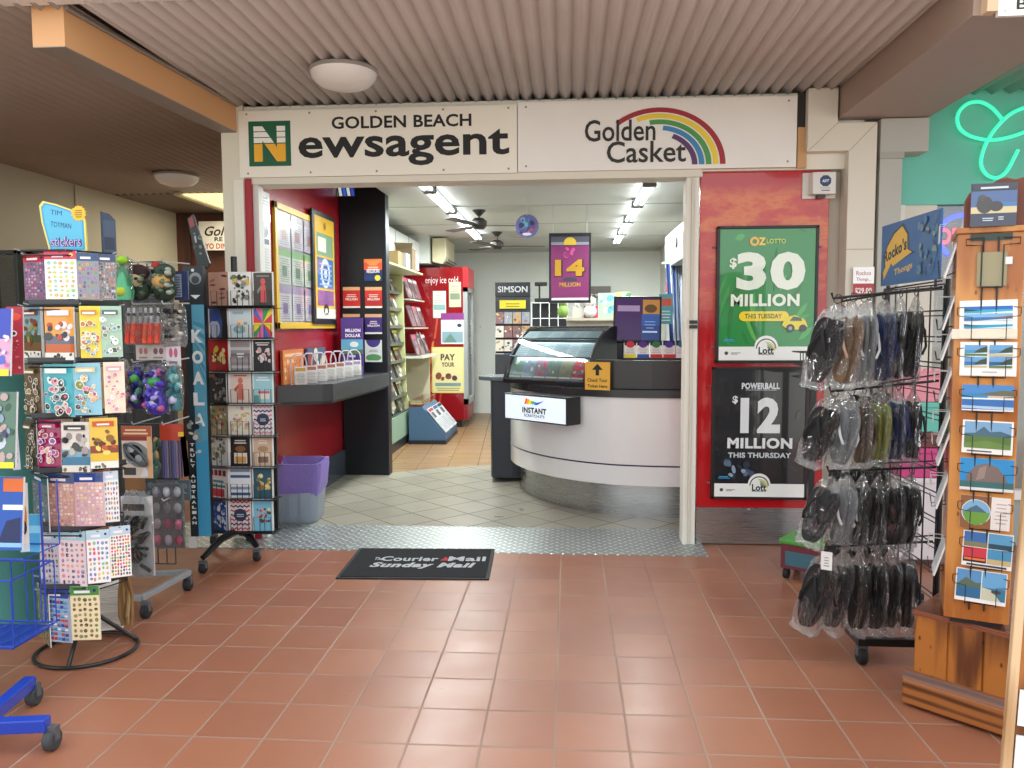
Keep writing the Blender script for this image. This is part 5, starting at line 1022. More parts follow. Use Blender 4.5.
# paper pads and jute bundle at the foot of the spinner
b_, w_, h_ = fit(98, 121, 585, 630, 3.3, D(20))
m = MB()
for k in range(18): m.box(-w_/2+rnd.uniform(-.004, .004), w_/2+rnd.uniform(-.004, .004), 0, .1, h_*k/18, h_*(k+.82)/18, rnd.choice(('#dad7cf', '#cfcbc2', '#e4e1da')))
o = tag(m.build('paper_pads', PRINT, loc=b_, rot=(0, 0, D(20))), 'stack of white paper pads hung low on the sticker spinner', 'paper pads')
b_, w_, h_ = fit(120, 131, 573, 626, 3.25, 0)
m = MB(); n = 10
for k in range(n): x = -w_/2+w_*k/(n-1); m.tube([(x*.5, rnd.uniform(-.01, .01), h_), (x+rnd.uniform(-.004, .004), rnd.uniform(-.015, .015), h_*.6), (x*1.1, rnd.uniform(-.015, .015), h_*.2), (x*.8+rnd.uniform(-.004, .004), 0, rnd.uniform(0, .02))], .007, rnd.choice(('#8a6a42', '#a0825a', '#6e5232')), 5)
tag(m.build('jute_bundle', CLOTH, loc=b_), 'brown jute bundle hung at the lower right of the sticker spinner', 'twine')
# ---- grid rack of bagged toys
RY = 4.05
t = thing('toy_rack', 'grey wheeled grid rack of hanging toys between the spinner and the tall card stand', 'display rack', (-2.25, 3.95, 0))
GRYM = '#8f9296'
w1 = P(146, 611, Z=.035); w2 = P(188, 584, Z=.035)
def caster(p, col='#1c1d20', r=.035, parent=None):
    m = MB(); m.lathe([(0, -.018), (r*.8, -.018), (r, -.012), (r, .012), (r*.8, .018), (0, .018)], (p[0], p[1], r), col, 18, 'x'); o = W(m.build('caster', RUBBER, smooth=True), parent)
    m = MB(); m.box(p[0]-.022, p[0]+.022, p[1]-.012, p[1]+.012, r, r*2+.012, '#55585c'); o2 = m.build('caster_fork', METAL); W(o2, parent)
m = MB()
def bar(m, p, q, s_, col):
    p, q = Vector(p), Vector(q); d = (q-p).normalized(); x = d.cross(Vector((0, 0, 1))).normalized()*s_; z = Vector((0, 0, s_))
    m.add([p-x-z, p+x-z, p+x+z, p-x+z, q-x-z, q+x-z, q+x+z, q-x+z], [(0, 1, 2, 3), (7, 6, 5, 4), (0, 4, 5, 1), (1, 5, 6, 2), (2, 6, 7, 3), (3, 7, 4, 0)], col)
zb2 = .1
bar(m, (w1.x-.02, w1.y, zb2), (w2.x+.01, w2.y, zb2), .014, GRYM); W(m.build('base_rail', METAL, bevel=.003), t)
m = MB(); bar(m, (w1.x-.02, w1.y, zb2), (w1.x-.5, w1.y+.06, zb2), .014, GRYM); W(m.build('base_rail', METAL, bevel=.003), t)
m = MB(); bar(m, (w2.x, w2.y, zb2), (w2.x-.55, w2.y-.1, zb2), .014, GRYM); W(m.build('base_rail', METAL, bevel=.003), t)
for p in ((w1.x, w1.y), (w2.x, w2.y), (w1.x-.48, w1.y+.06)): caster((p[0], p[1]), '#1c1d20', .035, t)
gx0, gx1 = P(108, 400, Y=RY).x, P(170, 400, Y=RY).x; gz1 = P(150, 262, Y=RY).z
m = MB()
for i in range(8): x = gx0+(gx1-gx0)*i/7; wire(m, [(x, RY, .12), (x, RY, gz1)], .004, '#3a3c40')
for j in range(18): z = .12+(gz1-.12)*j/17; wire(m, [(gx0, RY, z), (gx1, RY, z)], .004, '#3a3c40')
W(m.build('wire_grid', METAL), t)
m = MB(); m.box(gx0-.02, gx1+.01, RY+.03, RY+.06, .2, gz1-.02, '#3f3f3c'); W(m.build('backing_board', PLASTIC), t)
for py in (262, 304, 362, 424, 500):
    z = P(150, py, Y=3.8).z
    for px in (135, 165): x = P(px, py, Y=3.8).x; m = MB(); wire(m, [(x, RY, z+.01), (x, 3.78, z), (x, 3.77, z+.015)], .004, '#b8bbbf'); W(m.build('prong', METAL), t)
def bagged(px0, px1, py0, py1, Y, nm, lab, cat, inner, mat=PLASTIC, bag=True, group='toys hanging on the grid rack', yaw=0):
    b_, w_, h_ = fit(px0, px1, py0, py1, Y, D(yaw)); o = thing(nm, lab, cat, b_, D(yaw), group); m = MB(); inner(m, w_, h_); m.build('contents', mat, o, True)
    if bag: m = MB(); puff(m, w_*1.06, .035, h_*1.04, rnd); m.build('bag', BAG, o, True)
    return o
def puff(m, w_, d_, h_, r_, n=14, k=12):
    """a crumpled plastic bag: flat at the top seal and bottom, full in the middle"""
    rings = []
    for j in range(k+1):
        v = j/k; f = math.sin(math.pi*min(1, max(0, v*1.02)))**.45; wz = w_/2*(.93+.07*f)*(1-.35*max(0, v-.82)/.18); dz = d_*(.08+.92*f*(1-.5*v)); ring = []
        for i in range(n):
            a_ = 2*math.pi*i/n; c_, s_ = math.cos(a_), math.sin(a_)
            ring.append((wz*math.copysign(abs(c_)**.7, c_)*(1+r_.uniform(-.05, .05)), dz*math.copysign(abs(s_)**.8, s_)*(1+r_.uniform(-.35, .35)), h_*v+r_.uniform(-.008, .008)))
        rings.append(ring)
    loft(m, rings, '#ffffff', True)
def blobs(cols, n, seed, rr=(.12, .25), yo=0):
    def f(m, w_, h_):
        r_ = random.Random(seed)
        for i in range(n): s_ = r_.uniform(*rr); m.ball((r_.uniform(-.36, .36)*w_, yo+r_.uniform(-.02, .02), r_.uniform(.12, .85)*h_), (s_*w_, .022, s_*h_*.6), r_.choice(cols), 9, 6)
    return f
bagged(114, 132, 258, 300, 3.72, 'net_bag', 'green netting bag of toys at the top left of the grid rack', 'toy', lambda m, w_, h_: (loft(m, [rring(w_*.45, .03, 0, .02), rring(w_*.5, .035, h_*.2, .02), rring(w_*.32, .03, h_*.55, .02), rring(w_*.1, .015, h_*.85, .008), rring(w_*.16, .02, h_, .012)], '#5fb88a'), m.ball((0, -.02, h_*.2), (w_*.4, .03, h_*.12), '#b8c83a', 10, 6), m.ball((w_*.1, -.02, h_*.95), (w_*.3, .025, h_*.1), '#9ad03a', 10, 6)), CLOTH)
bagged(124, 152, 263, 301, 3.82, 'plush_toy', 'dark green camouflage soft toy with a red head on the top row', 'toy', lambda m, w_, h_: (m.ball((0, 0, h_*.32), (w_*.45, .05, h_*.33), '#2c3a2c', 12, 8), m.ball((-w_*.05, -.03, h_*.52), (w_*.36, .04, h_*.2), '#c8b08a', 10, 6), m.ball((0, 0, h_*.75), (w_*.42, .05, h_*.22), '#3a2426', 12, 8), m.ball((-w_*.3, -.02, h_*.88), (w_*.16, .03, h_*.12), '#a03030', 8, 6), blobs(['#1f2a20', '#3f5040', '#54604a', '#7a8a70', '#141a14'], 34, 2, (.06, .13), -.035)(m, w_, h_)), CLOTH, False)
bagged(151, 177, 262, 301, 3.84, 'plush_toy', 'dark green camouflage soft toy with a tan face, right on the top row', 'toy', lambda m, w_, h_: (m.ball((0, 0, h_*.3), (w_*.46, .05, h_*.32), '#2a3a30', 12, 8), m.ball((0, -.03, h_*.5), (w_*.34, .04, h_*.2), '#c89a5a', 10, 6), m.ball((0, 0, h_*.75), (w_*.44, .05, h_*.22), '#34463a', 12, 8), m.ball((-w_*.2, -.02, h_*.9), (w_*.16, .03, h_*.11), '#a83434', 8, 6), blobs(['#26332a', '#4a5a48', '#6a7a60', '#a8aca0', '#141c18'], 34, 3, (.06, .13), -.035)(m, w_, h_)), CLOTH, False)
a = art_on(174, 188, 271, 300, 3.9, 0, '#27345a', .01); a.rect(.0, .1, .55, .9, '#8a94a4'); a.strokes(.05, .15, .5, .85, 8, '#4a5260', rnd, .5); tag(place(a, 'carded_toy', PRINT), 'narrow grey and navy toy card at the top right of the grid rack', 'toy', 'toys hanging on the grid rack')
def tubes_(cols, n, seed):
    def f(m, w_, h_):
        r_ = random.Random(seed)
        for i in range(n):
            x = -w_*.4+w_*.8*i/(n-1); c = cols[i % len(cols)]; y = r_.uniform(-.015, .015)
            m.tube([(x-.01, y, h_*.03), (x, y, h_*.5), (x+.004, y, h_*.56)], w_*.075, c, 8); m.tube([(x, y, h_*.56), (x+.003, y, h_*.98)], w_*.035, '#b8bcc0', 6); m.ball((x+.002, y, h_*.8), (w_*.05, .01, h_*.06), '#3a3c40', 6, 5)
    return f
bagged(126, 162, 307, 344, 3.8, 'toy_bundle', 'row of red orange tube toys hanging on the second row', 'toy', tubes_(['#e0452c', '#e8553a', '#d03a2a', '#f0643e'], 6, 4), PLASTIC)
bagged(162, 186, 304, 346, 3.86, 'toy_bundle', 'bag of grey and black spider toys on the second row', 'toy', blobs(['#2a2a2c', '#b8b8b4', '#5a5a58', '#d8d6d0', '#1a1a1c'], 34, 5, (.05, .11)))
for i, (px0, px1, c, e, lab) in enumerate(((136, 150, '#c8bcb4', '#b06a6a', 'small grey face card, left of the third row'), (150, 166, '#cbbfb6', '#7a4a5a', 'small grey face card in the middle of the third row'), (166, 180, '#d8d0d6', '#c05a7a', 'lilac heart card at the right of the third row'))):
    a = art_on(px0, px1, 344+(-2)*(i == 2), 360+6*(i == 2), 3.86, 0, c, .01); a.ell(.35, .55, .14, .2, e); a.ell(.7, .55, .14, .2, e); a.rect(.2, .1, .8, .2, '#8a7a7a'); tag(place(a, 'carded_toy', PRINT), lab, 'toy', 'toys hanging on the grid rack')
def bottle(c, c2):
    def f(m, w_, h_): m.lathe([(w_*.28, 0), (w_*.42, h_*.08), (w_*.44, h_*.3), (w_*.3, h_*.5), (w_*.4, h_*.68), (w_*.2, h_*.82), (w_*.2, h_*.98), (0, h_)], (0, 0, 0), c, 14); m.ball((0, -.03, h_*.72), (w_*.3, .03, h_*.12), c2, 10, 6); m.ball((0, -.03, h_*.25), (w_*.25, .03, h_*.1), '#c8c8e8', 8, 6)
    return f
bagged(118, 131, 362, 412, 3.72, 'carded_toy', 'pink and brown beaded toy at the left of the fourth row', 'toy', blobs(['#c89aa0', '#8a5a4a', '#e0c8c8', '#a87a6a'], 20, 6, (.08, .18)))
bagged(130, 147, 366, 408, 3.76, 'bubble_bottle', 'dark blue bubble bottle with a green top on the fourth row', 'toy', lambda m, w_, h_: (bottle('#2a2a78', '#4a9a4a')(m, w_, h_), blobs(['#2a2a78', '#3a3aa0', '#20205a', '#4a8a5a', '#8a8ac8'], 26, 18, (.08, .16), -.025)(m, w_, h_)))
bagged(145, 169, 364, 414, 3.74, 'bubble_bottle', 'large violet bubble toy pack with a green cap on the fourth row', 'toy', lambda m, w_, h_: (bottle('#4a3ab0', '#3aa04a')(m, w_*.9, h_*.9), blobs(['#5a4ac8', '#c05a8a', '#b0a8e0', '#3a2a90', '#2a2070', '#7a6ad0'], 40, 8, (.06, .13), -.03)(m, w_, h_)))
bagged(168, 183, 366, 410, 3.8, 'bubble_bottle', 'teal bubble bottle at the right of the fourth row', 'toy', lambda m, w_, h_: (bottle('#4a8a94', '#7ab0b0')(m, w_, h_), blobs(['#4a8a94', '#3a6a7a', '#8ab8b8', '#2a4a6a'], 22, 19, (.08, .16), -.025)(m, w_, h_)))
a = art_on(122, 152, 426, 478, 3.7, 0, '#d8c8b8', .004); a.rect(0, .8, 1, 1, '#a8502c'); a.text('', .5, .9, .1, '#fff'); a.strokes(.06, .84, .9, .97, 2, '#e8c8a0', rnd, .5); a.rect(0, .72, 1, .8, '#8a2a24'); a.ell(.5, .45, .5, .22, '#7d8284', 20, -.6); a.ell(.4, .48, .3, .16, '#1a1a1c', 18, -.6); a.ell(.3, .56, .12, .07, '#c8ccd0'); a.ell(.55, .38, .12, .07, '#b0b4b8'); a.rect(.05, .06, .45, .2, '#3a3a3a'); a.poly([(.6, .02), (.75, .25), (.92, .05)], '#d8d8dc'); a.rect(.85, 0, 1, .8, '#d8a87a')
t2 = thing('carded_toy', 'toy card with dark oval goggles under an orange heading on the fifth row', 'toy', a.b, 0, 'toys hanging on the grid rack'); o = a.build('card', PRINT, t2)
m = MB(); m.tube([(.06*math.cos(x_)*.9-.02*math.sin(x_), -.015, a.h*.45+.045*math.sin(x_)-.03*math.cos(x_)) for x_ in [2*math.pi*i/20 for i in range(20)]], .007, '#4a4e50', 6, True); m.build('goggles', PLASTIC, t2, True)
def pencils(m, w_, h_):
    for i in range(9): x = -w_*.44+w_*.72*i/8; m.tube([(x, 0, 0), (x, 0, h_*.72)], w_*.035, ('#3a3a6a', '#5a5a8a', '#7a6a8a', '#4a4a5a')[i % 4], 6)
    m.box(-w_*.5, w_*.35, -.006, .006, h_*.7, h_, '#b8402a'); m.add([(w_*.3, -.012, h_*.85), (w_*.5, -.012, h_*.85), (w_*.62, -.012, h_*.05), (w_*.4, -.012, h_*.03)], [(3, 2, 1, 0), (0, 1, 2, 3)], '#b86a3a'); m.box(w_*.25, w_*.45, -.02, -.012, h_*.78, h_*.86, '#d8b03a')
bagged(161, 187, 424, 478, 3.8, 'pencil_pack', 'pack of dark pencils with a red and orange top on the fifth row', 'pencils', pencils, PLASTIC, False)
bagged(152, 161, 436, 478, 3.82, 'carded_toy', 'thin green and brown toy strip between the goggles and the pencils', 'toy', blobs(['#3a5a4a', '#a86a3a', '#5a4a8a', '#c8a05a'], 12, 9, (.15, .3)), PLASTIC, False)
def bats(m, w_, h_):
    r_ = random.Random(3); m.box(-w_*.48, w_*.5, .012, .018, 0, h_*.97, '#c9c9cc'); m.box(-w_*.48, w_*.5, -.004, .012, h_*.74, h_*.97, '#d8d8da'); m.box(-w_*.4, w_*.3, -.007, -.004, h_*.8, h_*.88, '#2a2a30')
    for i in range(26): x, z = r_.uniform(-.45, .3)*w_, r_.uniform(.05, .72)*h_; a_ = r_.uniform(0, 3.1); d_ = .03; m.tube([(x-d_*math.cos(a_), r_.uniform(-.02, .01), z-d_*math.sin(a_)), (x+d_*math.cos(a_), r_.uniform(-.02, .01), z+d_*math.sin(a_))], .009, r_.choice(('#141416', '#26262a', '#0e0e10')), 6)
bagged(122, 152, 494, 576, 3.62, 'toy_bag', 'big clear bag of black plastic toys low on the grid rack', 'toy', bats)
def nails_(m, w_, h_):
    r_ = random.Random(13); m.box(-w_/2, w_/2, .004, .008, 0, h_, '#6a7078')
    for i in range(3):
        for j in range(4): m.ball((-w_*.33+w_*.33*i, -.006, h_*(.13+.25*j)), (w_*.12, .016, h_*.085), (('#8a9098', '#b8bcc4', '#9aa0a8') if j > 1 else ('#c86a8a', '#c8b8c8', '#a84a6a'))[(i+j) % 3], 8, 6)
bagged(152, 184, 484, 548, 3.85, 'carded_toy', 'cards of silver and pink trinkets beside the black toy bag', 'toy', nails_)
b_, w_, h_ = fit(125, 137, 477, 493, 3.8); m = MB(); m.box(-w_/2, w_/2, 0, .08, 0, h_, '#9a6e4a'); tag(m.build('toy_box', CARDB, loc=b_), 'small brown cardboard box below the goggles card', 'box', 'toys hanging on the grid rack')
a = art_on(137, 190, 480, 500, 3.95, 0, '#5a6a74', .01); a.grid(6, 2, ['#7a8a94', '#8a9aa4', '#4a5a64'], rnd, (.02, .05, .98, .95)); tag(place(a, 'carded_toy', PRINT), 'long grey blue toy card hung behind the brown box', 'toy', 'toys hanging on the grid rack')
# ---- tall card stand with the KOALA side panel
CY = 4.56
t = thing('card_stand', 'tall black stand of greeting cards with a blue KOALA side panel', 'display stand', (-2.05, 4.6, 0))
a = art_on(187, 207, 266, 536, 4.44, 6, '#5fa8c4', .05, '#1e262b')
a.rect(0, .86, 1, 1, '#2a3034'); a.circ(.62, .955, .3, '#8a9296'); a.circ(.62, .95, .2, '#3a4246'); a.circ(.5, .985, .08, '#d8dcdc'); a.poly([(.35, .895), (.85, .895), (.6, .88)], '#e6eaea'); a.rect(0, .0, .38, .86, '#2b3a40')
for i in range(12): a.poly([(.38+.05*(i % 3), .80-.012*i), (.95, .79-.02*i), (1, .77-.02*i), (.5, .785-.012*i)], ('#4a94b4', '#7abcd2')[i % 2])
for i, ch in enumerate('KOALA'): a.text(ch, .62, .745-.077*i, .048, '#eef2f2', .55, bold=.05)
a.rect(.38, 0, 1, .36, '#45a0cc'); a.scatter(20, ['#d8d4cc', '#26343a', '#8a9a9a'], rnd, (.05, .3, .6, .44), (.06, .16)); a.rect(0, 0, .38, .36, '#20282c')
a.text('TRULY AUSTRALIAN', .24, .20, .045*.4, '#e8eeee', 4.2, bold=.03, ang=D(90)) if False else None
for i, ch in enumerate('TRULY AUSTRALIAN'): a.text(ch, .22, .345-.0195*i, .0115, '#e8eeee', .22, bold=.05) if ch != ' ' else None
W(place(a, 'side_panel', PRINT), t)
a = art_on(188, 209, 214, 270, 4.5, 0, '#1f2426', .0); a.v = []; a.f = []; a.c = []
a.prism([(-a.w*.5, a.h*.92), (-a.w*.22, a.h), (a.w*.5, a.h*.12), (a.w*.3, 0), (-a.w*.05, 0)], 0, .015, '#23292a', 'y'); a.k = 3; a.poly([(.05, .9), (.25, .97), (.35, .8), (.15, .75)], '#8a3a3a'); a.scatter(9, ['#3a4642', '#6a7470', '#1a1e1e', '#4a4a44'], rnd, (.3, .25, .6, .7), (.05, .12)); a.poly([(.3, .6), (.4, .62), (.44, .5), (.36, .48)], '#9aa09a')
W(place(a, 'header_board', PRINT), t)
m = MB(); m.tube([(-2.06, 4.72, .1), (-2.06, 4.72, 1.85)], .02, '#17181a', 10); W(m.build('post', METAL, smooth=True), t)
cxs = P(240, 400, Y=4.72).x
for k, (px, py) in enumerate(((203, 568), (257, 556), (214, 540), (250, 537))):
    q = P(px, py, Z=.03); m = MB(); m.tube([(-2.04, 4.62, .16), ((q.x-2.04)/2, (q.y+4.62)/2, .15), (q.x, q.y, .09)], .028, '#131416', 8, r2=.016); W(m.build('leg', PLASTIC, smooth=True), t); caster((q.x, q.y), '#1a1b1d', .03, t)
b0_, w0_, h0_ = fit(208, 275, 272, 530, 4.66); m = MB(); zlo, zhi = b0_.z, b0_.z+h0_
m.box(b0_.x-w0_/2, b0_.x+w0_/2, 4.66, 4.68, zlo, zhi, '#1b1c20'); W(m.build('back_panel', PLASTIC), t)
rows = [(272, 305), (308, 337), (339, 370), (372, 402), (404, 434), (435, 465), (467, 497), (499, 530)]
colx = [(208, 229), (229, 252), (252, 274)]
CARDS = [
 [('#c89a86', 'lips', ['#5a2a2a', '#8a4a4a', '#a86a5a'], 'peach card with dark lip shapes'), ('#ecebe6', 'big', ['#2a2a2c', '#5a7a5a', '#d8b84a', '#8a8a8a'], 'white card with black and green sketches'), ('#4a4640', 'figure', ['#d85a5a', '#8a8a84'], 'dark card with a red figure')],
 [('#3a5aa0', 'moon', ['#20222a', '#c8d4e8'], 'deep blue night card'), ('#cfe0e4', 'vase', ['#e8d8c0', '#8ab0b8', '#d8a87a'], 'pale blue card with a bouquet'), ('#e8a03a', 'rays', ['#d83a4a', '#e8d43a', '#3a9a5a', '#e86aa0', '#4a6ac0'], 'rainbow rays card')],
 [('#b8141e', 'burst', ['#e8c84a', '#f0e0a0', '#3a2a1a'], 'bright red card with gold burst'), ('#9a9696', 'bands', ['#c8c4c4', '#b0a0a4', '#7a7476'], 'grey patterned card'), ('#2a2c2e', 'flower', ['#c8a8a8', '#e0c8c8', '#e8e4e0'], 'black card with pink roses')],
 [('#2c2c2e', 'spray', ['#5a5a5a', '#9a9aa0', '#8a6a4a', '#1a1a1c'], 'black card with a grey spray'), ('#e8d4c8', 'figure', ['#d87a6a', '#c85a4a'], 'cream card with a salmon figure'), ('#a0d0d8', 'cake', ['#e8e4dc', '#d86a6a', '#5a9a9a'], 'sky blue card with a red cake')],
 [('#a89a7a', 'spray', ['#c84a3a', '#d8b84a', '#4a6aa0', '#e8e0d0', '#5a7a4a'], 'multicolour confetti card'), ('#f0ead8', 'spray', ['#d8c08a', '#c89aa0', '#e0d0a8'], 'cream card with faint gold flowers'), ('#e8dce0', 'zig', ['#d8889a', '#2a3a54'], 'pink zigzag card with a navy disc')],
 [('#d8d8d8', 'spray', ['#8a8a70', '#b8b49a', '#5a5a4a'], 'pale card with olive leaves'), ('#2a2420', 'jar', ['#d8a05a', '#e8e0d0', '#8a5a3a'], 'dark card with an amber drink'), ('#d0b49a', 'jar', ['#8a6a5a', '#e0d0b8', '#b08a6a'], 'tan card with a brown vase')],
 [('#e0dada', 'label', ['#8a1a34', '#c83a4a', '#3a8a8a'], 'white and maroon card'), ('#e8ecf0', 'bands', ['#3a5a8a', '#8aa0b8', '#e8ecf0'], 'white card with blue bands'), ('#2c5a6c', 'burst', ['#d8b86a', '#e8d8a0', '#8a7a4a'], 'teal card with gold lettering shapes')],
 [('#22448a', 'spray', ['#c8d8f0', '#4a7ac8', '#e8f0f8'], 'royal blue card with white shapes'), ('#ead8da', 'zig', ['#c83a4a', '#2a3a54'], 'red zigzag card with a navy disc'), ('#7ac0dc', 'burst', ['#e0a09a', '#e8d8a0', '#b05a6a', '#5a4a3a'], 'bright sky blue card with a floral burst')]]
rn = ['top row', 'second row', 'third row', 'fourth row', 'fifth row', 'sixth row', 'seventh row', 'lowest row']
for j, (py0, py1) in enumerate(rows):
    for i, (px0, px1) in enumerate(colx):
        py1 = rows[j][1]+.8
        bgc, st, cols, lab = CARDS[j][i]; yaw = (-24, 2, 6)[i]
        a = art_on(px0+.7, px1-.7, py0, py1, CY+(.03 if i == 0 else 0), yaw, bgc, .012, '#f1efec'); r_ = random.Random(100+3*j+i)
        if st == 'lips':
            for q in range(7): a.ell(r_.uniform(.15, .85), .1+.13*q, .16, .035, cols[q % 3], 10, r_.uniform(-.3, .3))
        elif st == 'figure': a.ell(.5, .72, .12, .1, cols[0]); a.poly([(.36, .1), (.66, .1), (.62, .62), (.4, .62)], cols[0]); a.poly([(.2, .45), (.4, .6), (.42, .5), (.25, .35)], cols[1]); a.rect(.2, .86, .8, .9, cols[-1])
        elif st == 'moon': a.poly([(0, 0), (.9, 0), (.95, .3), (.6, .5), (.55, 1), (1, 1), (1, 0)], cols[0]) if False else a.poly([(.6, 0), (1, 0), (1, 1), (.55, 1), (.7, .5)], cols[0]); a.ell(.3, .3, .28, .3, '#b8c4dc'); a.ell(.3, .75, .3, .2, '#2a4a9a')
        elif st == 'vase': a.ell(.55, .5, .26, .16, cols[0]); a.ell(.45, .28, .3, .14, cols[1]); a.scatter(7, cols, r_, (.25, .2, .8, .6), (.05, .1)); a.strokes(.1, .8, .7, .9, 2, '#7a9aa4', r_, .4)
        elif st == 'rays':
            for q in range(12): t0, t1 = 2*math.pi*q/12, 2*math.pi*(q+1)/12; a.k += 1; a.poly([(.5, .5), (.5+.5*max(-1, min(1, 1.4*math.cos(t0))), .5+.5*max(-1, min(1, 1.4*math.sin(t0)))), (.5+.5*max(-1, min(1, 1.4*math.cos(t1))), .5+.5*max(-1, min(1, 1.4*math.sin(t1))))], cols[q % 5], False)
        elif st in ('burst', 'flower'):
            a.scatter(22, cols, r_, (.2, .3, .82, .72), (.05, .12)); 
            if st == 'flower': a.strokes(.15, .8, .85, .93, 2, '#e8e4e0', r_, .5)
        elif st == 'bands':
            for q in range(5): a.rect(.04, .08+.19*q, .96, .17+.19*q, cols[q % len(cols)])
            a.strokes(.3, .42, .7, .6, 2, '#e8e8e8', r_, .5)
        elif st == 'cake': a.rect(.25, .12, .8, .3, cols[0]); a.rect(.25, .3, .8, .38, cols[1]); a.rect(0, 0, .3, .25, cols[2]); a.strokes(.15, .72, .85, .88, 2, '#f0f4f4', r_, .5)
        elif st == 'zig':
            for q in range(7):
                v = .02+.14*q; a.k += 1
                for z_ in range(5): a.poly([(z_*.2, v), (z_*.2+.1, v+.05), (z_*.2+.2, v), (z_*.2+.2, v+.05), (z_*.2+.1, v+.1), (z_*.2, v+.05)], cols[q % 2 if cols[0] != '#d8889a' else q % 2], False)
            a.ell(.5, .5, .3, .2, cols[1]); a.strokes(.3, .44, .7, .56, 2, '#c8ccd8', r_, .5)
        elif st == 'jar': a.rect(.2, .08, .8, .42, cols[1]); a.rect(.25, .1, .75, .3, cols[0]); a.ell(.5, .55, .25, .1, cols[2]); a.strokes(.2, .72, .8, .88, 2, '#e8e0d8', r_, .5)
        elif st == 'label':
            for q in range(4): a.rect(.1+.21*q, .72, .26+.21*q, .9, cols[0])
            a.strokes(.1, .35, .9, .65, 2, cols[2], r_, .5); a.rect(.2, .05, .8, .3, cols[1])
        else: a.scatter(34, cols, r_, (.1, .12, .9, .9), (.04, .1))
        if st == 'big': a.scatter(16, cols, r_, (.12, .1, .88, .9), (.06, .14))
        e_ = .05; 
        for q in ((0, 0, e_, 1), (1-e_, 0, 1, 1), (0, 1-.02, 1, 1)): a.rect(*q, '#efece8') if j % 2 or i else None
        tag(place(a, 'greeting_card', PRINT), '%s on the %s of the KOALA stand' % (lab, rn[j]), 'greeting card', 'greeting cards on the KOALA stand')
    m = MB()
    za = P(240, py1+1, Y=CY-.02).z; zmid = P(240, (py0+py1)/2+2, Y=CY-.03).z
    for i, (px0, px1) in enumerate(colx):
        xa_, xb_ = P(px0, py1, Y=CY-.02).x, P(px1, py1, Y=CY-.02).x; d_ = xb_-xa_; y0_ = CY-.03+(0.02 if i == 0 else 0)
        for q in (.12, .62): wire(m, [(xa_+d_*q, y0_, za), (xa_+d_*q, y0_, zmid), (xa_+d_*(q+.28), y0_, zmid), (xa_+d_*(q+.28), y0_, za)], .0022, '#17181a')
    xa_, xb_ = P(208, py1, Y=CY-.02).x, P(275, py1, Y=CY-.02).x
    m.box(xa_, xb_, CY-.03, CY+.10, za-.010, za-.006, '#1a1b1f'); wire(m, [(xa_, CY-.032, za+.006), (xb_, CY-.032, za+.006)], .002, '#1a1b1f')
    W(m.build('card_pocket_row', METAL), t)
m = MB(); m.box(P(197, 545, Y=4.5).x, P(205, 545, Y=4.5).x, 4.40, 4.405, P(200, 548, Y=4.4).z, P(200, 537, Y=4.4).z, '#d8d8d6'); W(m.build('ticket', PRINT), t)
# ---- blue wheeled rack, half out of the picture on the left
t = thing('magazine_spinner', 'blue wire magazine rack on castors at the left edge', 'display rack', (-2.05, 2.75, 0))
BLU = '#1f3fae'
for (px, py, k) in ((52, 741, 0), (34, 697, 1)):
    q = P(px, py, Z=.03); m = MB(); q2 = P(-30, (727, 733)[k], Z=.09); bar(m, (q.x-.01, q.y, .09), (q2.x, q2.y, .09), .022, BLU); W(m.build('base_foot', METAL, bevel=.004), t); caster((q.x, q.y), '#3a3d42', .036, t)
m = MB(); X0_ = P(-30, 560, Y=2.8).x; X1_ = P(44, 575, Y=2.8).x; yf, yb_ = 2.62, 2.86
for py in (574, 638): z = P(20, py, Y=2.7).z; wire(m, [(X0_, yf, z), (X1_, yf, z), (X1_-.01, yb_, z), (X0_, yb_, z)], .004, BLU, 6, True)
zq = P(20, 638, Y=2.7).z; zr = P(20, 574, Y=2.7).z
for k in range(6): x = X0_+(X1_-X0_)*k/5; wire(m, [(x, yb_, zr), (x, yb_, zq), (x, yf, zq), (x, yf, zr)], .0025, BLU)
wire(m, [(X1_, (yf+yb_)/2, zr), (X1_, (yf+yb_)/2, zq)], .0025, BLU)
W(m.build('lower_basket', METAL), t)
m = MB(); m.box(X0_, X1_-.02, yf+.02, yb_-.01, zq-.02, zq-.008, '#24409a'); W(m.build('shelf', METAL), t)
m = MB(); z2 = P(20, 552, Y=2.75).z; wire(m, [(X0_, 2.66, z2), (P(40, 552, Y=2.75).x, 2.66, z2), (P(40, 552, Y=2.75).x, 2.86, z2), (X0_, 2.86, z2)], .003, BLU, 5, True); wire(m, [(P(39, 552, Y=2.75).x, 2.87, z2), (P(39, 552, Y=2.75).x, 2.87, P(30, 480, Y=2.85).z)], .003, BLU); W(m.build('upper_tray', METAL), t)
m = MB(); xq = P(8, 500, Y=2.95).x; m.tube([(xq-.14, 2.84, .1), (xq-.14, 2.84, 1.6)], .012, BLU, 8); m.tube([(X1_-.05, 2.87, zq), (X1_-.05, 2.87, P(30, 482, Y=2.87).z)], .004, BLU, 6); W(m.build('post', METAL), t)
def mag(px0, px1, py0, py1, Y, yaw, col, lab, fn, lean=-6, thick=.01):
    a = art_on(px0, px1, py0, py1, Y, yaw, col, thick, '#e6e6ea'); fn(a); tag(place(a, 'magazine', PRINT, None, lean), lab, 'magazine', 'magazines on the blue rack')
mag(-28, 8, 308, 376, 2.7, 0, '#3a4ab0', 'blue and pink magazine with yellow foot at the upper left edge', lambda a: (a.rect(0, .08, 1, .55, '#d8a0c0'), a.scatter(20, ['#c86a9a', '#e8d8e8', '#5a6ac8'], rnd, (.3, .1, .95, .6)), a.rect(0, 0, 1, .1, '#e8d43a')))
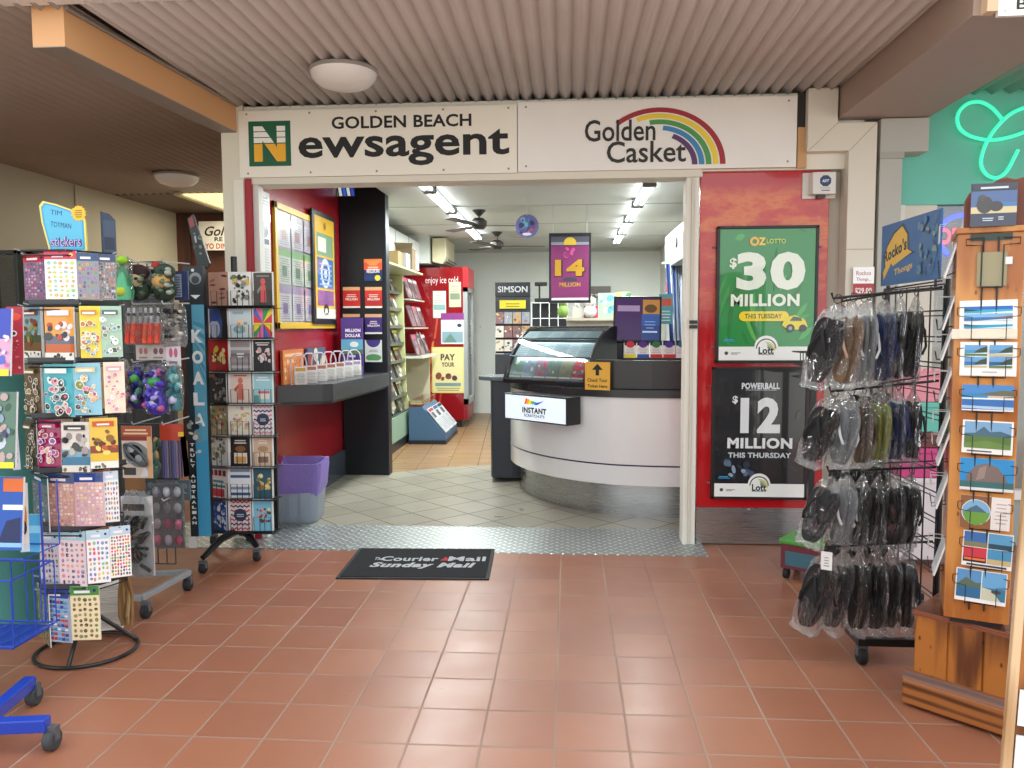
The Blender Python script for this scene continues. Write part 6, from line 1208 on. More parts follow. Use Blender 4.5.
mag(5, 22, 306, 374, 2.82, 20, '#a82a3a', 'dark red magazine at the upper left edge beside the blue one', lambda a: (a.ell(.5, .85, .4, .06, '#d84a3a'), a.circ(.45, .6, .2, '#e8d8d8'), a.circ(.45, .6, .12, '#3a2a2a'), a.scatter(14, ['#c86a7a', '#d8a0a8', '#7a2a34'], rnd, (.2, .05, .9, .5))))
mag(-30, 13, 392, 468, 2.7, 0, '#5a7a6a', 'green and grey magazine with yellow foot at the left edge', lambda a: (a.scatter(26, ['#3a5a4a', '#8a9ab0', '#b8a0a0', '#4a4a6a', '#c0c8d8'], rnd, (.3, .12, .95, .95), (.05, .15)), a.rect(0, 0, 1, .08, '#e8e03a')))
mag(12, 19, 396, 470, 2.85, 50, '#c8c8d4', 'white edged magazine standing behind the green one at the left edge', lambda a: (a.strokes(.2, .1, .8, .9, 8, '#9a9ab0', rnd, .3),))
mag(-20, 20, 478, 550, 2.72, 0, '#2456b0', 'royal blue travel brochure at the left edge', lambda a: (a.rect(.5, .8, 1, .98, '#d86a2a'), a.rect(.5, .55, 1, .62, '#e8f0f8'), a.poly([(.4, .1), (.95, .1), (.95, .45), (.6, .4)], '#1a2a5a'), a.rect(.4, .04, 1, .1, '#8ac0e8')))
mag(19, 28, 484, 552, 2.82, 30, '#e8e4dc', 'white and orange brochure beside the blue travel brochure', lambda a: (a.ell(.5, .5, .35, .2, '#d8842a'), a.ell(.5, .35, .3, .1, '#1a1a2a'), a.rect(0, 0, 1, .12, '#c8d8e8')))
mag(27, 39, 515, 552, 2.86, 0, '#4aa8dc', 'small sky blue brochure at the right end of the blue rack', lambda a: (a.rect(0, .5, 1, .7, '#8ad0f0'),))
cq = P(14, 690, Z=0); m = MB(); cx_, cy2 = P(-6, 690, Y=3.3).x, 3.38; m.lathe([(.17, 0), (.178, .02), (.165, .05), (.165, .5), (.172, .52), (.165, .54), (.165, 1.25), (.178, 1.27), (.17, 1.3), (0, 1.3)], (cx_, cy2, 0), '#3f7f78', 28); tag(m.build('drum', PAINT, smooth=True), 'teal painted drum behind the blue rack at the left edge', 'drum')
# cabinet shape added to stand for a dark green frame beyond the spinner
b_, w_, h_ = fit(2, 26, 250, 620, 4.9); t = thing('dark_frame', 'dark green framed pane against the cream wall behind the spinner', 'cabinet', (b_.x, 4.9, 0))
hh = P(14, 250, Y=4.9).z; m = MB(); f_ = .025
for q in ((-w_/2, -w_/2+f_, 0, hh), (w_/2-f_, w_/2, 0, hh), (-w_/2, w_/2, hh-f_, hh), (-w_/2, w_/2, 0, .1), (-w_/2, w_/2, hh*.62, hh*.62+f_)): m.box(q[0], q[1], 0, .3, q[2], q[3], '#2a3331')
m.build('frame', PLASTIC, t, bevel=.003); m = MB(); m.box(-w_/2+f_, w_/2-f_, .29, .3, .1, hh-f_, '#3f4a46'); m.build('back', PLASTIC, t); m = MB(); m.box(-w_/2+f_, w_/2-f_, .01, .015, .1, hh-f_, '#fff'); m.build('glass', GLASS, t)
# ================================================================== RACKS ON THE RIGHT
rnd = random.Random(31)
GX, N_Y, F_Y = 1.50, 3.25, 3.83
t = thing('footwear_rack', 'black wheeled grid rack of bagged flip flops beside the red panel', 'display rack', (1.5, 3.52, 0))
gt = P(944, 284, X=GX).z
m = MB()
for i in range(6): y = N_Y+(F_Y-N_Y)*i/5; wire(m, [(GX, y, .16), (GX, y, gt+.0)], .0035, '#141517')
for j in range(14): z = .2+(gt-.2)*j/13; wire(m, [(GX, N_Y, z), (GX, F_Y, z)], .0032, '#141517'); wire(m, [(GX, N_Y, z-.02), (GX, F_Y, z-.02)], .0025, '#141517')
W(m.build('wire_grid', METAL), t)
m = MB()
for y in (N_Y-.005, F_Y): m.tube([(GX+.012, y, .12), (GX+.012, y, gt+.02)], .010, '#121315', 8)
W(m.build('upright', METAL, smooth=True), t)
for (a_, b_) in (((1.20, N_Y, .10), (1.62, N_Y, .10)), ((1.20, F_Y, .10), (1.72, F_Y, .10)), ((1.215, N_Y, .10), (1.215, F_Y, .10))): m = MB(); bar(m, a_, b_, .016, '#141517'); W(m.build('base_rail', METAL, bevel=.003), t)
for x, y in ((1.225, N_Y+.01), (1.225, F_Y-.02), (1.60, N_Y+.03), (1.70, F_Y-.02)): caster((x, y), '#141517', .036, t)
tier_py = [(298, 287), (392, 381), (472, 468), (548, 543)]
PR = []
tipx = P(833, 298, Y=N_Y+.02).x
for k, (pt, pr2) in enumerate(tier_py):
    zt0 = P(833, pt, Y=N_Y).z; zr0 = P(940, pr2, Y=N_Y).z
    for y in (N_Y+.02, F_Y-.12):
        tx = tipx if y < 3.5 else P(842, 298, Y=y).x
        m = MB(); wire(m, [(GX, y, zr0), (tx, y, zt0), (tx-.006, y, zt0+.022)], .0055, '#101113', 7); wire(m, [(GX, y, zr0+.026), (tx+.2, y, zt0+.034)], .0035, '#101113', 6); W(m.build('hook', METAL, smooth=True), t)
        PR.append((k, y, zt0, zr0, tx))
# one bagged pair of flip flops, built once per sole colour and copied
def sole_pts(L, w_):
    o = []
    for i in range(28):
        a_ = 2*math.pi*i/28; v = math.sin(a_); hw = w_/2*(1+.16*v-.12*math.exp(-((v+.1)/.35)**2)); o.append((hw*math.copysign(abs(math.cos(a_))**.8, math.cos(a_)), L/2*v))
    return o
_protos = {}
def flip_flop_proto(sole, strap, seed):
    key = (sole, strap, seed)
    r_ = random.Random(seed); H_ = .345
    root = bpy.data.objects.new('flip_flop_pack', None); C.objects.link(root); root.empty_display_size = .05
    for s_ in (-1, 1):
        m = MB(); m.M = Matrix.Translation((s_*.012, s_*.0105, -.185)) @ Matrix.Rotation(s_*.07, 4, 'Y')
        pts = sole_pts(.27, .10); m.prism(pts, -.007, .007, sole, 'y'); o = m.build('sole', FOAM, root, bevel=.003)
        m = MB(); m.M = Matrix.Translation((s_*.012, s_*.0105, -.185)) @ Matrix.Rotation(s_*.07, 4, 'Y'); y = s_*.011
        for q in (-1, 1): m.tube([(0, y, .085), (q*.012, y+s_*.012, .06), (q*.034, y+s_*.014, .0), (q*.040, y, -.035)], .0055, strap, 6)
        m.build('strap', RUBBER, root, True)
    m = MB(); n, k = 16, 16; rings = []
    prof = [(-.345, .55, .4), (-.335, .95, .8), (-.315, 1.05, 1.0), (-.25, 1.08, 1.05), (-.18, 1.02, 1.05), (-.10, 1.02, 1.0), (-.05, .92, .85), (-.02, .6, .55), (0, .25, .3), (.012, .12, .2)]
    for z, fw, fd in prof:
        ring = []
        for i in range(n):
            a_ = 2*math.pi*i/n; c_, q_ = math.cos(a_), math.sin(a_)
            ring.append((.068*fw*math.copysign(abs(c_)**.75, c_)*(1+r_.uniform(-.1, .1)), .019*fd*math.copysign(abs(q_)**.75, q_)*(1+r_.uniform(-.3, .3)), z+r_.uniform(-.012, .012)))
        rings.append(ring)
    loft(m, rings, '#ffffff', True); o = m.build('bag', BAG, root, False)
    m = MB(); wire(m, [(0, 0, .010), (.016, 0, .018), (.018, 0, .034), (.008, 0, .047), (-.008, 0, .047), (-.018, 0, .034), (-.016, 0, .018)], .0022, '#1a1b1d', 5, True); m.build('hanger', PLASTIC, root)
    return root
pal = {'black': ('#07070a', '#101114'), 'navy': ('#1d2c56', '#26355e'), 'brown': ('#5a4430', '#3a2a1e'), 'olive': ('#8a8f3a', '#4a4c1e'), 'charcoal': ('#1b1c20', '#0c0d0f'), 'grey': ('#7d8084', '#c9cbcc'), 'tan': ('#8a6a4c', '#b0907a')}
tn = ['top tier', 'second tier', 'third tier', 'lowest tier']
near = [['black', 'tan', 'grey', 'navy', 'charcoal', 'black'], ['black', 'grey', 'brown', 'olive', 'navy', 'black'], ['charcoal', 'grey', 'black', 'black', 'charcoal', 'black'], ['black', 'charcoal', 'black', 'black', 'charcoal', 'black']]
far = [['black', 'charcoal', 'black'], ['grey', 'black', 'charcoal'], ['black', 'black', 'charcoal'], ['charcoal', 'black', 'black']]
posn = ['outermost', 'second from the tip', 'third from the tip', 'fourth from the tip', 'fifth from the tip', 'sixth from the tip', 'innermost, by the grid']
protos = {}
for (k, y, zt0, zr0, tx) in PR:
    isnear = y < 3.5; lst = near[k] if isnear else far[k]; n = len(lst)
    for i, c in enumerate(lst):
        f = (.03+.74*i/(n-1)) if isnear else (.05+.75*i/(n-1))
        x = tx+(GX-tx)*f; sc_z = .87 if k in (1, 2) else 1.0; z = zt0+(zr0-zt0)*f-.0285*sc_z-.006; o_scale = (1, 1, sc_z)
        key = (c, rnd.randrange(2))
        if key not in protos: o = flip_flop_proto(*pal[c], hash(c) % 97 if False else sum(map(ord, c))+key[1]); protos[key] = o
        else: o = dup(protos[key])
        o.location = (x, y+rnd.uniform(-.012, .012), z+rnd.uniform(-.003, .002))
        o.scale = o_scale
        tilt = (rnd.uniform(13, 20), rnd.uniform(6, 11), rnd.uniform(2, 6))[i] if (isnear and i < 3) else rnd.uniform(-1, 3)
        o.rotation_euler = (Matrix.Rotation(D(tilt), 3, 'Y') @ Matrix.Rotation(D(rnd.uniform(-3, 3)), 3, 'X') @ Matrix.Rotation(D(-90+(rnd.uniform(15, 48) if i < 2 else rnd.uniform(-6, 14))), 3, 'Z')).to_euler()
        tag(o, 'bagged %s flip flops, %s on the %s hook of the %s' % (c, posn[i] if not (i == n-1 and not isnear) else 'innermost', 'near' if isnear else 'far', tn[k]), 'flip flops', 'bagged flip flops on the wheeled rack')
# white swing tag on the big front bag
a = art_on(821, 832, 552, 570, 3.17, -30, '#dcdcd8', .003); a.strokes(.2, .2, .8, .8, 4, '#8a8a88', rnd, .4); 
o = place(a, 'swing_tag', PRINT); tag(o, 'white swing tag on a bag at the lower left of the flip flop rack', 'tag')
# name board above the rack
yb0 = P(946, 240, X=GX+.02).y; yb1 = P(886, 250, X=GX+.02).y; zb0 = P(943, 279, X=GX+.02).z; zb1 = P(943, 209, X=GX+.02).z
L_ = yb1-yb0; a = Art(L_, zb1-zb0, '#1c5a94', .006)
a.poly([(.02, .05), (.12, .3), (.62, .46), (.52, .52), (.5, .78), (.40, .95), (.22, .85), (.1, .66), (.04, .5), (.06, .3), (0, .2)], '#16324e'); a.poly([(.06, .1), (.2, .36), (.22, .30), (.56, .47), (.48, .53), (.47, .76), (.38, .91), (.24, .82), (.12, .64), (.06, .48), (.09, .32), (.04, .22)], '#dfae3c')
a.text("Rocko's", .26, .55, .2, '#14161c', .42, bold=.045, ang=.18, shear=.15); a.text('Thongs', .42, .22, .13, '#d8b06a', .32, bold=.03, ang=.12, shear=.15)
a.poly([(.62, .12), (.7, .06), (.9, .1), (.96, .4), (.9, .72), (.98, .95), (.8, 1), (.72, .8), (.68, .5)], '#2c5f8c')
for i in range(26): a.k += 1; a.ell(rnd.uniform(.66, .95), rnd.uniform(.1, .9), rnd.uniform(.01, .04), rnd.uniform(.02, .07), rnd.choice(('#3a6a94', '#27507c', '#5a7c94', '#7a8a80', '#1c4470')), 8, rnd.uniform(0, 3), False)
t2 = thing('name_board', "blue Rocko board with a yellow star burst above the flip flop rack" if False else 'blue and yellow name board fixed above the flip flop rack', 'sign', (GX+.022, (yb0+yb1)/2, zb0), D(-90))
a.build('board', PRINT, t2, loc=(0, -.022, 0))
for s_ in (-1, 1): m = MB(); m.tube([(s_*L_*.40, -.01, -(zb0-gt)-.02), (s_*L_*.40, -.01, .12)], .006, '#141517', 6); m.build('bracket', METAL, t2)
# black wire basket and dark stand at the rack end, green crate on castors beside the steel kickboard
b_, w_, h_ = fit(797, 828, 352, 377, 4.68); t2 = thing('wire_basket', 'small black ribbed basket on a dark post in front of the lottery posters', 'basket', (b_.x, 4.68, 0))
m = MB()
for i in range(12): x = -w_/2+w_*i/11; wire(m, [(x, .1, b_.z+h_), (x, -.06, b_.z+h_), (x*.9, -.05, b_.z), (x*.9, .1, b_.z)], .003, '#2c2d30')
for z in (0, .5, 1): wire(m, [(-w_/2, -.06, b_.z+h_*z), (w_/2, -.06, b_.z+h_*z), (w_/2, .1, b_.z+h_*z), (-w_/2, .1, b_.z+h_*z)], .004, '#2c2d30', 6, True)
m.build('basket', METAL, t2); m = MB(); m.box(0, .035, .02, .05, .02, b_.z, '#1a1b1e'); m.box(-.1, .14, -.08, .14, 0, .02, '#1a1b1e'); m.build('post', METAL, t2)
b_, w_, h_ = fit(790, 812, 533, 566, 4.35); t2 = thing('crate', 'small green and maroon crate on castors in front of the steel kickboard', 'crate', (b_.x+.05, 4.4, 0), D(-35))
m = MB(); m.box(-.11, .11, -.11, .11, .06, .2, '#6a2a34'); m.box(-.085, .085, -.112, -.11, .08, .16, '#3a6a7a'); m.build('body', PLASTIC, t2, bevel=.005)
m = MB(); m.prism([(-.12, -.12), (.12, -.12), (.12, .12), (-.12, .12)], .2, .225, '#4a9a3a'); m.build('lid', PLASTIC, t2, bevel=.006)
for sx in (-1, 1):
    for sy in (-1, 1): m = MB(); m.lathe([(0, -.012), (.03, -.012), (.03, .012), (0, .012)], (sx*.085, sy*.085, .03), '#17181a', 14, 'x'); m.build('caster', RUBBER, t2, True)
# ---- pine plinth box with the postcard tower
A0 = P(901, 705, Z=0); A1 = P(1003, 740, Z=0); dv = Vector((A1.x-A0.x, A1.y-A0.y, 0)).normalized(); nv = Vector((-dv.y, dv.x, 0)); ang = math.atan2(dv.y, dv.x)
PW, PD = .62, .42
t = thing('pine_plinth', 'varnished knotty pine box with a moulded foot under the postcard tower', 'plinth', A0, ang)
ztop = P(911, 606, Y=A0.y+.03).z
m = MB(); m.box(0, PW, 0, PD, .012, .105, '#fff'); o = m.build('foot_board', PINE_H, t, bevel=.006)
m = MB(); m.prism([(.0, .105), (.028, .105), (.028, .135), (.02, .13), (.008, .115)], 0, PW, '#fff', 'x'); m.build('moulding', wood_mat('dark_moulding', '#7a4420', '#4a240c', '#2a1204', .4, 0), t)
bw = (PW-.05)/5
for i in range(5): m = MB(); m.box(.028+bw*i+.002, .028+bw*(i+1)-.002, .028, .046, .105, ztop-.02, '#fff'); m.build('front_board', PINE, t, bevel=.004)
m = MB(); m.box(.028, PW-.022, .034, PD-.02, .105, ztop-.021, '#fff'); m.build('carcass', PINE, t)
m = MB(); m.box(.02, PW-.014, .02, PD-.012, ztop-.02, ztop, '#fff'); m.build('top_board', wood_mat('red_stained_pine', '#8a4a28', '#5e2c14', '#3a1a0a', .3, 0), t, bevel=.004)
TB, TW, TH = fit(951, 1018, 227, 608, 2.74, D(-22))
t = thing('postcard_tower', 'tall orange wooden postcard tower with wire pockets and a rust coloured crest', 'display stand', (TB.x, TB.y, ztop), D(-22))
H_ = TB.z+TH-ztop
m = MB(); m.box(-TW/2, TW/2, .0, .26, .02, H_-.02, '#fff'); m.build('column', TOWERWOOD, t, bevel=.003)
m = MB(); m.box(-TW/2-.006, TW/2+.006, -.008, .268, H_-.02, H_, '#fff'); m.build('cap', TOWERWOOD, t, bevel=.003); m = MB(); m.box(-TW/2+.02, TW/2-.02, .02, .24, 0, .02, '#2a2a2a'); m.build('turntable', PLASTIC, t)
a = Art(.12, .022, '#2a3a34', .004); m = a; a.build('fixing_plate', METAL, t, loc=(0, -.005, H_-.045))
m = MB()
for x in (-.022, .022): wire(m, [(x, -.006, .06), (x, -.006, H_-.035)], .0028, '#1c1a18', 6)
m.build('spine_wire', METAL, t)
cz0 = P(990, 226, Y=TB.y).z-ztop; ch = P(990, 175, Y=TB.y).z-ztop-cz0
cw = P(1050, 200, Y=TB.y).x-P(968, 200, Y=TB.y).x; cx0 = P(968, 200, Y=TB.y).x-TB.x
cp = [(0, 0), (.0, .55), (.05, .72), (.12, .78), (.2, .8), (.28, .86), (.38, .96), (.46, .98), (.55, .93), (.66, .97), (.8, .98), (.95, .8), (1, .6), (1, 0)]
m = MB(); m.prism([(cx0+u*cw, v*ch) for u, v in cp], .03, .05, '#6a3522', 'y'); m.build('crest', surf('rust_paint', .5, var=.2, vscale=18), t, bevel=.004, loc=(0, 0, H_))
b_, w_, h_ = fit(971, 1017, 183, 226, 2.72, D(-12)); a = Art(w_, h_, '#16203c', .006)
a.rect(0, .3, 1, .82, '#3a5a8c'); a.rect(0, .3, 1, .45, '#c8b88a'); a.rect(.3, .45, 1, .55, '#2f6aa0'); a.ell(.3, .5, .18, .2, '#2a221e'); a.ell(.55, .46, .15, .12, '#231c1a'); a.ell(.24, .66, .08, .08, '#3a2e28'); a.rect(.02, .84, .98, .98, '#14182a'); a.strokes(.08, .87, .92, .96, 1, '#c8ccd4', rnd, .5); a.strokes(.25, .12, .5, .22, 2, '#b8c0cc', rnd, .5); a.strokes(.58, .14, .74, .24, 2, '#b8c0cc', rnd, .5)
tag(a.build('display_card', POSTER, loc=b_, rot=(0, 0, D(-12))), 'dark blue display card with a rocky beach picture standing on the postcard tower', 'display card')
def on_tower(px0, px1, py0, py1, off=.012):
    """where a sheet on the front face of the tower, seen between those pixels, sits in the tower's own frame"""
    n_ = Vector((math.sin(D(-22)), -math.cos(D(-22)), 0)); tv = Vector((math.cos(D(-22)), math.sin(D(-22)), 0)); o_ = Vector((0, 0, EYE)); c0 = Vector((TB.x, TB.y, ztop))+n_*off
    def hit(px, py): d_ = P(px, py, Y=1.0)-o_; return o_+d_*((c0-o_).dot(n_)/d_.dot(n_))
    ml = hit(px0, (py0+py1)/2); mr = hit(px1, (py0+py1)/2); zt_ = hit((px0+px1)/2, py0).z; zb_ = hit((px0+px1)/2, py1).z
    return (ml+mr)/2, (mr-ml).length, zb_, zt_-zb_, tv
def postcard(px0, px1, py0, py1, lab, fn, white=True, roll=0, nm='postcard'):
    c, w_, zb_, h_, tv = on_tower(px0, px1, py0, py1); a = Art(w_, h_, '#f0eeea', .008); fn(a)
    o = a.build(nm, PRINT, loc=(c.x, c.y, zb_), rot=(D(-3), D(roll), D(-22))); tag(o, lab, 'postcard', 'postcards on the wooden tower')
    m = MB()
    def L(x, z, y=-.012): q = c+tv*x; n_ = Vector((math.sin(D(-22)), -math.cos(D(-22)), 0)); p_ = q+n_*(-y-.0); return (p_.x, p_.y, zb_+z)
    for s_ in (-1, 1):
        wire(m, [L(s_*w_*.30, -.004, -.016), L(s_*w_*.30, h_*.55, -.018), L(s_*w_*.52, h_*.58, -.016), L(s_*w_*.55, h_*.62, .0), L(s_*w_*.55, h_*.8, .0), L(s_*w_*.42, h_*.82, .006)], .0016, '#1a1a1a', 5)
    wire(m, [L(-w_*.30, -.004, -.016), L(-w_*.30, -.006, .008), L(w_*.30, -.006, .008), L(w_*.30, -.004, -.016)], .0016, '#1a1a1a', 5)
    W(m.build('wire_pocket', METAL), t)
def sea(a, u0, v0, u1, v1, sky, water, sand, extra=None):
    a.rect(u0, v0, u1, v1, sky); h = v1-v0; a.rect(u0, v0, u1, v0+h*.55, water); a.rect(u0, v0, u1, v0+h*.2, sand)
    a.poly([(u0, v0+h*.2), (u1, v0+h*.2), (u1, v0+h*.3), (u0+(u1-u0)*.5, v0+h*.24)], '#e8f0f0')
    if extra: a.poly([(u0+(u1-u0)*x, v0+h*y) for x, y in extra[1]], extra[0])
def c1(a):
    a.rect(.0, 0, 1, .22, '#e8dcc6'); 
    for i, (s_, w_, g) in enumerate((('#2a6ab8', '#3aa8c8', '#244a3a'), ('#7ab0d8', '#3a70a8', '#8a6a5a'), ('#e0ecf0', '#2a9ac0', '#3a5a6a'))):
        v0 = .66-.2*i; a.rect(.08, v0, .92, v0+.18, s_); a.rect(.08, v0, .92, v0+.09, w_); a.poly([(.08, v0+.05), (.4, v0+.06), (.08, v0+.12)] if i != 1 else [(.92, v0+.05), (.5, v0+.08), (.92, v0+.12)], g); a.poly([(.3, v0), (.92, v0), (.92, v0+.04)], '#e4ecea')
def c2(a):
    for i in range(2):
        for j in range(2): sea(a, .08+.44*i, .24+.35*j, .48+.44*i, .56+.35*j, '#6aa0d0', ('#3a78b0', '#4a90b8', '#2a5a8a', '#5a90b0')[2*i+j], ('#c8b890', '#5a7a4a')[(i+j) % 2], ('#3a4a3a', [(.4, .3), (1, .35), (1, .9), (.7, .7)]))
    a.rect(.4, .1, .66, .13, '#b0aca6')
def c3(a): a.rect(0, 0, 1, 1, '#4a86c4'); a.rect(0, .42, 1, .68, '#3a86b8'); a.poly([(.3, .62), (1, .6), (1, .76), (.8, .8), (.5, .7)], '#6a6a50'); a.rect(.5, .5, 1, .58, '#d8b898'); a.rect(0, .44, 1, .5, '#e6ecec'); a.rect(0, .0, 1, .42, '#3a70b4'); a.poly([(0, .1), (1, .05), (1, .16), (0, .2)], '#b0c8dc'); a.rect(0, 0, 1, .05, '#e6ecf0')
def c4(a): a.rect(.04, .16, .96, .96, '#7aa4c8'); a.poly([(.04, .6), (.25, .62), (.42, .82), (.55, .66), (.75, .7), (.96, .6), (.96, .4), (.04, .4)], '#4a6a7a'); a.rect(.04, .16, .96, .52, '#5a7a3e'); a.poly([(.04, .3), (.5, .4), (.96, .28), (.96, .16), (.04, .16)], '#6a8a48'); a.strokes(.1, .05, .6, .12, 1, '#5a5a58', rnd, .6)
def c5(a): a.rect(0, 0, 1, 1, '#2f8cc8'); a.poly([(.1, .12), (.14, .5), (.3, .78), (.5, .86), (.7, .75), (.85, .45), (.92, .12)], '#7a6a66'); a.poly([(.3, .3), (.36, .7), (.5, .8), (.46, .4)], '#94827a'); a.rect(0, .08, 1, .28, '#3a6a6a'); a.rect(0, 0, 1, .09, '#d8dcdc')
def c6(a): a.rect(0, 0, .62, 1, '#8a5a3a'); a.circ(.32, .5, .3, '#e8e4dc'); a.circ(.32, .5, .285, '#7aa8cc'); a.poly([(.06, .46), (.2, .62), (.32, .72), (.45, .6), (.58, .46)], '#4a6a80'); a.poly([(.05, .5), (.6, .5), (.52, .2), (.32, .08), (.12, .2)], '#6a9a3e'); a.rect(.64, .04, 1, .98, '#e6dcd8'); a.strokes(.68, .2, .96, .9, 6, '#b8a8a4', rnd, .3)
def c7(a):
    for i in range(2):
        for j in range(2): a.rect(.02+.49*i, .12+.44*j, .49+.49*i, .54+.44*j, (('#c83a4a', '#3a6aa8'), ('#4a90b8', '#5a98c0'))[i][j]); a.rect(.02+.49*i, .12+.44*j, .49+.49*i, .26+.44*j, (('#3a1a2a', '#7a7a5a'), ('#c8b080', '#2a4a5a'))[i][j])
    a.rect(.04, .18, .47, .24, '#e87a3a'); a.rect(.1, .03, .9, .08, '#3a3a3a')
def c8(a): a.rect(.02, .12, .5, .98, '#5a90c0'); a.poly([(.02, .5), (.2, .75), (.4, .6), (.5, .62), (.5, .4), (.02, .4)], '#5a6a5a'); a.rect(.02, .12, .5, .45, '#2f6a94'); a.rect(.52, .12, .98, .98, '#6aa4d0'); a.rect(.52, .12, .98, .5, '#3a7a98'); a.poly([(.52, .12), (.9, .12), (.7, .45), (.52, .5)], '#c8c8b0'); a.ell(.8, .4, .1, .06, '#4a4a48')
cp1 = on_tower(952, 1018, 329, 339)
a = Art(cp1[1], cp1[3], '#e2d9c8', .003); tag(a.build('postcard', PRINT, loc=(cp1[0].x, cp1[0].y+.003, cp1[2]), rot=(0, 0, D(-22))), 'plain cream card slipped behind the highest postcard on the tower', 'postcard', 'postcards on the wooden tower')
postcard(960, 1018, 300, 338, 'white bordered postcard of three beach strips, highest on the tower', c1, roll=-1)
postcard(960, 1017, 342, 376, 'white postcard of four small beach pictures, second down the tower', c2)
postcard(962, 1014, 385, 411, 'blue coastline postcard, third down the tower', c3)
postcard(962, 1013, 421, 454, 'postcard of a green valley and blue mountain on the tower', c4, roll=1)
postcard(960, 1014, 459, 491, 'postcard of a great brown rock under blue sky on the tower', c5)
postcard(960, 1010, 497, 529, 'brown postcard with a round mountain picture on the tower', c6, roll=1)
postcard(962, 1012, 533, 568, 'postcard of four views with a red sunset, second from the foot of the tower', c7, roll=2)
postcard(955, 1006, 571, 603, 'postcard of two coast views, lowest on the tower', c8, roll=2)
c, w_, zb_, h_, tv = on_tower(977, 1007, 252, 286); m = MB(); m.box(-w_/2, w_/2, 0, .012, 0, h_, '#8f855c'); o = m.build('card_pack', surf('brown_cellophane', .1, var=.1, coat=.6), loc=(c.x, c.y, zb_), rot=(0, 0, D(-22))); tag(o, 'glossy khaki pack in the top wire pocket of the postcard tower', 'card pack')
a = Art(.02, .024, '#e8e6e2', .004); c, w_, zb_, h_, tv2 = on_tower(1006, 1012, 257, 264); tag(a.build('price_tag', PRINT, loc=(c.x, c.y, zb_), rot=(0, 0, D(-22))), 'tiny white price tag beside the khaki pack on the tower', 'tag')
m = MB(); n_ = Vector((math.sin(D(-22)), -math.cos(D(-22)), 0)); c, w_, zb_, h_, tv = on_tower(977, 1007, 252, 286)
for s_ in (-1, 1):
    m = MB(); q = c+tv*(s_*w_*.36)+n_*.008; q2 = c+tv*(s_*w_*.9)+n_*.004; wire(m, [(q.x, q.y, zb_-.004), (q.x, q.y, zb_+h_*1.2), (q2.x, q2.y, zb_+h_*1.22), (q2.x, q2.y, zb_+h_*1.4), (q.x, q.y, zb_+h_*1.42)], .0025, '#1a1a1a', 5); W(m.build('wire_pocket', METAL), t)
m = MB(); q = c-tv*(w_*.36)+n_*.008; q2 = c+tv*(w_*.36)+n_*.008; wire(m, [(q.x, q.y, zb_-.004), (q2.x, q2.y, zb_-.004)], .0025, '#1a1a1a', 5)
W(m.build('wire_pocket', METAL), t)
# cards in the pockets of the tower's left face, seen edge on
lft = [(215, 277, 'curved white card at the top of the tower left side'), (292, 330, 'grey backed card, second on the tower left side'), (332, 361, 'white card, third on the tower left side'), (369, 404, 'white card, fourth on the tower left side'), (410, 448, 'white card, fifth on the tower left side'), (434, 468, 'white card, sixth on the tower left side'), (476, 512, 'white card, seventh on the tower left side'), (540, 580, 'white card, lowest on the tower left side')]
RT = Matrix.Translation((TB.x, TB.y, ztop)) @ Matrix.Rotation(D(-22), 4, 'Z')
for py0, py1, lab in lft:
    zc0 = P(944, py1, Y=TB.y+.05).z-ztop; zc1 = P(944, py0, Y=TB.y+.05).z-ztop; hh = zc1-zc0
    a = Art(.13, hh*1.08, '#dfe2e6' if 'grey' not in lab else '#8a9098', .006, '#efeeec'); a.rect(.05, .2, .95, .95, '#7a9ab0' if 'grey' in lab else '#c8d0d4'); 
    loc = RT @ Vector((-TW/2-.035, .12, zc0)); 
    o = a.build('postcard', PRINT, loc=loc, rot=(D(-16), 0, D(-22-90))); tag(o, lab, 'postcard', 'postcards on the left side of the tower')
    m = MB()
    for yy in (.09, .15): wire(m, [tuple(RT @ Vector((-TW/2, yy, zc0+hh*.9))), tuple(RT @ Vector((-TW/2-.05, yy, zc0+hh*.9))), tuple(RT @ Vector((-TW/2-.05, yy, zc0+hh*.6)))], .0018, '#b8b8b4', 5); wire(m, [tuple(RT @ Vector((-TW/2, yy, zc0+hh*.1))), tuple(RT @ Vector((-TW/2-.045, yy, zc0))), tuple(RT @ Vector((-TW/2-.05, yy, zc0+hh*.3)))], .0018, '#2a2a28', 5)
    W(m.build('wire_pocket', METAL), t)
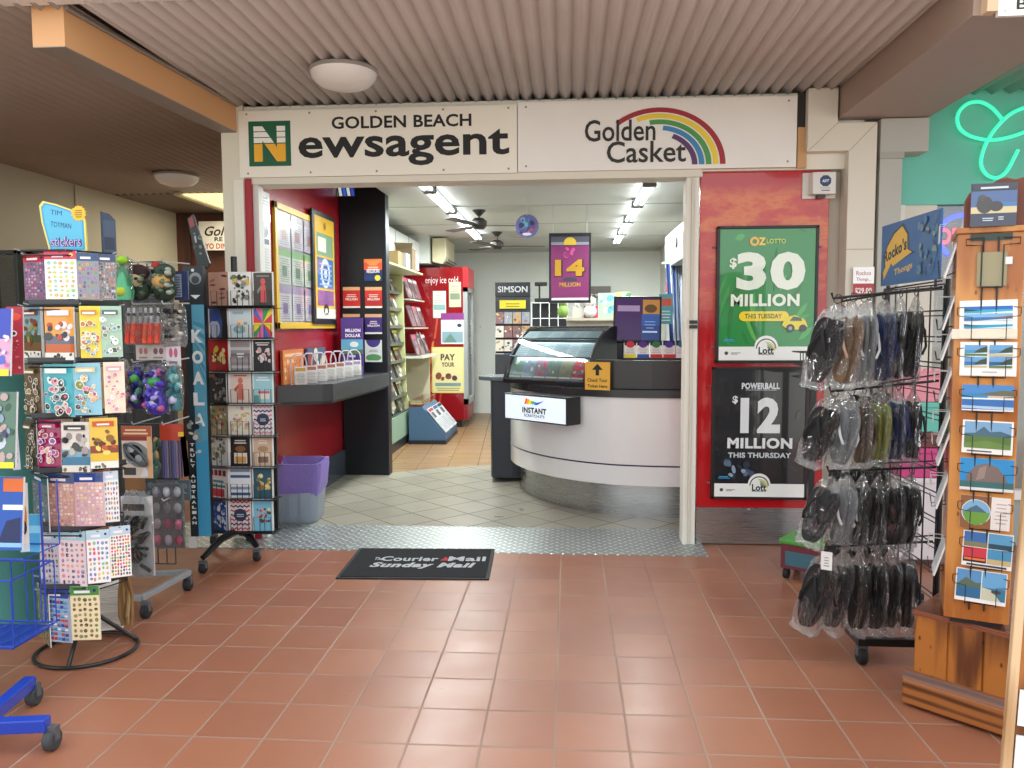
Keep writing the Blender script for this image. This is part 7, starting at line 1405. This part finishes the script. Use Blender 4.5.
# ---- nearer board of cards at the right edge
E0 = P(1001, 768, Y=1.72); x0_ = P(1003, 768, Y=1.72).x-.016
t = thing('card_board', 'pale wooden edged board of white cards at the right edge', 'display board', (x0_, 1.72, 0), D(-18)); t.rotation_euler = (0, D(1.7), D(-18))
zt_ = P(1020, 300, Y=1.72).z
m = MB(); m.box(0, .018, -.0, .03, 0, zt_, '#fff'); m.build('edge_strip', wood_mat('pale_ply_edge', '#d8b890', '#b08a5e', '#8a6038', .5), t, bevel=.003)
m = MB(); m.box(.018, .5, .012, .03, 0, zt_, '#fff'); m.build('board', PINE, t); m = MB(); m.box(-.02, .52, -.1, .25, 0, .02, '#2a2a2a'); m.build('foot', PLASTIC, t)
for py0, py1, lab, c2_ in ((470, 612, 'tall white card with a blue corner at the right edge', '#4a9ad0'), (692, 728, 'white card near the foot of the board at the right edge', '#d8e4ea'), (738, 800, 'white card cut by the lower right corner', '#c8d8e2')):
    z0_ = P(1016, py1, Y=1.70).z; z1_ = P(1016, py0, Y=1.70).z; a = Art(.2, z1_-z0_, '#e9eef2', .004); a.rect(.1, .15, .5, .4, c2_); a.strokes(.3, .5, .9, .85, 3, '#c0ccd4', rnd, .3)
    q = Matrix.Translation((x0_, 1.72, 0)) @ Matrix.Rotation(D(-18), 4, 'Z') @ Matrix.Rotation(D(1.7), 4, 'Y') @ Vector((.122, .006, z0_)); tag(a.build('greeting_card', PRINT, loc=q, rot=(0, D(1.7), D(-18))), lab, 'greeting card', 'cards on the right edge board')
# hanging shop sign, cut by the top right corner
b_, w_, h_ = fit(1003, 1060, -20, 12, 3.30); a = Art(w_, h_, '#f2f0ea', .02); a.text('B', .42, .36, .34, '#26241f', .2, bold=.02); a.circ(.12, .15, .015, '#8a8a84', 8)
t2 = thing('hanging_sign', 'white sign with a black letter B at the top right corner', 'sign', (b_.x, 3.33, b_.z)); a.build('panel', PAINT, t2)
m = MB(); m.box(-w_*.7, -w_*.5, .0, .05, .02, h_, '#d8b896'); m.box(-w_*.5, w_*.5, .02, .05, h_*.5, h_, '#d8b896'); m.build('bracket', PAINT, t2)
